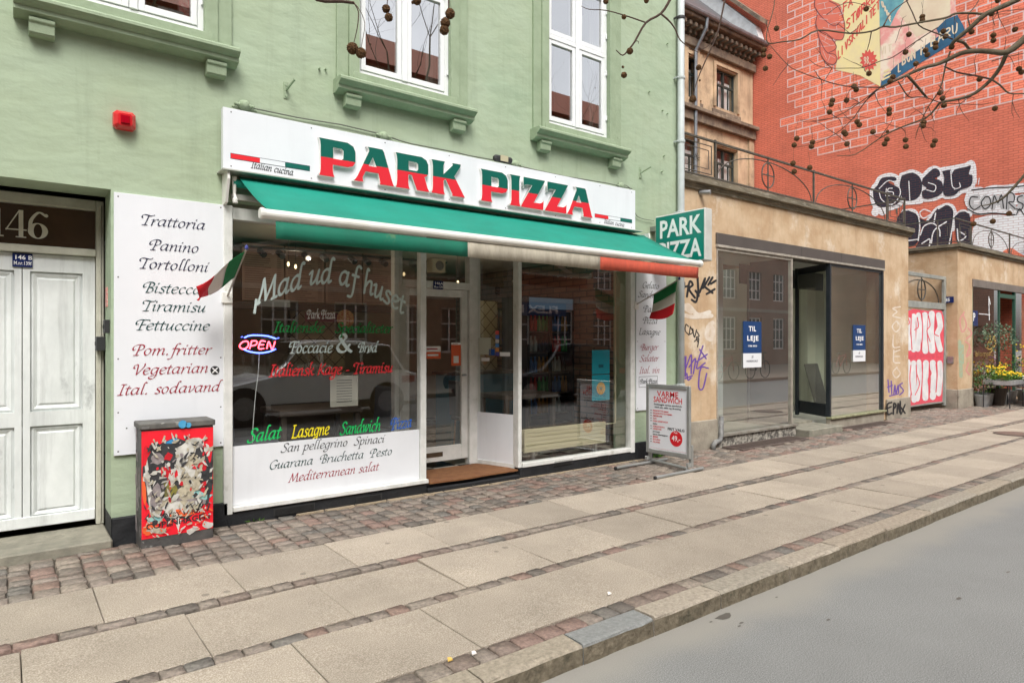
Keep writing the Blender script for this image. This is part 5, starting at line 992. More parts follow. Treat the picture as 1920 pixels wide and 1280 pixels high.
stext('Italiensk Kage - Tiramisu', (504, 706), (735, 698), .1, RWL, wr, .015, pen=(.5, .28, .6))
stext('Salat', (463, 830), (525, 821), .11, GWB, wr, .015, pen=(.46, .28, .6)); stext('Lasagne', (547, 821), (616, 814), .11, YWL, wr, .015, pen=(.46, .28, .6)); stext('Sandwich', (637, 815), (712, 807), .11, GWB, wr, .015, pen=(.46, .28, .6)); stext('Pizza', (732, 806), (771, 800), .11, BWL, wr, .015, pen=(.46, .28, .6))
# ---------------------------------------------------------------- poster-covered utility cabinet
cx0, cx1, cy0, cy1 = .775, 1.262, -.305, -.055
cb_ = thing('utility_cabinet', 'dark utility cabinet by the green pillar covered in torn posters', 'cabinet', (1.02, -.18, 0))
CABM = M('cabinet_dark', (.05, .05, .05), (.09, .085, .08), .6, 12, c3=(.3, .3, .28), s3=11, sp3=(.6, .68), bump=.3)
MB().box(cx0, cx1, cy0, cy1, -.01, .86).build('body', CABM, cb_, bevel=.006); MB().box(cx0 - .012, cx1 + .012, cy0 - .015, cy1 + .01, .8605, .905).build('lid', M('lid_grey', (.14, .135, .12), (.07, .07, .065), .7, 9, c3=(.3, .3, .27), s3=14, sp3=(.6, .7)), cb_, bevel=.006)
RP = M('red_poster', (.86, .012, .03), (.80, .01, .025), .5, 7, c3=(.8, .07, .03), s3=6, sp3=(.6, .75)); q = MB(); y = cy0 - .002
q.poly([(cx0 + .003, y, .07), (cx1 - .003, y, .075), (cx1 - .001, y, .845), (cx0 + .002, y, .85)]); q.build('poster_sheet', RP, cb_)
# torn layers: irregular scraps over each other, each a little proud of the last
TC = {'black': M('torn_black', (.025, .027, .03), (.05, .05, .055), .6, 20), 'white': M('torn_white', (.68, .67, .62), (.42, .41, .36), .7, 14), 'grey': M('torn_grey', (.2, .17, .18), (.33, .29, .28), .7, 25), 'red': M('torn_red', (.78, .012, .03), (.5, .01, .02), .5, 10), 'blue': M('torn_blue', (.02, .25, .55), (.1, .4, .6), .6, 12), 'olive': M('torn_olive', (.24, .22, .04), (.12, .11, .05), .6, 20), 'orange': M('torn_orange', (.8, .12, .03), None, .6), 'teal': M('torn_teal', (.35, .6, .5), (.2, .5, .55), .6, 10), 'cream': M('torn_cream', (.55, .5, .36), (.35, .31, .24), .7, 30)}
def cabp(u, v, k): return (cx0 + (cx1 - cx0) * u, cy0 - .003 - k, .86 * v)
lay = [0]
def scrap(u, v, w, h, c, n=11, jag=.35, rot=0):
    lay[0] += 1; q = MB(); P = []
    for i in range(n):
        a = 2 * math.pi * i / n + R.uniform(-.15, .15); r_ = 1 - jag * R.random(); dx, dy = w / 2 * r_ * math.cos(a) * 1.2, h / 2 * r_ * math.sin(a) * 1.2
        P.append((min(.995, max(.01, u + dx * math.cos(rot) - dy * math.sin(rot))), min(.985, max(.03, v + dx * math.sin(rot) + dy * math.cos(rot)))))
    P = [cabp(a, b, lay[0] * 5e-5 + R.uniform(0, .003)*0) for a, b in P]
    q.poly(P); q.build('torn_poster', TC[c], cb_)
for u, v, w, h, c, n, j in ((.5, .55, .88, .62, 'black', 22, .1), (.55, .62, .7, .2, 'white', 22, .5), (.5, .4, .6, .2, 'cream', 22, .5), (.3, .7, .3, .12, 'black', 14, .5), (.1, .52, .05, .58, 'white', 8, .1), (.2, .83, .16, .12, 'black', 9, .2), (.22, .75, .17, .09, 'grey', 9, .2), (.2, .38, .15, .3, 'grey', 12, .2), (.65, .82, .4, .12, 'white', 16, .5), (.42, .89, .22, .05, 'blue', 10, .5), (.75, .87, .3, .08, 'white', 14, .5), (.55, .74, .24, .14, 'white', 14, .5), (.68, .7, .2, .12, 'cream', 12, .5), (.36, .76, .12, .08, 'red', 9, .5), (.34, .63, .16, .1, 'red', 11, .4), (.84, .65, .12, .1, 'red', 8, .5), (.4, .55, .14, .12, 'white', 10, .5), (.37, .48, .06, .22, 'red', 9, .5), (.47, .6, .06, .08, 'red', 8, .5), (.33, .47, .09, .16, 'olive', 9, .4), (.45, .44, .12, .13, 'olive', 9, .4), (.6, .48, .2, .26, 'cream', 15, .6), (.75, .52, .18, .2, 'cream', 14, .6), (.85, .45, .08, .12, 'red', 6, .5), (.78, .4, .16, .08, 'teal', 10, .4), (.83, .36, .28, .05, 'teal', 9, .2), (.78, .34, .3, .05, 'grey', 9, .2), (.45, .3, .35, .14, 'white', 16, .5), (.7, .29, .2, .09, 'cream', 12, .5), (.6, .265, .3, .07, 'orange', 10, .3), (.18, .24, .24, .06, 'teal', 10, .5), (.12, .17, .2, .12, 'orange', 10, .4), (.2, .14, .25, .07, 'cream', 13, .6), (.18, .21, .08, .05, 'black', 5, .1), (.5, .17, .1, .12, 'white', 8, .6), (.7, .1, .16, .08, 'white', 9, .6), (.92, .12, .18, .07, 'white', 9, .4), (.03, .5, .06, .24, 'orange', 9, .3), (.97, .72, .07, .1, 'red', 8, .3), (.96, .55, .05, .5, 'black', 9, .2), (.9, .8, .1, .1, 'white', 8, .5), (.07, .6, .1, .08, 'white', 8, .4), (.05, .78, .06, .18, 'red', 8, .2)):
    scrap(u, v, w, h, c, n, j, R.uniform(-.2, .2))
for k in range(230):
    scrap(R.uniform(.04, .97), R.uniform(.25, .93), R.uniform(.02, .12), R.uniform(.012, .05), R.choice(['white', 'white', 'cream', 'cream', 'black', 'grey', 'red', 'white', 'black', 'cream']), 7, .6, R.uniform(-1, 1))
for k in range(60): scrap(R.uniform(.04, .96), R.uniform(.09, .27), R.uniform(.02, .1), R.uniform(.008, .025), R.choice(['white', 'cream', 'white', 'orange']), 6, .6, R.uniform(-.8, .8))
for o_, r_ in ((ftext('VALBY TUREN', (cx0 + .12, cy0 - .0045, .205), .03, DARK, cb_, width=.3, bold=.03), 1.5), (ftext('COPENHAGEN', (cx0 + .03, cy0 - .0045, .135), .042, DARK, cb_, width=.43, bold=.03), 2.5)): o_.rotation_euler = (rad(90), rad(-r_), 0)
q = MB(); q.lathe((cx0 + .27, cy0 - .017, .885), [(.03, 0), (.03, .001)], 10, axis='Y'); q.lathe((cx0 + .31, cy0 - .017, .876), [(.02, 0), (.02, .001)], 10, axis='Y'); q.build('blue_paint_dab', TC['blue'], cb_); MB().box(cx0 + .0, cx0 + .05, cy0 - .0165, cy0 - .0155, .868, .885).build('maker_plate', STEEL, cb_)
q = MB()
for k in range(26): # scuffs and glue on the left side
    yy, zz = R.uniform(cy0 + .02, cy1 - .02), R.uniform(.1, .82); w, h = R.uniform(.01, .05), R.uniform(.01, .08); q.poly([(cx0 - .001 - k * 1e-4, yy - w, zz - h), (cx0 - .001 - k * 1e-4, yy - w * .4, zz + h), (cx0 - .001 - k * 1e-4, yy + w, zz + h * .5), (cx0 - .001 - k * 1e-4, yy + w * .7, zz - h * .8)])
q.build('glue_remains', TC['grey'], cb_)
# ---------------------------------------------------------------- sandwich board on its stand
ab = thing('sandwich_board', 'grey framed pavement sign reading VARME SANDWICH 49,- beside the shop', 'sign', (6.2, -.6, 0)); AL = M('aluminium', (.40, .41, .40), (.33, .34, .33), .4, 5, metal=.5)
bx = 6.24; ya, yb_ = -.27, -.925; z0, z1 = .145, .985
q = MB(); q.box(bx, bx + .035, yb_, yb_ + .045, z0, z1); q.box(bx, bx + .035, ya - .045, ya, z0, z1); q.box(bx, bx + .035, yb_ + .0455, ya - .0455, z0, z0 + .055); q.box(bx, bx + .035, yb_ + .0455, ya - .0455, z1 - .05, z1); q.build('frame', AL, ab, bevel=.006)
MB().box(bx + .012, bx + .02, yb_ + .045, ya - .045, z0 + .055, z1 - .05).build('panel', M('sign_sheet', (.78, .8, .84), None, .25), ab)
VR = M('varme_red', (.66, .01, .02), None, .4); xs = bx + .0115
def bt(s, px0, px1, py, cap, mt, bold=.02):
    a, b = onX(px0, py, xs), onX(px1, py, xs); ftext(s, (xs - .0008, a.y, a.z - cap * .0), cap, mt, ab, '-X', width=a.y - b.y, bold=bold)
def byz(u, v): return (xs - .0008, ya - .045 - u * (ya - yb_ - .09), z0 + .055 + v * (z1 - z0 - .105))
def btx(s, u0, u1, v, cap, mt, bold=.02):
    P = byz(u0, v); ftext(s, P, cap, mt, ab, '-X', width=(u1 - u0) * (ya - yb_ - .09), bold=bold)
btx('VARME', .22, .78, .87, .066, VR, .012); btx('SANDWICH', .12, .87, .775, .066, VR, .012)
btx('Friskbagte varme sandwich', .13, .86, .725, .02, CHAR); btx('med ost, salat og dressing', .15, .84, .68, .02, CHAR)
for i, (s_, w, c) in enumerate((('PROSCIUTTO skinke', .42, VR), ('PROSCIUTTO DI PARMA', .52, VR), ('PEPPERONI', .25, VR), ('TUN', .1, VR), ('PARK SANDWICH', .4, VR), ('skinke', .12, CHAR), ('GORGONZOLA', .32, VR), ('VEGETAR', .24, VR), ('grøntsager', .2, CHAR), ('spinat champignon', .4, CHAR), ('BRIE', .14, VR), ('KYLLING', .2, VR), ('FALAFEL', .2, VR))):
    v = .62 - i * .043; btx(s_, .1, .1 + w, v, .017, c)
    if c is VR: P = byz(.05, v + .011); MB().lathe((xs, P[1], P[2]), [(.008, 0), (.008, .0008)], 8, axis='X').build('bullet', CHAR, ab)
btx('FRIT VALG', .5, .93, .34, .03, CHAR, .03)
P = byz(.72, .215); q = MB(); q.lathe((xs - .0002, P[1], P[2]), [(.092, 0), (.092, .001)], 26, axis='X'); q.build('price_disc', VR, ab); ftext('49,-', (xs - .0022, P[1] + .062, P[2] - .028), .062, WLET, ab, '-X', width=.125, bold=.015)
ftext('Park', (xs - .0022, P[1] + .03, P[2] + .06), .02, WLET, ab, '-X')
q = MB(); q.box(xs - .0006, xs - .0002, yb_ + .055, ya - .055, z0 + .066, z0 + .0675); q.build('border_line', VR, ab)
for yy in (ya - .02, yb_ + .02):
    q = MB(); q.box(bx + .036, bx + .075, yy - .02, yy + .02, .05, .30); q.box(bx - .02, bx + .036 - .001, yy - .018, yy + .018, .055, .1); q.build('upright', AL, ab, bevel=.003)
MB().tube([(bx + .055, ya - .02, .05), (bx - .02, yb_ + .02, .04)], .018, 10).build('cross_tube', AL, ab)
for (a, b, yy) in ((5.66, 6.60, ya - .03), (5.60, 6.46, yb_ - .02)):
    q = MB(); q.tube([(a, yy - .02, .022), (b, yy, .022)], .0175, 12); q.build('foot_tube', AL, ab, smooth=False); MB().lathe((a - .002, yy - .02, .022), [(.0185, -.01), (.0185, .012)], 12, axis='X').build('rubber_cap', DARK, ab)
# ---------------------------------------------------------------- ochre one-storey shop (to let)
OCH = M('ochre_stucco', (.60, .45, .295), (.48, .325, .19), .88, 1.9, 9, spread=(.4, .6), drip=.2, c3=(.74, .66, .54), s3=1.3, sp3=(.56, .72), bump=.5, bscale=12, bdist=.015, bdetail=8)
CAPM = M('weathered_cap', (.21, .175, .12), (.11, .095, .065), .9, 5, 9, c3=(.34, .3, .24), s3=7, sp3=(.55, .7), bump=.6, bscale=30, stretch=(.6, 1, 3))
CONC = M('grey_base_render', (.38, .34, .27), (.24, .21, .17), .9, 4, 9, c3=(.12, .11, .09), s3=6, sp3=(.6, .72), bump=.5, bscale=30)
LINT = M('brown_grey_lintel', (.105, .09, .08), (.085, .072, .065), .45, 2); STRP = M('light_strip', (.42, .38, .32), (.28, .25, .21), .6, 9)
BLKF = M('black_frame', (.018, .025, .03), (.03, .035, .04), .35, 5)
oc = thing('ochre_shop', 'ochre plastered one-storey empty shop with two signs TIL LEJE in its windows', 'building', (11, .1, 0))
A0, A1 = 7.2, 14.42; HX0, HX1 = 8.05, 13.28
mb = MB(); wall_grid(mb, A0, A1, .0, 3.62, [(HX0, HX1, -.05, 3.05)], 0, .3); mb.box(A1 - .3, A1, .3, 8.6, 0, 3.62); mb.build('wall', OCH, oc)
q = MB(); q.box(A0 + .001, A1 - .001, .001, 1.5, 3.621, 3.64); q.box(A0 + .001, A1 - .001, 2.9, 8.6, 3.621, 3.64); q.box(A0 + .001, 8.6, 1.5, 2.9, 3.621, 3.64); q.box(13.2, A1 - .001, 1.5, 2.9, 3.621, 3.64); q.build('terrace', CAPM, oc); MB().poly([(8.6, 1.5, 3.65), (13.2, 1.5, 3.65), (13.2, 2.9, 3.65), (8.6, 2.9, 3.65)]).build('added_rooflight', glass('added_rooflight_glass'), oc)  # unseen rooflight and opening added to let daylight into the empty room
q = MB(); q.prism([(A0 - .0, y, z) for y, z in ((.25, 3.6), (-.03, 3.6), (-.04, 3.63), (-.06, 3.645), (-.06, 3.665), (-.1, 3.68), (-.1, 3.76), (-.05, 3.78), (.25, 3.78))], (A1 - A0 + .06, 0, 0)); q.box(A1 - .2, A1 + .06, .251, 8.6, 3.68, 3.78); q.build('parapet_cap', CAPM, oc)
q = MB(); q.box(7.26, HX0 - .001, -.03, -.001, -.05, .40); q.build('plinth', CONC, oc, bevel=.01); q = MB(); q.box(HX1 + .12, A1 + .02, -.04, -.001, -.05, .39); q.build('plinth', CONC, oc, bevel=.01)
p = onY(1322, 361, -.05); MB().tube([(p.x - .06, 0, p.z), (p.x, -.14, p.z - .01)], .035, 10).build('overflow_spout', STEEL, oc)
fr_ = MB(); fr_.box(HX0 - .02, HX1 + .04, -.028, .03, 2.885, 3.048); fr_.build('lintel_band', LINT, oc, bevel=.004); MB().box(HX0 - .02, HX1 + .03, -.035, .03, 2.845, 2.882).build('lintel_strip', STRP, oc, bevel=.003)
for px in (1500, 1575): MB().box(fx(px) , fx(px) + .006, -.0295, -.0285, 2.89, 3.04).build('band_joint', DARK, oc)
wa, wb = HX0, fx(1484); wc, wd = fx(1554), HX1 - .0
# left window
q = MB(); q.box(wa, wa + .025, -.01, .03, .2, 2.844); q.box(wb - .03, wb, -.02, .04, .16, 2.844); q.box(wa + .026, wb - .031, -.01, .03, 2.80, 2.844); W1 = q.build('shop_window', STRP, oc); q = MB(); q.box(wa, wb + .12, -.05, .12, .135, .175); q.build('sill', M('grey_metal_sill', (.3, .28, .24), (.18, .16, .13), .5, 9), oc, bevel=.004)
MB().poly([(wa + .02, .01, .176), (wb - .02, .01, .176), (wb - .02, .01, 2.8), (wa + .02, .01, 2.8)]).build('pane', GLASSD, W1)
RUBB = M('rough_rubble_base', (.42, .39, .33), (.1, .09, .08), .95, 16, 9, spread=(.42, .58), bump=1, bscale=25, bdist=.03); MB().box(wa - .02, wb + .1, -.02, .1, -.05, .134).build('rubble_base', RUBB, oc)
# right window
q = MB(); q.box(wc, wc + .05, -.02, .05, .16, 2.844); q.box(wd - .06, wd, -.02, .05, .2, 2.844); q.box(wc + .051, wd - .061, -.01, .04, 2.8, 2.844); W2 = q.build('shop_window', BLKF, oc); MB().poly([(wc + .04, .01, .2), (wd - .05, .01, .2), (wd - .05, .01, 2.8), (wc + .04, .01, 2.8)]).build('pane', GLASSD, W2)
q = MB(); q.box(wc - .01, wd + .02, -.07, .05, .165, .2); q.build('sill', M('mossy_sill', (.33, .33, .2), (.2, .19, .11), .85, 12, c3=(.14, .17, .05), s3=9), oc, bevel=.005); MB().box(wc, wd, -.03, .05, -.05, .164).build('window_base', CONC, oc, bevel=.01)
# recess between: jambs, angled glass, step
ry = .75; q = MB(); q.box(wb + .001, wb + .03, .06, ry, .16, 2.84); q.box(fx(1497, ry) - .35, fx(1497, ry) - .28, ry, ry + .06, .1, 2.84); q.box(wb + .03, fx(1553, ry) + .2, ry + .2, ry + .23, 2.5, 2.84); q.build('recess_frame', BLKF, oc)
gx0, gx1 = fx(1497, ry), wc - .005
q = MB(); q.prism([(gx0, ry, .2), (gx1, .052, .2), (gx1, .052, .42), (gx0, ry, .42)], (.03, 0, 0)); q.prism([(gx0, ry, 2.72), (gx1, .052, 2.72), (gx1, .052, 2.84), (gx0, ry, 2.84)], (.03, 0, 0)); q.box(gx0 - .03, gx0 + .03, ry, ry + .05, .15, 2.84); RG = q.build('recess_window', BLKF, oc); MB().poly([(gx0 + .01, ry, .421), (gx1 + .01, .052, .421), (gx1 + .01, .052, 2.719), (gx0 + .01, ry, 2.719)]).build('pane', glass('milky_glass', (.85, .9, .82), .06, 1.5, dirt=.16), RG)
q = MB(); q.box(wb + .05, gx0 - .36, ry + .05, ry + .09, .12, 2.7); q.build('door_leaf', BLKF, oc); MB().box(wb + .13, wc, -.24, .3, -.06, .085).build('door_step', STEP, oc, bevel=.012); MB().box(wb + .1, wc + .02, .301, 2, -.06, .12).build('recess_floor', STEP, oc); MB().box(gx0 - .02, wc - .01, .06, .3, .0855, .19).build('glass_base', CONC, oc) if False else None
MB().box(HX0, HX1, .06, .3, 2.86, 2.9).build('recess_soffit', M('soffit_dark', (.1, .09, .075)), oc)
# empty interior
EI = M('empty_room_wall', (.78, .78, .66), (.7, .7, .6), .9, 1.5); q = MB(); q.box(A0 + .1, A1 - .3, 3.3, 3.4, .0, 2.9); q.box(A1 - .36, A1 - .301, .31, 3.3, 0, 2.9); q.box(A0 + .06, A0 + .12, .31, 3.3, 0, 2.9); q.build('room_wall', EI, oc); MB().box(A0 + .1, A1 - .3, .31, 3.3, .02, .1).build('room_floor', M('room_floor_grey', (.45, .44, .4), (.35, .34, .3), .4, 2), oc)
q = MB(); q.box(A0 + .13, A1 - .37, .31, 1.5, 2.901, 2.95); q.box(A0 + .13, A1 - .37, 2.9, 3.29, 2.901, 2.95); q.box(A0 + .13, 8.6, 1.501, 2.899, 2.901, 2.95); q.box(13.2, A1 - .37, 1.501, 2.899, 2.901, 2.95); q.build('room_ceiling', M('room_ceiling_w', (.75, .75, .7)), oc); q = MB(); q.box(9.35, 9.5, .9, 1.05, .1, 2.9); q.build('column', WPVC, oc); q = MB(); q.box(12.75, 13.4, 1.2, 1.3, .1, 2.9); q.build('partition', EI, oc); q = MB(); q.box(11.15, 11.22, 1.3, 3.25, .1, 2.9) ; q.build('partition', EI, oc)
for k in range(7):
    x = 12.25 + k * .07; tag(MB().obox((x, .7, .1), (x + .32, 1.15, 1.05), .05, .02).build('plank', DKW, loc=(x, .7, .1)), 'brown plank leaning inside the right window of the empty shop', 'plank', 'planks leaning in the empty shop')
# to-let posters
TLB = M('tolet_blue', (.012, .05, .16), None, .35)
for (px0, px1, py0, py1, lab) in ((1393, 1427, 602, 688, 'blue and white poster TIL LEJE in the left window of the empty shop'), (1599, 1622, 609, 677, 'blue and white poster TIL LEJE in the right window of the empty shop')):
    a, b = onY(px0, py0, 0), onY(px1, py1, 0); t = thing('to_let_poster', lab, 'poster', (a.x, 0, b.z)); w, h = b.x - a.x, a.z - b.z; zs = b.z + h * .31
    MB().box(a.x, b.x, -.006, .0, zs, a.z).build('blue_field', TLB, t); MB().box(a.x, b.x, -.006, .0, b.z, zs - .0004).build('white_field', M('tolet_white', (.78, .8, .82), None, .4), t)
    ftext('TIL', (a.x + w * .3, -.0068, b.z + h * .79), h * .105, WLET, t, width=w * .4, bold=.045, space=1.15); ftext('LEJE', (a.x + w * .2, -.0068, b.z + h * .585), h * .105, WLET, t, width=w * .62, bold=.045, space=1.15)
    ftext('7788 3030', (a.x + w * .25, -.0068, b.z + h * .45), h * .035, WLET, t, width=w * .5, bold=.04); ftext('NORDICALS', (a.x + w * .18, -.0068, b.z + h * .12), h * .04, NAVY, t, width=w * .6, bold=.03)
    q = MB(); cx = a.x + w / 2
    for s_ in (0, 1, 2): q.obox((cx - .025, -.0066, b.z + h * (.2 + .02 * s_)), (cx + .025, -.0066, b.z + h * (.22 + .02 * s_)), .006, .0006, up=(0, 1, 0))
    q.build('logo', NAVY, t)
# old iron pipe at the left foot
q = MB(); a_ = onY(1351, 780, -.05); q.tube([(a_.x, -.06, a_.z), (a_.x, -.06, .16), (a_.x - .06, -.08, .1), (a_.x - .2, -.1, .09), (a_.x - .24, -.1, .05), (a_.x - .24, -.1, -.02)], .035, 10); tag(q.build('drain_pipe', M('drain_grey', (.24, .24, .23), (.1, .1, .1), .6, 12), loc=(a_.x, -.06, 0), smooth=True), 'short bent grey drain pipe at the left foot of the empty shop', 'pipe')
# railing ---------------------------------------------------------------
IRON = M('railing_iron', (.06, .055, .045), (.12, .1, .075), .6, 14, c3=(.2, .17, .13), s3=16, sp3=(.6, .7))
def railing(name, xs, circ, sq, Y, z0, z1, ret, lab):
    t = thing(name, lab, 'railing', (xs[0], Y, z0)); L, Rr = xs[0], xs[-1]
    MB().box(L, Rr, Y - .018, Y + .018, z1 - .012, z1 + .012).build('top_rail', IRON, t); MB().box(L, Rr, Y - .012, Y + .012, z0 + .05, z0 + .072).build('bottom_rail', IRON, t)
    for x in xs[1:]: MB().box(x - .014, x + .014, Y - .013, Y + .013, z0 - .05, z1 + .03).build('post', IRON, t)
    for (c, h0, h1) in circ:
        r_ = .2; zc = z0 + .06 + .225 + .06
        rr = (z1 - z0 - .14) / 2; zc = (z0 + z1) / 2 + .02
        MB().tube([(c + .17 * math.cos(a), Y, zc + rr * .86 * math.sin(a)) for a in [2 * math.pi * k / 28 for k in range(29)]], .011, 6, cap=False).build('ring', IRON, t)
        q = MB(); q.box(c - .008, c + .008, Y - .008, Y + .008, z0 + .072, z1 - .013); q.box(c - .165, c - .009, Y - .007, Y + .007, zc - .007, zc + .007); q.box(c + .009, c + .165, Y - .007, Y + .007, zc - .007, zc + .007); q.tube([(c - .05, Y, zc), (c, Y, zc + .05), (c + .05, Y, zc), (c, Y, zc - .05), (c - .05, Y, zc)], .006, 5); q.build('cross', IRON, t)
        for e, s_ in ((h0, -1), (h1, 1)):
            P = [(c + s_ * abs(e - c) * math.sin(a), Y + .005, z0 + .07 + (z1 - z0 - .13) * math.cos(a)) for a in [math.pi / 2 * k / 10 for k in range(11)]]; MB().tube(P, .009, 6).build('arc', IRON, t)
    for (a, b) in sq:
        q = MB()
        for i_, (d, r_) in enumerate(((.0, .008), (.07, .006))):
            P = [(a + d, Y, z0 + .1 + d), (b - d, Y, z0 + .1 + d), (b - d, Y, z1 - .08 - d), (a + d, Y, z1 - .08 - d), (a + d, Y, z0 + .1 + d)]
            for u, v in zip(P, P[1:]): q.tube([u, v], r_, 5)
        c = (a + b) / 2; zc = (z0 + z1) / 2
        for k in range(4): a_ = k * math.pi / 4; q.tube([(c - .06 * math.cos(a_), Y - .01, zc - .06 * math.sin(a_)), (c + .06 * math.cos(a_), Y - .01, zc + .06 * math.sin(a_))], .006, 5)
        q.build('square_panel', IRON, t)
    for (x, y1, step) in ret:
        q = MB(); q.box(x - .012, x + .012, Y + .019, y1, z1 - .012, z1 + .012); q.box(x - .01, x + .01, Y + .019, y1, z0 + .05, z0 + .07); y = Y + .35
        while y < y1: q.box(x - .011, x + .011, y - .011, y + .011, z0 - .05, z1 - .013); y += step
        y = Y + .05
        for d in (.05, .1): q.tube([(x, Y + .3 - d, z0 + .1 + d), (x, Y + .05 + d, z0 + .1 + d), (x, Y + .05 + d, z1 - .06 - d), (x, Y + .3 - d, z1 - .06 - d)], .007, 5)
        q.build('side_rail', IRON, t)
    return t
yR = .06
X = lambda px: fx(px, yR)
railing('terrace_railing', [X(1262), X(1341), X(1525.5), X(1663), X(1696)], [(X(1440), X(1345), X(1522)), (X(1598), X(1530), X(1660))], [(X(1277), X(1334)), (X(1666), X(1694))], yR, 3.78, 4.365, [(X(1697), 5, 1.4)], 'wrought iron terrace railing with rings and arcs on the empty ochre shop')
# ---------------------------------------------------------------- florist annex beyond the gate
fl = thing('florist_shop', 'ochre one-storey flower shop at the far right with plants before its window', 'building', (20, .1, 0)); B0, B1 = 17.0, 28.0
mb = MB(); wall_grid(mb, B0, B1, 0, 3.58, [(17.9, 22.4, .16, 2.96)], 0, .3); mb.box(B0, B0 + .3, .3, 8.6, 0, 3.58); mb.build('wall', OCH, fl); MB().box(B0 + .01, B1, .01, 8.6, 3.581, 3.6).build('terrace', CAPM, fl)
q = MB(); q.box(B0 - .07, B1, -.09, .2, 3.62, 3.7); q.box(B0 - .07, B0 + .2, .2005, 8.6, 3.62, 3.7); q.box(B0 - .04, B1, -.05, .2, 3.57, 3.619); q.box(B0 - .04, B0 + .2, .2005, 8.6, 3.57, 3.619); q.build('parapet_cap', CAPM, fl, bevel=.008)
q = MB(); q.box(B0 - .03, 17.88, -.035, -.001, -.05, .42); q.box(B0 - .03, B0 - .001, 0, 1.2, -.05, .42); q.build('plinth', CONC, fl, bevel=.01)
MB().box(17.88, 22.4, -.02, .05, 2.78, 2.955).build('lintel_band', M('florist_lintel', (.2, .17, .15), (.15, .13, .11), .6, 4), fl)
gxa = fx(1872, .02); gxb = fx(1901, .02); FG = M('green_post', (.03, .09, .06), None, .5)
q = MB(); q.box(17.9, 17.94, 0, .05, .161, 2.779); q.box(gxa, gxa + .05, 0, .06, .161, 2.779); q.box(gxb, gxb + .08, 0, .06, .161, 2.779); q.box(gxa + .051, gxb - .001, 0, .05, 2.6, 2.7); FW = q.build('shop_window', FG, fl)
MB().poly([(17.94, .02, .17), (gxa, .02, .17), (gxa, .02, 2.77), (17.94, .02, 2.77)]).build('pane', GLASS, FW); MB().poly([(gxb + .08, .02, .17), (22.4, .02, .17), (22.4, .02, 2.77), (gxb + .08, .02, 2.77)]).build('pane', GLASS, FW)
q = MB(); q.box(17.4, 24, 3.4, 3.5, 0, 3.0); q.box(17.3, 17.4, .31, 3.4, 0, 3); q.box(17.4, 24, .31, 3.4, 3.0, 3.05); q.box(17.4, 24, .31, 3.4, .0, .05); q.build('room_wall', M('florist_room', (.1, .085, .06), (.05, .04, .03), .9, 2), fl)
q = MB(); q.box(17.9, 22.4, -.03, .02, .1, .158); q.build('sill', CONC, fl)
p = onY(1842, 566, .0); t = thing('window_sign', 'blue sign with white P in the window of the flower shop', 'sign', (18.1, .0, 1.9)); a, b = onY(1823, 582, .01), onY(1833, 611, .01); MB().box(a.x, b.x, .004, .008, b.z, a.z).build('panel', BLUE, t); ftext('P', (a.x + .03, .003, b.z + .12), .18, WLET, t, bold=.05)
t = thing('window_lettering', 'pale gold lettering on the flower shop window', 'lettering', (18.6, .0, 1)); q = MB(); cnt = [0]; f_ = lambda x, y, k: tuple(onY(x, y, .012 - k) )
pstroke(q, [[(1846, 640), (1852, 628), (1858, 634), (1852, 645), (1860, 640), (1864, 630), (1866, 645), (1858, 660), (1864, 650)], [(1848, 650), (1856, 655), (1862, 648)]], 1.2, f_, cnt); q.build('logo', M('gold_print', (.5, .32, .08), None, .5), t)
ftext('blomst', (onY(1829, 670, .01).x, .012, onY(1829, 668, .01).z), .13, M('gold_print2', (.45, .3, .1), None, .5), t, width=fx(1857) - fx(1829)); q = MB(); cnt = [0]
pstroke(q, [[(1836, 588), (1856, 590)], [(1854, 556), (1855, 600)], [(1855, 560), (1857, 570)]], .7, f_, cnt); q.build('lettering', WLET, t)
railing('terrace_railing', [B0, fx(1821, yR), fx(1893, yR), fx(1972, yR)], [(fx(1858.5, yR), fx(1824, yR), fx(1891, yR)), (fx(1932, yR), fx(1896, yR), fx(1968, yR))], [(fx(1799, yR), fx(1819, yR))], yR, 3.7, 4.28, [(B0 + .02, 6, 1.2)], 'wrought iron terrace railing with rings and arcs on the flower shop')
p = onX(1779, 562, B0 - .02); t = thing('house_number_sign', 'small dark blue house number plate on the pier right of the painted gate', 'sign', p); MB().box(p.x - .02, p.x + .0, p.y - .1, p.y + .12, p.z - .07, p.z + .07).build('plate', BLUE, t); ftext('85', (p.x - .022, p.y + .07, p.z - .035), .07, WLET, t, '-X', bold=.04)
MB().box(B0 - .03, B0 - .001, .08, .2, 1.0, 1.16).build('intercom', STEEL, fl, bevel=.004)
# flowers before the shop
def plant_table(x0, x1, y0, y1, z, lab, seed):
    r = random.Random(seed); t = thing('plant_table', lab, 'table', ((x0 + x1) / 2, (y0 + y1) / 2, 0), 'plant tables before the flower shop')
    for k in range(6): yy = y0 + (y1 - y0) * k / 5; MB().box(x0, x1, yy - .02, yy + .02, z - .02, z).build('slat', DKW, t)
    for a in (x0 + .05, x1 - .05):
        for b in (y0, y1): MB().tube([(a, b, 0), (a, b, z - .02)], .012, 6).build('leg', DARK, t)
GAL = M('galvanised_tray', (.42, .43, .43), (.3, .31, .32), .45, 8, metal=.5); LEAF = [M('plant_leaf', (.05, .13, .03), (.03, .08, .02), .6, 30), M('fresh_leaf', (.14, .27, .04), (.07, .16, .02), .6, 30), M('grey_leaf', (.13, .19, .11), (.08, .12, .07), .6, 30)]
FLC = {'yellow': M('yellow_flower', (.85, .65, .01), (.8, .45, .01), .5, 60), 'white': M('white_flower', (.8, .8, .72), None, .5), 'violet': M('violet_flower', (.25, .05, .4), None, .5), 'orange': M('orange_flower', (.8, .25, .02), None, .5)}
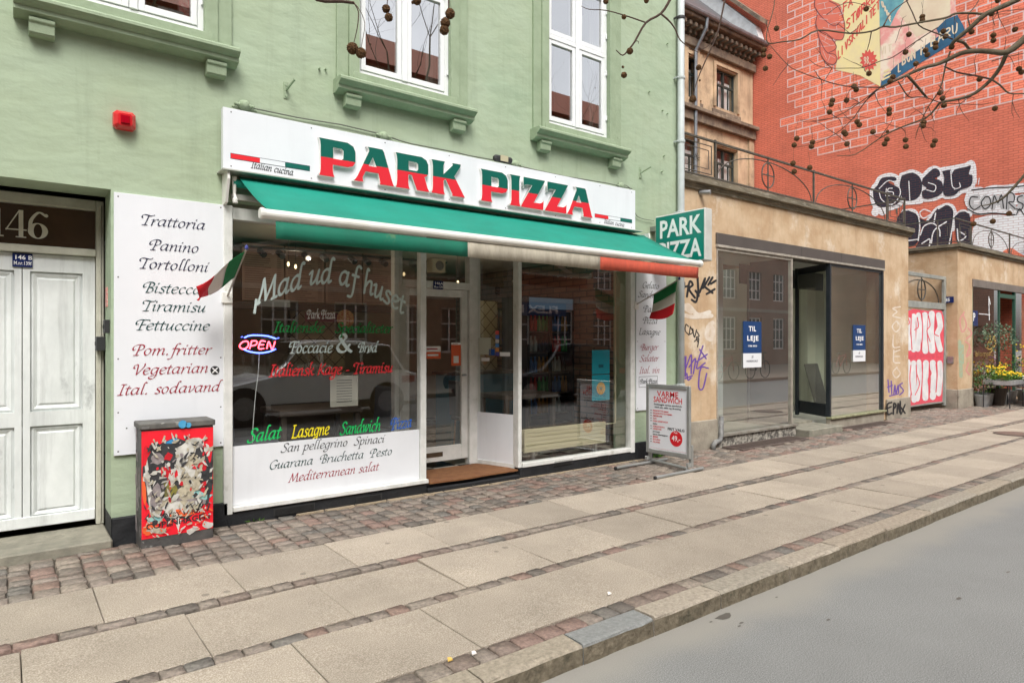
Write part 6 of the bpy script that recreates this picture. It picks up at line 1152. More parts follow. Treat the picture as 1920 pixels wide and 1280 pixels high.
def leaves(n, c, rx, ry, rz, size, r, up=.5):
    q = MB()
    for _ in range(n):
        a, b = r.uniform(0, 6.28), math.acos(r.uniform(-1, 1)); k = r.uniform(.35, 1) ** .6; x, y, z = c[0] + rx * k * math.sin(b) * math.cos(a), c[1] + ry * k * math.sin(b) * math.sin(a), c[2] + rz * k * math.cos(b)
        d = Vector((r.uniform(-1, 1), r.uniform(-1, 1), r.uniform(-.4, 1) + up)).normalized(); s_ = d.cross(Vector((r.uniform(-1, 1), r.uniform(-1, 1), .3))).normalized(); L = size * r.uniform(.6, 1.3); P = Vector((x, y, z))
        q.poly([P - s_ * L * .22, P + d * L * .5 + s_ * L * .0 - s_ * L * .3, P + d * L, P + d * L * .5 + s_ * L * .3])
    return q
def pot_plant(x, y, z, h, w, lab, leaf, fcol, seed, pot=.09, tray=False):
    r = random.Random(seed); t = thing('flower_tray' if tray else 'potted_plant', lab, 'plant', (x, y, z))
    if tray: MB().box(x - w, x + w, y - .16, y + .16, z, z + .09).build('tray', GAL, t)
    else: MB().lathe((x, y, z), [(pot * .75, 0), (pot, pot * 1.5), (pot * 1.05, pot * 1.5), (pot * 1.05, pot * 1.7)], 14).build('pot', GAL, t, smooth=False)
    z1 = z + (.09 if tray else pot * 1.6); o = leaves(int(190 if tray else 150), (x, y, z1 + h * .45), w, .15 if tray else w, h * .55, .06, r).build('foliage', LEAF[leaf], t); o['kind'] = 'stuff'
    if fcol:
        q = MB()
        for _ in range(46 if tray else 20): q.lathe((x + r.uniform(-w, w) * .9, y + r.uniform(-.14, .14), z1 + h * r.uniform(.55, 1.05)), [(.006, -.01), (.024, 0), (.02, .014), (.004, .02)], 6)
        o = q.build('blossoms', FLC[fcol], t); o['kind'] = 'stuff'
plant_table(17.75, 18.75, -.75, -.25, .52, 'slatted table with flower trays before the flower shop, left', 1); plant_table(18.85, 20.3, -.95, -.4, .45, 'slatted table with flower trays before the flower shop, right', 2)
pot_plant(18.0, -.62, .521, .2, .26, 'tray of yellow and green spring flowers on the left plant table, front left', 1, 'yellow', 11, tray=True); pot_plant(18.5, -.6, .521, .17, .22, 'tray of yellow flowers on the left plant table, front right', 1, 'yellow', 12, tray=True); pot_plant(18.25, -.35, .521, .3, .3, 'tray of taller yellow and green flowers at the back of the left plant table', 1, 'yellow', 13, tray=True)
pot_plant(19.1, -.8, .451, .13, .24, 'tray of white and green plants on the right plant table, front left', 2, 'white', 14, tray=True); pot_plant(19.65, -.8, .451, .14, .24, 'tray of violet flowers on the right plant table, front middle', 1, 'violet', 15, tray=True); pot_plant(19.4, -.5, .451, .18, .3, 'tray of yellow daffodils at the back of the right plant table', 1, 'yellow', 16, tray=True); pot_plant(20.0, -.6, .451, .2, .2, 'tray of yellow flowers at the right end of the right plant table', 1, 'yellow', 17, tray=True)
pot_plant(17.95, -.18, 0, .5, .2, 'bushy green pot plant on the ground behind the left plant table', 0, None, 18, pot=.16); pot_plant(20.2, -1.05, 0, .16, .16, 'low pot of grey-green leaves on the cobbles by the right plant table', 2, 'white', 19, pot=.1)
for i_, (x_, y_, z_, h_, w_, c_, f_c, lab) in enumerate(((18.35, -.12, .0, 0.75, .3, 1, None, 'tall leafy shrub in a pot against the flower shop window, left'), (18.95, -.25, .0, .7, .34, 1, 'yellow', 'tall shrub with yellow blossoms against the flower shop window'), (19.7, -.2, .0, 1.05, .36, 0, None, 'dense dark shrub in a pot against the flower shop window, middle'), (20.5, -.3, .0, 1.1, .4, 1, 'yellow', 'tall yellow flowering shrub at the right of the flower shop'), (21.2, -.5, 0, .8, .4, 0, 'violet', 'violet flowering shrub at the far right of the flower shop'), (18.75, -.95, 0, .1, .2, 2, 'violet', 'low pot with violet flowers on the ground before the plant tables'))):
    pot_plant(x_, y_, z_, h_, w_, lab, c_, f_c, 40 + i_, pot=.17)
# olive tree in a pot
ox, oy = fx(1870, -.3), -.3; t = thing('olive_tree', 'small olive tree with a round grey-green crown before the flower shop door', 'tree', (ox, oy, 0)); MB().lathe((ox, oy, 0), [(.14, 0), (.2, .38), (.21, .4)], 16).build('pot', DKW, t); MB().tube([(ox, oy, .35), (ox + .02, oy, .8), (ox - .01, oy, 1.2), (ox, oy, 1.5)], [.03, .025, .02, .012], 8).build('trunk', DKW, t)
r_ = random.Random(5); o = leaves(520, (ox, oy, 1.6), .45, .4, .36, .06, r_, .2).build('crown', LEAF[2], t); o['kind'] = 'stuff'
# ---------------------------------------------------------------- the painted gate
gt_ = thing('painted_gate', 'grey iron double gate covered in red and white graffiti between the two ochre shops', 'gate', (16, .25, 0)); GY = .25; g0, g1 = 14.43, 16.985; gm = fx(1727, GY)
GIR = M('gate_grey_paint', (.33, .34, .31), (.24, .25, .23), .6, 6)
q = MB(); q.box(g1 - .1, g1, GY - .03, GY + .03, .05, 2.97); q.box(g0, g0 + .06, GY - .03, GY + .03, .05, 2.97); q.box(g0 + .061, g1 - .101, GY - .03, GY + .03, 2.89, 2.97); q.box(g0 + .061, g1 - .101, GY - .03, GY + .03, 2.22, 2.36); q.build('frame', GIR, gt_, bevel=.004)
for a, b in ((g0 + .065, gm - .006), (gm + .006, g1 - .105)):
    q = MB(); q.box(a, b, GY, GY + .02, .12, 2.18); L = q.build('gate_leaf', GIR, gt_); q = MB(); q.box(a, a + .05, GY - .012, GY - .0005, .12, 2.18); q.box(b - .05, b, GY - .012, GY - .0005, .12, 2.18); q.box(a + .051, b - .051, GY - .012, GY - .0005, 2.12, 2.18); q.box(a + .051, b - .051, GY - .012, GY - .0005, 1.08, 1.14); q.box(a + .051, b - .051, GY - .012, GY - .0005, .12, .2); q.build('leaf_frame', GIR, L)
q = MB(); cxg = fx(1728, GY); q.tube([(cxg + .2 * math.cos(a), GY - .0, 2.62 + .22 * math.sin(a)) for a in [2 * math.pi * k / 24 for k in range(25)]], .016, 6, cap=False); q.box(cxg - .01, cxg + .01, GY - .01, GY + .01, 2.37, 2.88); q.box(cxg - .19, cxg - .011, GY - .01, GY + .01, 2.61, 2.63); q.box(cxg + .011, cxg + .19, GY - .01, GY + .01, 2.61, 2.63)
for s_ in (-1, 1): q.tube([(cxg + s_ * 1.0 * math.sin(a), GY + .03, 2.37 + .46 * math.cos(a)) for a in [math.pi / 2 * k / 10 for k in range(11)]], .014, 6)
q.build('ironwork', IRON, gt_)
GRR = M('spray_red', (.80, .09, .13), (.66, .08, .12), .6, 9); GRW = M('spray_white', (.78, .78, .78), (.62, .62, .64), .6, 5); cnt = [0]
def gpx(lift): return lambda x, y, k: tuple(onY(x, y, GY - .0135 - lift - k))
P = [(1697, 585), (1712, 579), (1740, 583), (1752, 580), (1766, 583), (1771, 600), (1770, 640), (1768, 700), (1767, 752), (1745, 754), (1697, 762)]
q = MB(); q.poly([tuple(onY(x, y, GY - .0135)) for x, y in P][::-1]); q.build('spray_paint', GRR, gt_)
q = MB()
for L, w in (([(1703, 600), (1701, 625), (1705, 652)], 5.6), ([(1713, 592), (1712, 620), (1713, 656)], 4.6), ([(1722, 590), (1723, 618), (1721, 655)], 4.6), ([(1734, 590), (1732, 625), (1735, 658)], 5.6), ([(1747, 588), (1745, 620), (1748, 657)], 6), ([(1760, 590), (1763, 612), (1757, 628), (1763, 655)], 5.2), ([(1702, 678), (1704, 715), (1701, 745)], 5.4), ([(1713, 680), (1713, 715), (1714, 750)], 5), ([(1723, 678), (1724, 710), (1720, 748)], 4.6), ([(1736, 680), (1735, 715), (1735, 746)], 5.6), ([(1749, 680), (1751, 712), (1749, 744)], 5.8), ([(1762, 680), (1763, 705), (1760, 738)], 4.8)): pstroke(q, [L], w, gpx(.002), cnt)
q.build('spray_paint', GRW, gt_)
q = MB(); pstroke(q, [[(1709, 590), (1708, 620), (1710, 655)], [(1720, 595), (1722, 612), (1715, 618)], [(1729, 590), (1730, 620), (1728, 658)], [(1741, 592), (1744, 610), (1738, 620), (1744, 640)], [(1753, 595), (1756, 612), (1752, 625), (1760, 630)], [(1697, 612), (1705, 606), (1703, 596)], [(1708, 684), (1706, 710), (1709, 740)], [(1718, 684), (1719, 700), (1724, 720), (1716, 740)], [(1730, 684), (1729, 715), (1727, 745)], [(1742, 690), (1746, 700), (1740, 712), (1744, 735)], [(1755, 682), (1757, 705), (1755, 735)], [(1700, 663), (1740, 664), (1768, 660)], [(1699, 672), (1720, 668), (1767, 668)]], .9, gpx(.004), cnt, n=4); q.build('spray_paint', GRR, gt_)
# ---------------------------------------------------------------- tags on the ochre walls
def graffiti(lab, col, lines, w, Y=0, base=None, f=None):
    q = MB(); cnt = [0]; f2 = f or (lambda x, y, k: tuple(onY(x, y, Y - .0012 - k))); P = onY(*lines[0][0], Y) if f is None else Vector(f(*lines[0][0], 0))
    pstroke(q, lines, w, f2, cnt, n=4); return tag(q.build('graffiti', col, loc=tuple(P)), lab, 'graffiti')
SBK = M('spray_black', (.015, .015, .017), None, .6); SVI = M('spray_violet', (.14, .07, .33), None, .7); SWF = M('spray_faded_white', (.74, .68, .60), (.62, .5, .38), .8, 6); SPK = M('spray_pink', (.6, .27, .24), None, .8); STQ = M('spray_turquoise', (.3, .45, .33), (.42, .36, .22), .8, 14)
graffiti('black scrawled tag on the ochre pier above the drain, below the box sign', SBK, [[(1275, 552), (1283, 530), (1279, 560)], [(1276, 540), (1290, 536)], [(1288, 556), (1293, 528), (1299, 534), (1292, 542), (1303, 558)], [(1297, 562), (1305, 566), (1308, 552), (1304, 545)], [(1308, 520), (1310, 555)], [(1312, 548), (1322, 522), (1318, 540), (1330, 520)], [(1318, 535), (1336, 549)], [(1325, 551), (1340, 542)], [(1333, 532), (1342, 526)], [(1336, 520), (1328, 534)]], 2.1)
graffiti('small black tag in the middle of the ochre pier', SBK, [[(1291, 612), (1286, 608), (1285, 620), (1292, 628)], [(1294, 612), (1299, 622), (1293, 626), (1294, 614)], [(1299, 616), (1302, 632), (1306, 618)], [(1307, 622), (1311, 630), (1306, 632), (1308, 640)], [(1302, 640), (1310, 634), (1308, 650)]], 1.0)
graffiti('purple tag low on the ochre pier', SVI, [[(1272, 672), (1273, 692), (1282, 690), (1283, 668)], [(1286, 668), (1285, 705)], [(1286, 690), (1296, 665), (1296, 700)], [(1300, 700), (1304, 672), (1292, 688)], [(1306, 678), (1326, 664)], [(1318, 648), (1306, 690), (1322, 680)], [(1312, 655), (1324, 672)], [(1328, 690), (1314, 690), (1310, 725), (1318, 728), (1325, 700)], [(1283, 710), (1298, 704)], [(1288, 700), (1290, 712), (1296, 708)]], 1.4)
graffiti('faded white smear on the ochre pier under the black tag', SWF, [[(1275, 580), (1290, 572), (1308, 590), (1330, 585)], [(1280, 590), (1300, 594), (1334, 592)], [(1282, 576), (1296, 585)], [(1328, 612), (1325, 630), (1334, 636), (1337, 618), (1330, 610), (1336, 605)]], 4.0)
graffiti('tall faded white letters down the right pier of the empty shop', SWF, [[(1688, 575), (1674, 578), (1682, 584), (1674, 592), (1688, 596)], [(1680, 602), (1673, 612), (1680, 622), (1688, 612), (1681, 602)], [(1675, 628), (1675, 650), (1687, 650)], [(1676, 656), (1676, 678), (1687, 680)], [(1677, 668), (1686, 668)], [(1676, 660), (1687, 656)], [(1682, 688), (1674, 698), (1680, 708), (1688, 700), (1682, 690)]], 1.2)
graffiti('purple tag low on the right pier of the empty shop', SVI, [[(1665, 712), (1667, 735)], [(1671, 714), (1672, 738)], [(1664, 726), (1673, 722)], [(1676, 738), (1678, 722), (1680, 738), (1684, 722), (1685, 736)], [(1692, 718), (1687, 722), (1694, 732), (1687, 740)], [(1668, 742), (1684, 738)]], 1.2)
graffiti('black tag on the base of the right pier of the empty shop', SBK, [[(1672, 754), (1664, 758), (1665, 776), (1672, 774)], [(1665, 765), (1671, 762)], [(1675, 776), (1676, 756), (1680, 760), (1676, 766)], [(1682, 774), (1684, 756), (1687, 772)], [(1688, 752), (1689, 776), (1697, 758)], [(1690, 764), (1697, 774)]], 1.5, Y=-.042)
fX = lambda x, y, k: tuple(onY(x, y, -.0012 - k))
graffiti('pink squiggle tag on the pier of the flower shop', SPK, [[(1808, 585), (1800, 600), (1804, 622), (1812, 610), (1806, 590)], [(1815, 615), (1822, 625), (1812, 635)], [(1810, 640), (1818, 648), (1812, 668), (1820, 660), (1818, 650)], [(1816, 680), (1812, 694), (1818, 702)]], 1.4)
graffiti('faded turquoise smear on the pier of the flower shop', STQ, [[(1799, 640), (1801, 670), (1802, 705)], [(1804, 648), (1804, 680)]], 3.4)
# ---------------------------------------------------------------- brown old house behind the terrace
BRN = M('brown_stucco', (.60, .45, .29), (.42, .30, .19), .9, 1.3, 9, drip=.5, c3=(.13, .095, .065), s3=.8, sp3=(.52, .75), bump=.5, bscale=14, bdist=.02); BRD = M('sooty_moulding', (.24, .185, .13), (.11, .085, .065), .9, 3, 9, c3=(.34, .27, .19), s3=3, sp3=(.55, .7), bump=.5, bscale=20)
bh = thing('brown_house', 'sooty brown neoclassical house standing back above the terrace', 'building', (20, 8.6, 0)); BYp = 8.62; bx1 = 22.45; bx0 = 7.2
wz = lambda py: onY(1360, py, BYp).z
wins = []
for (pa, pb) in ((1341, 1381), (1256, 1284)):
    for (ptop, pbot) in ((133, 206), (280, 352)):
        wins.append((fx(pa, BYp), fx(pb, BYp), onY((pa + pb) / 2, pbot if pa > 1300 else pbot - 21, BYp).z, onY((pa + pb) / 2, ptop if pa > 1300 else ptop - 33, BYp).z))
ref = wins[:2]; wins = []
for xa, xb in ((ref[0][0], ref[0][1]), (ref[0][0] - 2.25, ref[0][1] - 2.25), (ref[0][0] - 4.5, ref[0][1] - 4.5), (ref[0][0] - 6.75, ref[0][1] - 6.75)):
    for i in (0, 1): wins.append((xa, xb, ref[i][2], ref[i][3]))
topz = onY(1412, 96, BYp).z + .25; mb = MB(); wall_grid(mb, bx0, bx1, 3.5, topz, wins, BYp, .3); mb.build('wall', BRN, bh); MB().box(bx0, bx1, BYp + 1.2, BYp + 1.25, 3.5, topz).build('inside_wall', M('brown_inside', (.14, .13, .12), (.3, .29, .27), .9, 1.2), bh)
GLASSF = glass('far_glass', (.95, .95, .95), .03, 1.2); BFR = M('dark_green_sash', (.03, .04, .035), None, .5); LAC = M('lace_curtain', (.85, .85, .82), (.7, .7, .68), .9, 4, stretch=(6, 1, .4))
for (a, b, c, d) in wins:
    q = MB(); y0, y1 = BYp + .12, BYp + .18; w_ = .06; q.box(a, a + w_, y0, y1, c, d); q.box(b - w_, b, y0, y1, c, d); q.box(a + w_, b - w_, y0, y1, c, c + w_); q.box(a + w_, b - w_, y0, y1, d - w_, d); m_ = (a + b) / 2; zt = c + (d - c) * .62; q.box(m_ - .04, m_ + .04, y0 - .01, y1, c + w_, d - w_); q.box(a + w_, m_ - .041, y0 - .01, y1, zt - .035, zt + .035); q.box(m_ + .041, b - w_, y0 - .01, y1, zt - .035, zt + .035)
    W = q.build('window', BFR, bh)
    for (u0, u1) in ((a + w_, m_ - .042), (m_ + .042, b - w_)):
        u = (u0 + u1) / 2; MB().box(u - .015, u + .015, y0, y1 - .01, c + w_ + .001, zt - .036).build('glazing_bar', BFR, W)
    MB().poly([(a + w_, BYp + .16, c + w_), (b - w_, BYp + .16, c + w_), (b - w_, BYp + .16, d - w_), (a + w_, BYp + .16, d - w_)]).build('pane', GLASSF, W)
    for (u0, u1) in ((a + .05, a + (b - a) * .3), (b - (b - a) * .32, b - .05), (m_ - .1, m_ + .12)): MB().box(u0, u1, BYp + .28, BYp + .30, c, d - .1 if u0 < m_ - .15 else d - .3).build('curtain', LAC, W)
    q = MB(); f0 = .13; q.box(a - f0, a - .001, BYp - .06, BYp - .001, c - .02, d + .05); q.box(b + .001, b + f0, BYp - .06, BYp - .001, c - .02, d + .05); q.box(a - f0, b + f0, BYp - .06, BYp - .001, d + .051, d + .16); q.build('window_surround', BRN, bh)
    if d > 7.5: q = MB(); q.box(a - .2, b + .2, BYp - .05, BYp - .001, c - .3, c - .12); q.build('apron', BRD, bh)
    else: q = MB(); q.box(a - .28, b + .28, BYp - .22, BYp - .001, d + .5, d + .6); q.box(a - .2, b + .2, BYp - .1, BYp - .001, d + .17, d + .48); q.build('window_hood', BRD, bh, bevel=.02)
def band(py, hgt, dep, mt, nm, at_=1412):
    z = onY(at_, py, BYp).z; MB().box(bx0, bx1 + .0 - .01, BYp - dep, BYp - .001, z - hgt, z).build(nm, mt, bh, bevel=.015); return z
zb = band(243, .13, .3, BRD, 'string_course'); MB().box(bx0, bx1 - .02, BYp - .16, BYp - .002, zb - .45, zb - .131).build('frieze', BRD, bh, bevel=.01)
zc = onY(1412, 98, BYp).z; MB().box(bx0, bx1 - .01, BYp - .55, BYp - .001, zc - .12, zc + .05).build('cornice', BRD, bh, bevel=.03); MB().box(bx0, bx1 - .01, BYp - .16, BYp - .002, zc - .85, zc - .55).build('architrave', BRD, bh, bevel=.02); MB().box(bx0, bx1 - .01, BYp - .25, BYp - .002, zc - .2, zc - .121).build('cornice_bed', BRD, bh)
mo = MB(); mo.box(-.07, .07, -.2, 0, 0, .26); mo.box(-.07, .07, -.44, -.2, .12, .26)
tmp = mo.build('modillion', BRD, bh, bevel=.015); tmp.location = Vector((bx1 - .2, BYp - .003, zc - .47)) - org(bh)+org(bh)*0
tmp.data.transform(Matrix.Translation(org(bh))); tmp.location = Vector((bx1 - .2, BYp - .002, zc - .47)) - org(bh)
for k in range(1, 26):
    o = tmp.copy(); COL.objects.link(o); o.parent = bh; o.location = tmp.location - Vector((k * .29, 0, 0))
ZN = M('zinc', (.22, .24, .26), (.15, .16, .17), .4, 5, metal=.4); q = MB(); q.tube([(bx0, BYp - .62, zc + .1), (bx1 - .02, BYp - .62, zc + .06)], .09, 10); q.build('gutter', ZN, bh)
p = onY(1307, 180, BYp - .25); q = MB(); q.tube([(p.x + .1, BYp - .6, zc + .08), (p.x + .1, BYp - .55, zc - .35), (p.x, BYp - .2, zc - 1.0), (p.x, BYp - .18, 3.7)], .06, 10); q.build('downpipe', ZN, bh); 
for dx in (-.33, .3): MB().box(p.x + dx - .1, p.x + dx + .1, BYp - .07, BYp - .001, zb + .01, zc - .86).build('pilaster', BRN, bh)
MB().box(bx1 - .32, bx1 - .01, BYp - .07, BYp - .001, 3.7, zb - .46).build('pilaster', BRN, bh)
SLT = M('slate_roof', (.07, .07, .075), (.12, .12, .125), .6, 8, stretch=(4, 1, 1)); q = MB(); q.prism([(bx0, BYp - .5, zc + .051), (bx0, BYp + 4, zc + 4.6), (bx0, BYp + 4, zc + .051)], (bx1 - bx0 - .4, 0, 0)); q.build('roof', SLT, bh)
FLS = M('pale_flashing', (.62, .64, .65), (.5, .51, .51), .6, 5); q = MB(); q.prism([(bx1 - .38, BYp - .55, zc + .06), (bx1 - .38, BYp - .35, zc + .75), (bx1 - .38, BYp + 4, zc + 5.3), (bx1 - .38, BYp + 4, zc + .06)], (.37, 0, 0)); q.build('gable_upstand', FLS, bh); q = MB(); q.prism([(bx1 - .5, BYp - .62, zc + .78), (bx1 - .5, BYp + 4, zc + 5.4), (bx1 - .5, BYp + 4, zc + 5.6), (bx1 - .5, BYp - .62, zc + .95)], (.49, 0, 0)); q.build('verge_cap', BRD, bh)
q = MB(); a_ = 1.0; q.prism([(19.4, BYp + .1, zc + .62), (19.4, BYp + 1.6, zc + 2.1), (19.4, BYp + 1.6, zc + 1.9), (19.4, BYp + .1, zc + .4)], (.9, 0, 0)); q.build('skylight', FLS, bh)
# ---------------------------------------------------------------- red brick gable with the mural
XR = 22.5
REDB = brick_mat('red_painted_brick', (.72, .20, .125), (.66, .175, .105), (.52, .13, .085), 'X', .24, .072, .012, var=.16, bump=.9)
rg = thing('red_house', 'tall red-painted brick house whose blind gable carries a mural and graffiti', 'building', (24, 4, 0)); mb = MB(); mb.poly([(XR, 14, 0), (XR, -.25, 0), (XR, -.25, 24), (XR, 14, 24)]); mb.poly([(XR, -.25, 0), (34, -.25, 0), (34, -.25, 24), (XR, -.25, 24)]); mb.poly([(34, -.25, 0), (34, 14, 0), (34, 14, 24), (34, -.25, 24)]); mb.poly([(34, 14, 0), (XR, 14, 0), (XR, 14, 24), (34, 14, 24)]); mb.build('wall', REDB, rg); mb = MB(); mb.box(XR - .1, 34, -.4, 14, 24.01, 24.4); mb.build('roof', SLT, rg)
def mX(lift): return lambda x, y, k: (lambda P: (XR - .004 - lift - k, P.y, P.z))(onX(x, y, XR))
# painted bricks: orange red faces with white joints, in a ragged field
MBR = brick_mat('mural_brick', (.90, .27, .16), (.84, .23, .14), (.66, .15, .09), 'X', .24, .072, .012, var=.24, bump=.9); MJT = M('mural_joint', (.78, .62, .60), (.7, .45, .42), .8, 3)
mu = thing('brick_mural', 'mural of oversized painted bricks on the red gable around a painted poster', 'mural', (XR - .005, 3, 8))
def fieldx(row, z):   # ragged limits in Y for each row (left end, right end)
    return None
q = MB(); rows = 0; bwid, bhei = .56, .27
bl = [(1467, 78), (1467, 110), (1475, 150), (1474, 230), (1483, 255), (1530, 285)]
zlo = onX(1620, 262, XR).z
JT = MB()
for rr in range(60):
    z0 = 6.1 + rr * bhei
    off = (rr % 2) * .5
    for cc in range(-2, 34):
        y0 = 9.2 - (cc + off) * bwid; y1 = y0 - bwid; yc = (y0 + y1) / 2; zc_ = z0 + bhei / 2
        d = Vector((XR, yc, zc_)) - CAM; D = d.x * SY + d.y * CY
        if D < 1: continue
        px = 960 + F * (d.x * CY - d.y * SY) / D; py = 640 - F * d.z / D
        h_ = math.sin(rr * 12.9898) * 43758.5453; h_ -= math.floor(h_); left = 1476 + (h_ - .5) * 34 + (40 if py > 262 else 0) + max(0, (70 - py)) * .35
        low = 283 - max(0, px - 1560) * .30
        if px < left or py > low or px > 2100: continue
        if z0 > 17 or yc < -.2: continue
        q.poly([(XR - .0045, y0 - .02, z0 + .02), (XR - .0045, y1 + .02, z0 + .02), (XR - .0045, y1 + .02, z0 + bhei - .02), (XR - .0045, y0 - .02, z0 + bhei - .02)])
        JT.poly([(XR - .003, y0 + .018, z0 - .018), (XR - .003, y1 - .018, z0 - .018), (XR - .003, y1 - .018, z0 + bhei + .018), (XR - .003, y0 + .018, z0 + bhei + .018)])
o = q.build('painted_bricks', MBR, mu); o['kind'] = 'stuff'
n0 = len(JT.v)
for i in range(n0): v = JT.v[i]; JT.v[i] = (v[0] - .00001 * ((i // 4) % 40), v[1], v[2])
o = JT.build('painted_joints', MJT, mu); o['kind'] = 'stuff'
def mpoly(nm, P, mt, lift): q = MB(); f = mX(lift); q.poly([f(1500 + x / 4.571, y / 4.571, 0) for x, y in P]); return q.build(nm, mt, mu)
PYE = M('poster_pale_yellow', (.88, .76, .36), (.80, .68, .40), .8, 2); PTE = M('poster_teal', (.2, .5, .52), (.10, .28, .36), .8, 2); PPK = M('poster_pink', (.80, .35, .32), (.86, .74, .6), .8, 1.6, spread=(.42, .56)); PBL = M('poster_blue', (.02, .09, .18), (.04, .15, .27), .8, 2); PRD = M('poster_red', (.7, .1, .08), None, .8); PFA = M('finger_red', (.78, .20, .13), (.68, .16, .11), .8, 2); PLN = M('finger_line', (.2, .06, .07), None, .8); PCR = M('poster_cream', (.78, .68, .5), (.7, .55, .4), .8, 1.5)
mpoly('poster_left', [(250, -120), (255, 0), (345, 40), (375, 110), (385, 280), (340, 330), (305, 360), (310, 420), (318, 520), (305, 600), (420, 625), (520, 650), (690, 745), (690, 380), (680, 0), (680, -120)], PYE, .006)
mpoly('poster_middle', [(682, -120), (684, 250), (692, 742), (760, 735), (790, 650), (800, 400), (790, 0), (790, -120)], PPK, .006); mpoly('poster_teal_band', [(680, -120), (684, 235), (775, 225), (835, 100), (925, -20), (925, -120)], PTE, .008)
mpoly('poster_right', [(791, -120), (800, 400), (790, 645), (860, 600), (1200, 400), (1400, 260), (1350, 130), (1310, -20), (1300, -120)], PPK, .0065); mpoly('poster_white', [(940, -120), (850, 120), (1000, 320), (1180, 240), (1290, 130), (1290, -120)], PCR, .0085)
mpoly('poster_blue_band', [(693, 745), (700, 690), (790, 600), (830, 560), (1180, 320), (1400, 215), (1425, 300), (1200, 440), (860, 650)], PBL, .01); mpoly('blue_corner', [(1170, 250), (1250, 170), (1350, 130), (1400, 220), (1200, 320)], PBL, .0105)
star = [(590 + (92 if k % 2 == 0 else 66) * math.cos(2 * math.pi * k / 26) * .85, 520 + (98 if k % 2 == 0 else 70) * math.sin(2 * math.pi * k / 26)) for k in range(26)]; mpoly('price_star', star, PRD, .012)
for i, P in enumerate(([(135, -60), (130, 60), (190, 150), (290, 225), (330, 190), (350, 60), (260, 0), (250, -60)], [(290, 225), (350, 180), (385, 270), (370, 340), (310, 345), (230, 290), (160, 255), (140, 200), (150, 130), (200, 130)], [(150, 265), (160, 250), (240, 300), (300, 370), (310, 420), (320, 510), (290, 555), (230, 540), (180, 470), (175, 390)], )): mpoly('painted_finger', P, PFA, .011 + i * .0003)
q = MB(); cnt = [0]; mm = lambda x, y, k: mX(.013)(1500 + x / 4.571, y / 4.571, k)
for L in ([(135, -60), (130, 60), (190, 150), (290, 225), (350, 190)], [(250, 10), (330, 60), (380, 180), (385, 270), (365, 340), (310, 345)], [(150, 130), (138, 190), (150, 260), (230, 290), (300, 370), (310, 420), (240, 460)], [(150, 265), (172, 360), (176, 450), (220, 530), (290, 555), (320, 510), (300, 470), (250, 460), (215, 430), (165, 330)]): pstroke(q, [L], 3.0, mm, cnt, n=4)
q.build('outline', PLN, mu)
q = MB()
for L in ([(150, 40), (240, 20)], [(160, 90), (250, 70), (340, 60)], [(200, 130), (300, 120), (350, 110)], [(210, 30), (220, 80)], [(270, 70), (280, 125)], [(170, 165), (240, 170)], [(250, 215), (320, 190), (375, 200)], [(200, 240), (280, 255), (380, 250)], [(240, 190), (250, 240)], [(310, 195), (318, 250)], [(180, 300), (250, 340), (300, 350)], [(190, 350), (260, 390)], [(180, 400), (220, 400), (300, 390)], [(200, 440), (230, 510)], [(250, 470), (300, 500)], [(240, 530), (260, 480)], [(230, 300), (215, 350)]): pstroke(q, [L], 2.0, mm, cnt, n=3)
q.build('outline', MJT, mu)
# poster words, brush painted capitals drawn as strokes
CAPS = {'F': [[(0, 0), (0, 1)], [(0, 1), (.6, 1)], [(0, .5), (.5, .5)]], 'Å': [[(0, 0), (.35, .9)], [(.35, .9), (.7, 0)], [(.15, .35), (.55, .35)], [(.3, 1.1), (.4, 1.1)]], 'S': [[(.6, .85), (.3, 1), (.05, .75), (.35, .5), (.6, .25), (.3, 0), (0, .15)]], 'T': [[(0, 1), (.7, 1)], [(.35, 1), (.35, 0)]], 'Ø': [[(.3, 1), (0, .5), (.3, 0), (.6, .5), (.3, 1)], [(.0, -.05), (.6, 1.05)]], 'R': [[(0, 0), (0, 1)], [(0, 1), (.5, .95), (.5, .6), (0, .5)], [(.15, .5), (.6, 0)]], 'K': [[(0, 0), (0, 1)], [(.55, 1), (0, .45)], [(.12, .5), (.6, 0)]], 'E': [[(.5, 1), (0, 1)], [(0, 1), (0, 0)], [(0, 0), (.5, 0)], [(0, .5), (.45, .5)]], 'L': [[(0, 1), (0, 0)], [(0, 0), (.5, 0)]], 'I': [[(.1, 1), (.1, 0)]], 'V': [[(0, 1), (.3, 0)], [(.3, 0), (.6, 1)]], 'A': [[(0, 0), (.3, 1)], [(.3, 1), (.6, 0)], [(.1, .35), (.5, .35)]], 'B': [[(0, 0), (0, 1)], [(0, 1), (.45, .9), (.4, .55), (0, .5)], [(.1, .5), (.5, .4), (.5, .1), (0, 0)]], 'O': [[(.3, 1), (0, .5), (.3, 0), (.6, .5), (.3, 1)]], 'N': [[(0, 0), (0, 1)], [(0, 1), (.55, 0)], [(.55, 0), (.55, 1)]], 'H': [[(0, 0), (0, 1)], [(.55, 0), (.55, 1)], [(0, .5), (.55, .5)]], 'U': [[(0, 1), (.05, .2), (.3, 0), (.5, .2), (.55, 1)]], 'D': [[(0, 0), (0, 1)], [(0, 1), (.55, .75), (.55, .25), (0, 0)]], '9': [[(.5, .6), (.2, .45), (0, .75), (.25, 1), (.5, .75), (.45, .3), (.2, 0)]], '8': [[(.25, .5), (.02, .75), (.25, 1), (.48, .75), (.25, .5), (0, .25), (.25, 0), (.5, .25), (.25, .5)]], '-': [[(.1, .35), (.45, .35)]], ',': [[(.15, .1), (.1, -.15)]], ' ': []}
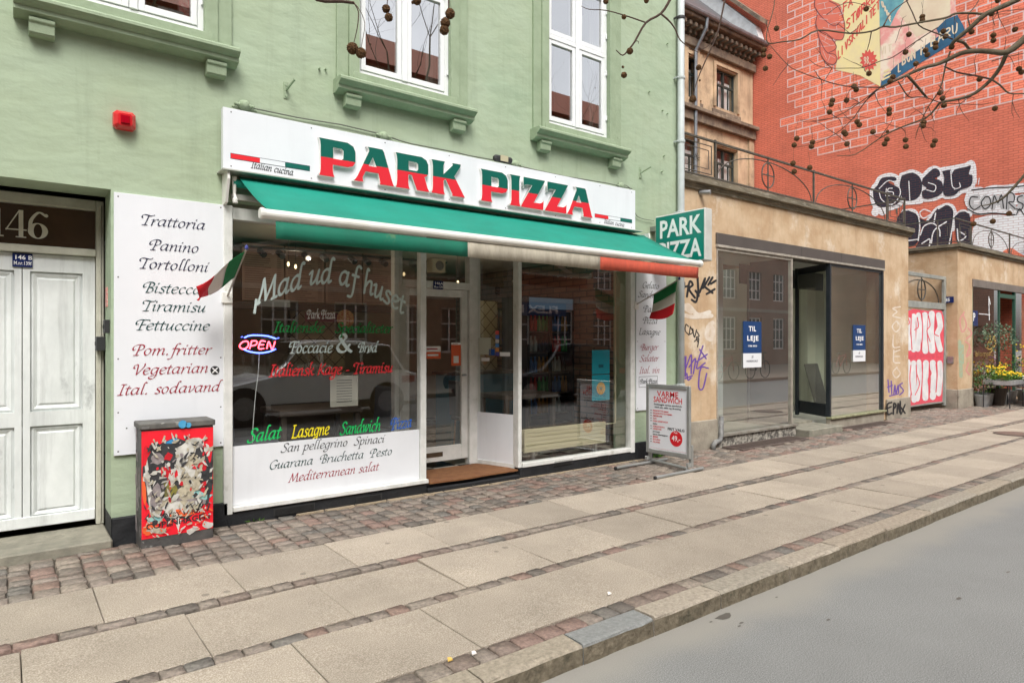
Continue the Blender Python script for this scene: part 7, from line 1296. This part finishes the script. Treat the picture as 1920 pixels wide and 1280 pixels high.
def mtext(s, x0, y0, x1, y1, h, mt, w, lift=.012, skew=0):
    """capitals along a baseline (x0,y0)-(x1,y1) in the mural's own coordinates"""
    q = MB(); cnt = [0]; n = len(s); L = math.hypot(x1 - x0, y1 - y0); ux, uy = (x1 - x0) / L, (y1 - y0) / L; adv = L / n; f = mX(lift)
    for i, ch in enumerate(s):
        for st in CAPS[ch]:
            P = []
            for (a, b) in st: X_ = x0 + ux * adv * (i + a * 1.15); Y_ = y0 + uy * adv * (i + a * 1.15); P.append((X_ + skew * b * h, Y_ - b * h))
            pstroke(q, [P], w, lambda x, y, k: f(1500 + x / 4.571, y / 4.571, k), cnt, n=3)
    return q.build('lettering', mt, mu)
mtext('FÅ', 375, 100, 460, 40, 70, PRD, 5); mtext('STØRRE', 400, 255, 660, -10, 75, PRD, 5.5); mtext('LIVSKVALITET', 330, 510, 690, 60, 70, PRD, 5)
mtext('98,-', 552, 553, 645, 540, 60, PCR, 3.2, .0145); mtext('BON H', 880, 560, 1080, 450, 75, PCR, 6); mtext('BARU', 1125, 400, 1370, 265, 75, PCR, 6); mtext('L', 845, 620, 875, 605, 75, PCR, 5)
mtext('ONE', 700, 40, 790, 210, 40, PCR, 5, .012); mtext('VIT', 700, 470, 790, 440, 60, PPK if False else PCR, 4, .011)
q = MB()
for k in range(3): q.poly([mX(.013)(1500 + x / 4.571, y / 4.571, 0) for x, y in ((705 + k * 8, 680 - k * 35), (790 - k * 10, 640 - k * 25), (790 - k * 10, 655 - k * 25), (705 + k * 8, 697 - k * 35))])
q.build('stripes', PYE, mu)
# graffiti on the gable
GBK = brick_mat('spray_night_blue', (.012, .02, .04), (.02, .024, .042), (.07, .03, .04), 'X', .24, .072, .012, var=.2, bump=.5); GWH = brick_mat('spray_chalk_white', (.84, .87, .90), (.80, .82, .86), (.60, .50, .52), 'X', .24, .072, .010, var=.1, bump=.5); GGR = M('spray_light_grey', (.55, .55, .57), (.45, .45, .47), .6, 6)
def z4(L): return [[(1400 + x / 3.692, 240 + y / 3.692) for x, y in l] for l in L]
def gset(lab, layers, P0):
    t = thing('graffiti', lab, 'graffiti', tuple(mX(0)(*P0, 0))); l0 = .006
    for kind, mt, w, L in layers:
        q = MB(); cnt = [0]; f = mX(l0)
        if kind == 'fill': 
            for i_, l in enumerate(z4(L)): q.poly([f(x, y, i_ * 1e-4) for x, y in catmull(l + [l[0]], 3)[:-1]])
        else: pstroke(q, z4(L), w, f, cnt, n=4)
        q.build('spray_fill' if kind == 'fill' else 'spray_line', mt, t); l0 += .003
gset('black bubble letters outlined in white high on the red gable', [
 ('line', GWH, 7.5, [[(905, 400), (940, 350), (1025, 345), (1060, 420), (1070, 480), (1040, 530), (950, 550), (895, 530), (880, 440), (905, 400)], [(1080, 335), (1150, 315), (1205, 350), (1215, 430), (1180, 490), (1120, 500)], [(1225, 350), (1290, 290), (1340, 310), (1350, 370), (1355, 440), (1310, 475), (1230, 485)], [(1355, 300), (1420, 290), (1520, 270), (1560, 258), (1555, 400), (1480, 430), (1440, 460), (1375, 465)], [(900, 560), (890, 585)], [(960, 560), (940, 580)], [(1100, 505), (1200, 500)]]),
 ('fill', GBK, 0, [[(905, 400), (940, 345), (1025, 340), (1035, 365), (980, 375), (1060, 420), (1070, 480), (1040, 530), (950, 550), (895, 530), (875, 440)]]),
 ('fill', GBK, 0, [[(1075, 330), (1150, 310), (1205, 350), (1215, 430), (1180, 490), (1120, 505), (1080, 490), (1060, 400)]]), ('fill', GBK, 0, [[(1220, 350), (1290, 285), (1330, 290), (1340, 330), (1300, 350), (1350, 370), (1360, 440), (1310, 480), (1230, 490), (1215, 440), (1250, 420), (1215, 390)]]),
 ('fill', GBK, 0, [[(1355, 300), (1415, 290), (1420, 330), (1440, 290), (1520, 270), (1555, 262), (1540, 320), (1565, 330), (1555, 400), (1480, 430), (1440, 465), (1375, 470), (1360, 420), (1370, 350)]]),
 ('line', GWH, .9, [[(920, 420), (985, 365), (1050, 400), (1065, 460), (1010, 530), (940, 500), (918, 440)], [(1125, 370), (1132, 500)], [(970, 420), (965, 470)], [(1010, 418), (985, 420), (980, 440), (1015, 445), (1015, 468), (985, 470)], [(1250, 430), (1300, 440), (1310, 400), (1260, 380)], [(1415, 300), (1425, 400), (1445, 420)], [(1475, 380), (1480, 410), (1440, 425)], [(1595, 350), (1590, 385)], [(1612, 350), (1606, 392)]])], (1640, 360))
gset('large dark blocky letters with white lines behind the terrace railing', [
 ('line', GWH, 4.2, [[(1085, 580), (1160, 578), (1195, 640)], [(1260, 640), (1320, 562), (1400, 535), (1440, 580), (1428, 700)], [(1440, 610), (1500, 580), (1548, 600)]]),
 ('fill', GBK, 0, [[(1085, 575), (1160, 575), (1195, 640), (1195, 780), (1100, 820), (1040, 700), (1050, 610)]]), ('fill', GBK, 0, [[(1190, 620), (1260, 640), (1320, 560), (1400, 535), (1440, 580), (1425, 700), (1400, 850), (1180, 850), (1195, 780), (1210, 700)]]), ('fill', GBK, 0, [[(1440, 600), (1500, 580), (1545, 600), (1550, 700), (1555, 800), (1500, 830), (1455, 780)]]),
 ('line', GWH, 1.2, [[(1130, 570), (1185, 600), (1200, 680), (1190, 780)], [(1275, 580), (1230, 565), (1200, 590), (1225, 625), (1275, 600)], [(1310, 590), (1300, 650)], [(1330, 560), (1390, 530), (1435, 570), (1430, 660), (1405, 800)], [(1205, 740), (1230, 680), (1290, 660), (1335, 700), (1340, 750)], [(1385, 650), (1300, 710), (1280, 800)], [(1215, 800), (1270, 770), (1265, 830)], [(1440, 610), (1490, 570), (1545, 590)], [(1460, 700), (1470, 780), (1520, 750), (1480, 720)], [(1120, 780), (1190, 770)]])], (1720, 420))
gset('small grey and white outlined graffiti word on the gable at the right edge', [
 ('line', GWH, 9, [[(1540, 500), (1560, 450), (1620, 440)], [(1560, 560), (1620, 570), (1700, 560)], [(1640, 450), (1700, 430), (1780, 430), (1850, 420), (1980, 410), (2100, 410)], [(1700, 560), (1800, 560), (1880, 580), (2100, 560)], [(1545, 520), (1700, 500), (1850, 500), (2100, 490)]]), ('line', GGR, 5.5, [[(1600, 480), (1560, 490), (1555, 540), (1605, 550)], [(1655, 480), (1630, 520), (1655, 550), (1680, 510), (1655, 480)], [(1705, 550), (1718, 480), (1740, 520), (1765, 480), (1775, 545)], [(1805, 550), (1812, 470), (1845, 475), (1820, 515), (1850, 550)], [(1910, 475), (1885, 495), (1910, 530), (1880, 560)]]),
 ('line', SBK, 1.1, [[(1600, 480), (1555, 480), (1545, 530), (1575, 565), (1615, 545)], [(1650, 480), (1625, 520), (1650, 560), (1690, 530), (1680, 480), (1650, 478)], [(1700, 560), (1715, 470), (1740, 520), (1765, 465), (1780, 555)], [(1800, 560), (1810, 455), (1850, 460), (1850, 510), (1815, 515), (1860, 560)], [(1910, 470), (1880, 480), (1880, 510), (1915, 530), (1900, 570), (1870, 560)], [(1560, 430), (1700, 415), (1830, 410), (1930, 400)], [(1530, 560), (1600, 595), (1700, 590), (1860, 600)], [(1870, 600), (1890, 560), (1920, 600)]])], (1860, 385))
gset('broad patch of white paint on the gable above the flower shop', [('fill', GWH, 0, [[(1580, 630), (1700, 600), (1840, 610), (1870, 600), (2100, 560), (2100, 890), (1900, 900), (1580, 900), (1560, 760)]]), ('fill', MBR, 0, [[(1780, 850), (1830, 830), (1880, 860), (1930, 900), (1760, 900)]])], (1830, 430))
# ---------------------------------------------------------------- opposite side of the street (seen in the glass)
OBR = brick_mat('opposite_brick', (.30, .155, .10), (.24, .12, .08), (.28, .22, .16), 'Y', .24, .075, .012, var=.15)
ob = thing('opposite_house', 'long red-brown brick apartment house across the street with white windows', 'building', (12, -18, 0)); OY = -18.0
mb = MB(); hl = []; xs_ = [-28 + i * 2.7 for i in range(27)]
for x in xs_:
    for z in (1.0, 4.1, 7.0, 9.9): hl.append((x, x + 1.35, z, z + (1.75 if z > 2 else 2.0)))
wall_grid(mb, -30, 46, 0, 12.3, hl, OY - .3, .3); mb.build('wall', OBR, ob)
for i in range(0): pass
WINM = MB(); WINM.box(0, 1.35, -.14, -.1, 0, .07); WINM.box(0, 1.35, -.14, -.1, 1.68, 1.75)
for x in (0, .42, .86, 1.28): WINM.box(x, x + .07, -.14, -.1, .071, 1.679)
for z in (.5, 1.1):
    for x in (.071, .491, .931): WINM.box(x, x + .348, -.135, -.105, z, z + .05)
w0 = WINM.build('window', WPVC, ob); w0.data.transform(Matrix.Translation(org(ob))); bk = MB().box(0, 1.35, -.2, -.16, 0, 1.75).build('pane', M('opp_pane', (.04, .045, .05), None, .1), w0); bk.data.transform(Matrix.Translation(org(ob)))
first = True
for (a, b, c, d) in hl:
    if first: w = w0; first = False
    else:
        w = w0.copy(); COL.objects.link(w); w.parent = ob; p_ = bk.copy(); COL.objects.link(p_); p_.parent = w
    w.location = Vector((a, OY, c)) - org(ob)
    if d - c > 1.9: w.scale = (1, 1, 2 / 1.75)
ROOFT = M('red_tile_roof', (.3, .1, .05), (.22, .07, .04), .8, 6, stretch=(4, 1, 1)); q = MB(); q.prism([(-30, OY + .35, 12.3), (-30, OY - 4, 15.4), (-30, OY - 4, 12.3)], (76, 0, 0)); q.build('roof', ROOFT, ob)
q = MB(); q.box(-30, 46, OY - .02, OY + .05, 3.35, 3.55); q.build('string_course', STRP, ob)
t = thing('shop_sign', 'blue shop fascia across the street reading FLEX RENS, seen reflected', 'sign', (19, OY, 2.9)); MB().box(16.4, 21.4, OY - .001, OY + .08, 2.7, 3.3).build('panel', TLB, t); ftext('FLEX RENS', (20.9, OY + .085, 2.83), .34, WLET, t, '+Y', width=4, bold=.04)
# far end blocks closing the street so the sky meets houses
for (x0, x1, y0, y1, h, lab) in ((-34, -30.5, -18, 1, 13, 'brown brick house closing the street on the left'), (46.5, 60, -40, -12, 14, 'brick house far down the street on the right')):
    t = thing('far_house', lab, 'building', (x0, y0, 0)); MB().box(x0, x1, y0, y1, 0, h).build('wall', OBR, t); MB().box(x0 - .2, x1 + .2, y0 - .2, y1 + .2, h + .001, h + .3).build('roof', ROOFT, t)
# ---- parked cars behind the camera
TYR = M('tyre', (.015, .015, .015), None, .8); CGL = M('car_glass', (.01, .012, .014), None, .05); CHR = M('chrome', (.6, .6, .6), None, .15, metal=1); LRED = M('tail_lamp', (.35, .01, .01), None, .2); LWH = M('head_lamp', (.75, .75, .7), None, .1)
def car(x0, L, H, W, yc, paint, lab, rev=False):
    """side profile lofted over the width, narrower at roof height; x0 = nose"""
    t = thing('parked_car', lab, 'car', (x0 + L / 2, yc, -.1)); zb = -.1
    s = lambda u: x0 + (L * u if not rev else L * (1 - u))
    prof = [(.0, .42), (.01, .62), (.05, .72), (.2, .86), (.27, .92), (.36, 1.22), (.42, H - .04), (.52, H), (.72, H - .01), (.86, H - .1), (.93, .98), (.99, .9), (1.0, .55), (.985, .34), (.02, .3)]
    mb = MB(); rings = []
    for v in (-1, -.93, -.6, 0, .6, .93, 1):
        r_ = []
        for u, z in prof:
            tum = max(0, z - .9) * .22; edge = (abs(v) > .99); r_.append((s(.5 + (u - .5) * (.985 if edge else 1) * (1 - .02 * abs(v) ** 4)), yc + v * (W / 2 - tum), zb + (z - (.02 if edge else 0) + .015 * (1 - abs(v) ** 2))))
        rings.append(r_)
    n = len(prof)
    for A, B in zip(rings, rings[1:]):
        for i in range(n): mb.poly([A[i], A[(i + 1) % n], B[(i + 1) % n], B[i]])
    mb.poly(rings[0][::-1]); mb.poly(rings[-1]); o = mb.build('body', paint, t)
    for v in (-1, 1):
        y = lambda z: yc + v * (W / 2 - max(0, z - .9) * .22 + .004)
        for (ua, ub, uc, ud, za, zt_) in ((.315, .5, .5, .42, .97, H - .1), (.515, .69, .69, .515, .97, H - .09), (.705, .9, .84, .705, .99, H - .11)):
            P = [(s(ua), y(za), zb + za), (s(ub), y(za), zb + za), (s(uc), y(zt_), zb + zt_), (s(ud), y(zt_), zb + zt_)]; MB().prism(P, (0, v * .004, 0)).build('side_window', CGL, t)
        for u in (.17, .82):
            c = (s(u), yc + v * (W / 2 - .1), zb + .34); q = MB(); q.lathe((c[0], c[1] + .1, c[2]), [(.2, 0), (.34, .01), (.345, .05), (.345, .17), (.33, .2)], 24, axis='Y'); q.build('tyre', TYR, t); MB().lathe((c[0], c[1] + v * .105 + .01, c[2]), [(.22, 0), (.215, .015)], 16, axis='Y').build('rim', STEEL, t); MB().lathe((c[0], c[1] + v * .0905 + .02, c[2]), [(.40, 0), (.4, .03)], 24, axis='Y').build('wheel_arch', TYR, t)
        MB().box(min(s(.965), s(.9)), max(s(.965), s(.9)), y(.8) - .02, y(.8) + .005, zb + .72, zb + .86).build('tail_light', LRED, t); MB().box(min(s(.03), s(.09)), max(s(.03), s(.09)), y(.6) - .02, y(.6) + .006, zb + .6, zb + .7).build('headlight', LWH, t); MB().box(min(s(.31), s(.34)), max(s(.31), s(.34)), min(y(.9), y(.9) + v * .18), max(y(.9), y(.9) + v * .18), zb + .92, zb + 1.05).build('mirror', paint, t)
        MB().box(min(s(.28), s(.78)), max(s(.28), s(.78)), y(.5) - .004, y(.5) + .008, zb + .3, zb + .4).build('side_skirt', DARK, t)
    P = [(s(.275), yc - W / 2 + .15, zb + .95), (s(.275), yc + W / 2 - .15, zb + .95), (s(.40), yc + W / 2 - .22, zb + H - .07), (s(.40), yc - W / 2 + .22, zb + H - .07)]; MB().prism(P, (0, 0, .035)).build('windscreen', CGL, t)
    return t
SILV = M('silver_paint', (.85, .86, .88), None, .3, coat=.3); BLKC = M('black_paint', (.02, .022, .025), None, .15, coat=1)
car(2.75, 4.5, 1.62, 1.85, -7.95, SILV, 'silver estate car parked across the road, reflected in the left shop window'); car(9.6, 4.4, 1.55, 1.82, -7.95, BLKC, 'black car parked across the road, reflected in the right shop window'); car(-4.6, 4.4, 1.5, 1.8, -7.95, M('grey_paint', (.2, .21, .22), None, .2, coat=1), 'grey car parked across the road left of the silver car', True)
def bike(x, y, c, lab, g='bicycles parked across the street'):
    t = thing('bicycle', lab, 'bicycle', (x, y, .02), g); z = .36
    for dx in (-.52, .52):
        MB().tube([(x + dx + .34 * math.cos(a), y, z + .02 + .34 * math.sin(a)) for a in [2 * math.pi * k / 24 for k in range(25)]], .016, 6, cap=False).build('wheel', TYR, t); q = MB()
        for k in range(8): a = math.pi * k / 8; q.tube([(x + dx - .33 * math.cos(a), y, z + .02 - .33 * math.sin(a)), (x + dx + .33 * math.cos(a), y, z + .02 + .33 * math.sin(a))], .002, 4)
        q.build('spokes', STEEL, t)
    q = MB()
    for a, b in (((-.52, .38), (-.12, .36)), ((-.52, .38), (-.2, .85)), ((-.12, .36), (-.22, .92)), ((-.12, .36), (.4, .85)), ((-.2, .8), (.4, .9)), ((.4, .98), (.52, .38))): q.tube([(x + a[0], y, a[1]), (x + b[0], y, b[1])], .016, 6)
    q.build('frame', c, t); q = MB(); q.tube([(x + .4, y, .95), (x + .38, y, 1.05), (x + .3, y - .22, 1.06)], .012, 6); q.tube([(x + .38, y, 1.05), (x + .3, y + .22, 1.06)], .012, 6); q.build('handlebar', DARK, t); MB().box(x - .34, x - .1, y - .07, y + .07, .93, .98).build('saddle', DARK, t, bevel=.03)
BR_, BB_ = M('bike_red', (.4, .03, .03), None, .3), M('bike_black', (.02, .02, .02), None, .3)
for x, y, c, lab in ((8.1, -9.9, BB_, 'black bicycle standing across the street between the silver and black cars'), (21.6, -9.2, BR_, 'red bicycle standing across the street right of the black car'), (23.9, -9.3, BB_, 'black bicycle standing across the street beside the red one'), (30.5, -9.2, BR_, 'red bicycle standing far right across the street')): bike(x, y, c, lab)
# ---------------------------------------------------------------- bare plane trees with hanging seed balls
BARK = M('plane_bark', (.095, .07, .04), (.15, .12, .075), .85, 14, 8, c3=(.06, .05, .035), s3=20, sp3=(.55, .68), bump=.6, bscale=60)
TWIG = M('twig_bark', (.065, .035, .025), (.10, .06, .04), .8, 30, bump=.3, bscale=90)
BALL = M('seed_ball', (.19, .095, .035), (.08, .04, .016), .95, 160, bump=1, bscale=400, bdist=.004)
def ico(name, mt, r0=.0135):
    import bmesh
    b = bmesh.new(); bmesh.ops.create_icosphere(b, subdivisions=4, radius=1); rr = random.Random(3)
    for v in b.verts: v.co *= rr.choice((.9, .97, 1.07))
    me = bpy.data.meshes.new(name); b.to_mesh(me); b.free(); me.materials.append(mt); return me
BALLM = ico('seed_ball', BALL)
def grow(mb, p, d, L, r, depth, rr, ends, lim=5):
    pts = [p]; rs = [r]; n = 4
    for i in range(n):
        d = (d + Vector((rr.uniform(-.22, .22), rr.uniform(-.22, .22), rr.uniform(-.12, .2)))).normalized(); p = p + d * L / n; pts.append(p); rs.append(r * (1 - .45 * (i + 1) / n))
    mb.tube(pts, rs, 6 if r > .02 else 4, cap=False)
    if depth >= lim: ends.append(p); return
    for k in range(rr.choice((2, 3, 3))):
        i = rr.choice((2, 3, 4, 4)); q = pts[i]; dd = (d + Vector((rr.uniform(-.9, .9), rr.uniform(-.9, .9), rr.uniform(-.5, .6)))).normalized(); grow(mb, q, dd, L * rr.uniform(.6, .82), rs[i] * .62, depth + 1, rr, ends, lim)
def tree(x, y, seed, lab, h=3.2, r=.2):
    rr = random.Random(seed); t = thing('plane_tree', lab, 'tree', (x, y, .02)); MB().tube([(x, y, 0), (x + .03, y, .4), (x, y + .03, h * .6), (x + .05, y, h)], [r * 1.25, r, r * .9, r * .8], 14).build('trunk', BARK, t, smooth=True); ends = []
    for k in range(5):
        a = 2 * math.pi * k / 5 + rr.uniform(-.3, .3); q = MB(); grow(q, Vector((x, y, h - .1)), Vector((math.cos(a) * .6, math.sin(a) * .6, 1)).normalized(), 3.1, r * .5, 0, rr, ends, 4); q.build('branch', BARK, t)
    rr.shuffle(ends)
    for e in ends[:45]: o = bpy.data.objects.new('seed_ball', BALLM); COL.objects.link(o); o.parent = t; o.location = e - Vector((0, 0, .09)) - org(t); o.scale = (.014,) * 3
    return t
T2 = tree(7.7, -8.95, 5, 'bare plane tree across the road whose branches hang over the road at the top right', 3.4, .2)
T1 = tree(1.9, -9.35, 9, 'bare plane tree across the road behind the silver car', 3.6, .2)
T3 = tree(16.5, -9.6, 12, 'bare plane tree further down across the road', 3.5, .2)
# low boughs hanging into the photograph
def bough(t, pts, r0, r1, mt, D=None, nm='branch', n=3):
    P = []; D0, D1 = D
    for i, (x, y) in enumerate(pts): k = i / max(1, len(pts) - 1); P.append(tuple(atD(x, y, D0 + (D1 - D0) * k)))
    P = catmull(P, n); rs = [r0 + (r1 - r0) * i / (len(P) - 1) for i in range(len(P))]; MB().tube(P, rs, 8, cap=True).build(nm, mt, t, smooth=True); return P
root = Vector((7.75, -8.9, 3.35))
def link(t, p, r, r1): q = Vector(p); m_ = (root + q) / 2 + Vector((0, 0, .25)); MB().tube(catmull([tuple(root), tuple(m_), tuple(q)], 5), [r + (r1 - r) * i / 10 for i in range(11)], 8).build('bough', BARK, t, smooth=True)
A_ = bough(T2, [(1985, 20), (1950, 45), (1920, 74), (1888, 98), (1859, 97), (1828, 96), (1800, 101), (1762, 119), (1732, 127), (1703, 140), (1651, 164)], .021, .006, BARK, (3.5, 3.7)); link(T2, A_[0], .05, .021)
C_ = bough(T2, [(1990, -70), (1950, -32), (1907, 0), (1850, 26), (1820, 52), (1793, 74), (1782, 87)], .017, .0085, BARK, (3.4, 3.6)); link(T2, C_[0], .04, .017)
bough(T2, [(1888, 98), (1878, 122), (1859, 149), (1828, 175), (1797, 186), (1765, 192), (1756, 201), (1736, 221), (1687, 240), (1650, 259), (1605, 289), (1569, 292)], .011, .0018, BARK, (3.6, 3.9))
for pts, r0, r1 in (([(1793, 76), (1808, 81), (1817, 92), (1830, 96)], .008, .008), ([(1848, 27), (1820, 25), (1791, 26), (1773, 34), (1727, 42), (1679, 51), (1656, 50), (1634, 59), (1594, 63), (1535, 57), (1500, 74), (1465, 79), (1440, 81), (1438, 60), (1447, 30), (1452, 0), (1440, -20)], .007, .002), ([(1787, 74), (1751, 61), (1723, 48), (1710, 22), (1699, 0), (1690, -20)], .004, .0025), ([(1656, 50), (1671, 24), (1697, 4), (1720, -10)], .004, .002), ([(1651, 164), (1598, 163), (1563, 157), (1539, 149), (1500, 135), (1477, 122), (1440, 81)], .0035, .0018), ([(1758, 52), (1719, 77), (1675, 107), (1653, 114), (1618, 127), (1594, 128), (1560, 128), (1534, 124), (1517, 112)], .003, .0015), ([(1859, 149), (1875, 160), (1892, 175), (1920, 176), (1945, 178)], .005, .003), ([(1771, 125), (1795, 136), (1828, 142), (1859, 149)], .004, .005), ([(1782, 96), (1773, 123), (1763, 166), (1741, 200), (1725, 232), (1716, 260)], .005, .0015), ([(1684, 153), (1703, 181), (1720, 182), (1736, 183), (1762, 192), (1795, 195), (1840, 196), (1862, 192)], .0035, .0015), ([(1702, 142), (1722, 165), (1738, 184)], .008, .006), ([(1651, 164), (1630, 182), (1612, 205), (1597, 225), (1567, 251), (1526, 270), (1492, 276)], .0035, .0012), ([(1645, 167), (1612, 193), (1567, 219), (1519, 229), (1500, 226)], .003, .0012), ([(1930, 318), (1886, 367), (1860, 382), (1837, 386)], .008, .002), ([(1860, 115), (1883, 108), (1920, 100)], .003, .002), ([(1634, 59), (1630, 80), (1625, 97)], .003, .0015), ([(1550, 28), (1575, 10), (1600, 5), (1635, 15)], .002, .0015), ([(1500, 224), (1525, 226), (1560, 222), (1600, 220)], .0012, .0015), ([(1820, 52), (1815, 30), (1830, 10), (1840, -10)], .004, .002), ([(1865, 48), (1862, 30), (1880, 22), (1920, 17)], .002, .002)):
    bough(T2, pts, r0, r1, TWIG if r0 < .0045 else BARK, (3.62, 3.75))
bough(T2, [(1930, 318), (1960, 285), (2010, 230)], .009, .014, BARK, (3.6, 3.3)); bough(T2, [(2010, 230), (2060, 120), (2080, -60)], .014, .02, BARK, (3.3, 3.2))
# small side twigs along the boughs
tw = MB(); rr = random.Random(4)
for (px, py) in [(1651, 164), (1700, 143), (1740, 125), (1760, 160), (1620, 127), (1560, 128), (1600, 163), (1540, 150), (1690, 51), (1594, 63), (1535, 58), (1597, 225), (1567, 251), (1650, 259), (1690, 240), (1736, 221), (1797, 186), (1828, 142), (1900, 178), (1741, 200), (1765, 192), (1612, 193), (1567, 220), (1719, 77), (1850, 26), (1790, 75), (1870, 20), (1477, 122), (1438, 50), (1700, 182), (1800, 195), (1886, 100), (1640, 175), (1790, 30), (1724, 232)]:
    for _ in range(2):
        P = atD(px, py, 3.66); d = Vector((rr.uniform(-1, 1), rr.uniform(-.6, .6), rr.uniform(-1, .7))).normalized(); pts = [P]
        for k in range(3): d = (d + Vector((rr.uniform(-.5, .5), rr.uniform(-.4, .4), rr.uniform(-.5, .5)))).normalized(); pts.append(pts[-1] + d * rr.uniform(.02, .06))
        tw.tube(pts, [.0022, .0018, .0014, .0009], 5)
o = tw.build('small_twigs', TWIG, T2); o['kind'] = 'stuff'
def ball(t, px, py, dpx, D, stem=12):
    P = atD(px, py, D); o = bpy.data.objects.new('seed_ball', BALLM); COL.objects.link(o); o.parent = t; o.location = P - org(t); s_ = dpx / 2 / F * D; o.scale = (s_,) * 3; o.rotation_euler = (rr.uniform(0, 6), rr.uniform(0, 6), rr.uniform(0, 6))
    return P
st = MB()
for (x, y) in ((1132, 45), (1412, 85), (1412, 103), (1345, 173), (1328, 262), (1517, 157), (1528, 183), (1478, 218), (1478, 238), (1428, 252), (1437, 275), (1380, 320), (1265, 385), (1251, 407), (1145, 368), (1070, 432), (1081, 449), (962, 503), (956, 523), (1033, 502), (948, 561), (1246, 548), (1246, 568), (1086, 609), (1097, 625), (1165, 660), (1020, 662), (1028, 671), (1237, 658), (1235, 697), (1223, 720), (1419, 613), (1415, 630), (1330, 733), (1328, 700), (1035, 720), (863, 712), (857, 733), (784, 693), (771, 726), (1475, 705), (1465, 727), (1520, 528), (1513, 492), (1500, 465), (1658, 160), (1767, 177), (1767, 203), (1875, 148), (1895, 345), (1908, 362), (1698, 397), (1775, 543), (765, 817), (849, 838), (771, 858), (1845, 1068), (1764, 1107), (1668, 1120), (1757, 70), (1790, 3), (1558, 236), (683, 143), (620, 250), (618, 276), (648, 284), (627, 343)):
    px, py = 1200 + x / 2.667, y / 2.667; small = (x, y) in ((1330, 733),) or y > 780 and x < 900
    P = ball(T2, px, py, 9.5 if not (1237, 658) == (x, y) else 6, 3.66); hgt = rr.uniform(.04, .12); st.tube([P + Vector((0, 0, .008)), P + Vector((rr.uniform(-.01, .01), 0, hgt * .6)), P + Vector((rr.uniform(-.02, .02), 0, hgt))], .0007, 4)
o = st.build('ball_stems', TWIG, T2); o['kind'] = 'stuff'
# the twigs near the camera, top middle and top left: boughs of the tree behind the silver car
root1 = Vector((1.95, -9.3, 3.5)); near = [
 ([(560, -30), (595, 0), (640, 3), (664, 6)], .005, .004), ([(664, 6), (672, 22), (671, 45), (665, 75), (661, 86)], .0018, .001), ([(664, 6), (675, 20), (684, 45), (680, 75), (677, 92)], .001, .0008),
 ([(740, -40), (728, -10), (726, 10)], .003, .001), ([(850, -50), (842, -10), (841, 20), (834, 36)], .003, .001), ([(790, -40), (783, -8)], .0025, .001)]
for i, (pts, r0, r1) in enumerate(near): P = bough(T1, pts, r0, r1, TWIG, (1.75, 1.75), 'twig')
q1 = atD(560, -30, 1.75); q2 = atD(800, -60, 1.8)
for q in (q1, q2): m_ = (root1 + q) / 2 + Vector((0, 0, .5)); MB().tube(catmull([tuple(root1), tuple(m_), tuple(q)], 5), [.05 - .045 * i / 10 for i in range(11)], 8).build('bough', BARK, T1, smooth=True)
MB().tube([q2, atD(740, -40, 1.75)], [.006, .003], 6).tube([q2, atD(850, -50, 1.75)], [.006, .003], 6).tube([q2, atD(790, -40, 1.75)], [.005, .0025], 6).build('twig', TWIG, T1)
for (x, y, d) in ((661, 91, 21), (677, 100, 19), (724, 17, 15), (729, 33, 15), (782, 2, 15), (774, 5, 6), (844, 26, 18), (835, 43, 18), (833, 57, 17)): ball(T1, x, y, d, 1.75)
for pts, r0, r1, D in (([(1262, -20), (1256, 0), (1239, 26), (1211, 43), (1191, 77), (1180, 92), (1168, 104), (1158, 97), (1155, 94)], .006, .0015, 2.5), ([(1239, 26), (1255, 40), (1266, 55), (1275, 75), (1294, 90), (1310, 99)], .004, .0012, 2.5), ([(1211, 43), (1180, 32), (1137, 20), (1105, 18), (1090, 12)], .003, .001, 2.5), ([(1362, -20), (1359, 0), (1346, 60), (1330, 98), (1312, 139), (1303, 165), (1297, 191)], .004, .0015, 2.7), ([(1346, 60), (1330, 85), (1310, 95)], .002, .001, 2.7), ([(1191, 77), (1197, 78), (1197, 82)], .0015, .001, 2.5)): bough(T2, pts, r0, r1, TWIG, (D, D), 'twig')
q3 = atD(1262, -20, 2.5); q4 = atD(1362, -20, 2.7)
for q in (q3, q4): m_ = (root + q) / 2 + Vector((0, 0, .5)); MB().tube(catmull([tuple(root), tuple(m_), tuple(q)], 5), [.05 - .044 * i / 10 for i in range(11)], 8).build('bough', BARK, T2, smooth=True)
for (x, y, d, D) in ((1170, 32, 9, 2.5), (1181, 96, 12, 2.5), (1170, 141, 11, 2.5), (1168, 126, 5, 2.5), (1136, 3, 10, 2.5), (1212, 2, 9, 2.5), (1310, 127, 10, 2.7), (1299, 186, 13, 2.7), (1312, 151, 4, 2.7)): ball(T2, x, y, d, D)
# ---------------------------------------------------------------- fit printed words to their measured widths, turn all outlines into meshes
bpy.context.view_layer.update()
for o, w in FIT:
    d = o.dimensions.x
    if d > 1e-6: o.scale.x = w / d
bpy.context.view_layer.update()
dg = bpy.context.evaluated_depsgraph_get()
for o in [o for o in scene.objects if o.type in ('FONT', 'CURVE')]:
    me = bpy.data.meshes.new_from_object(o.evaluated_get(dg)); nm = o.name
    n = bpy.data.objects.new('tmp', me); COL.objects.link(n); n.parent = o.parent; n.location = o.location; n.rotation_euler = o.rotation_euler; n.scale = o.scale
    for k in o.keys(): n[k] = o[k]
    bpy.data.objects.remove(o); n.name = nm
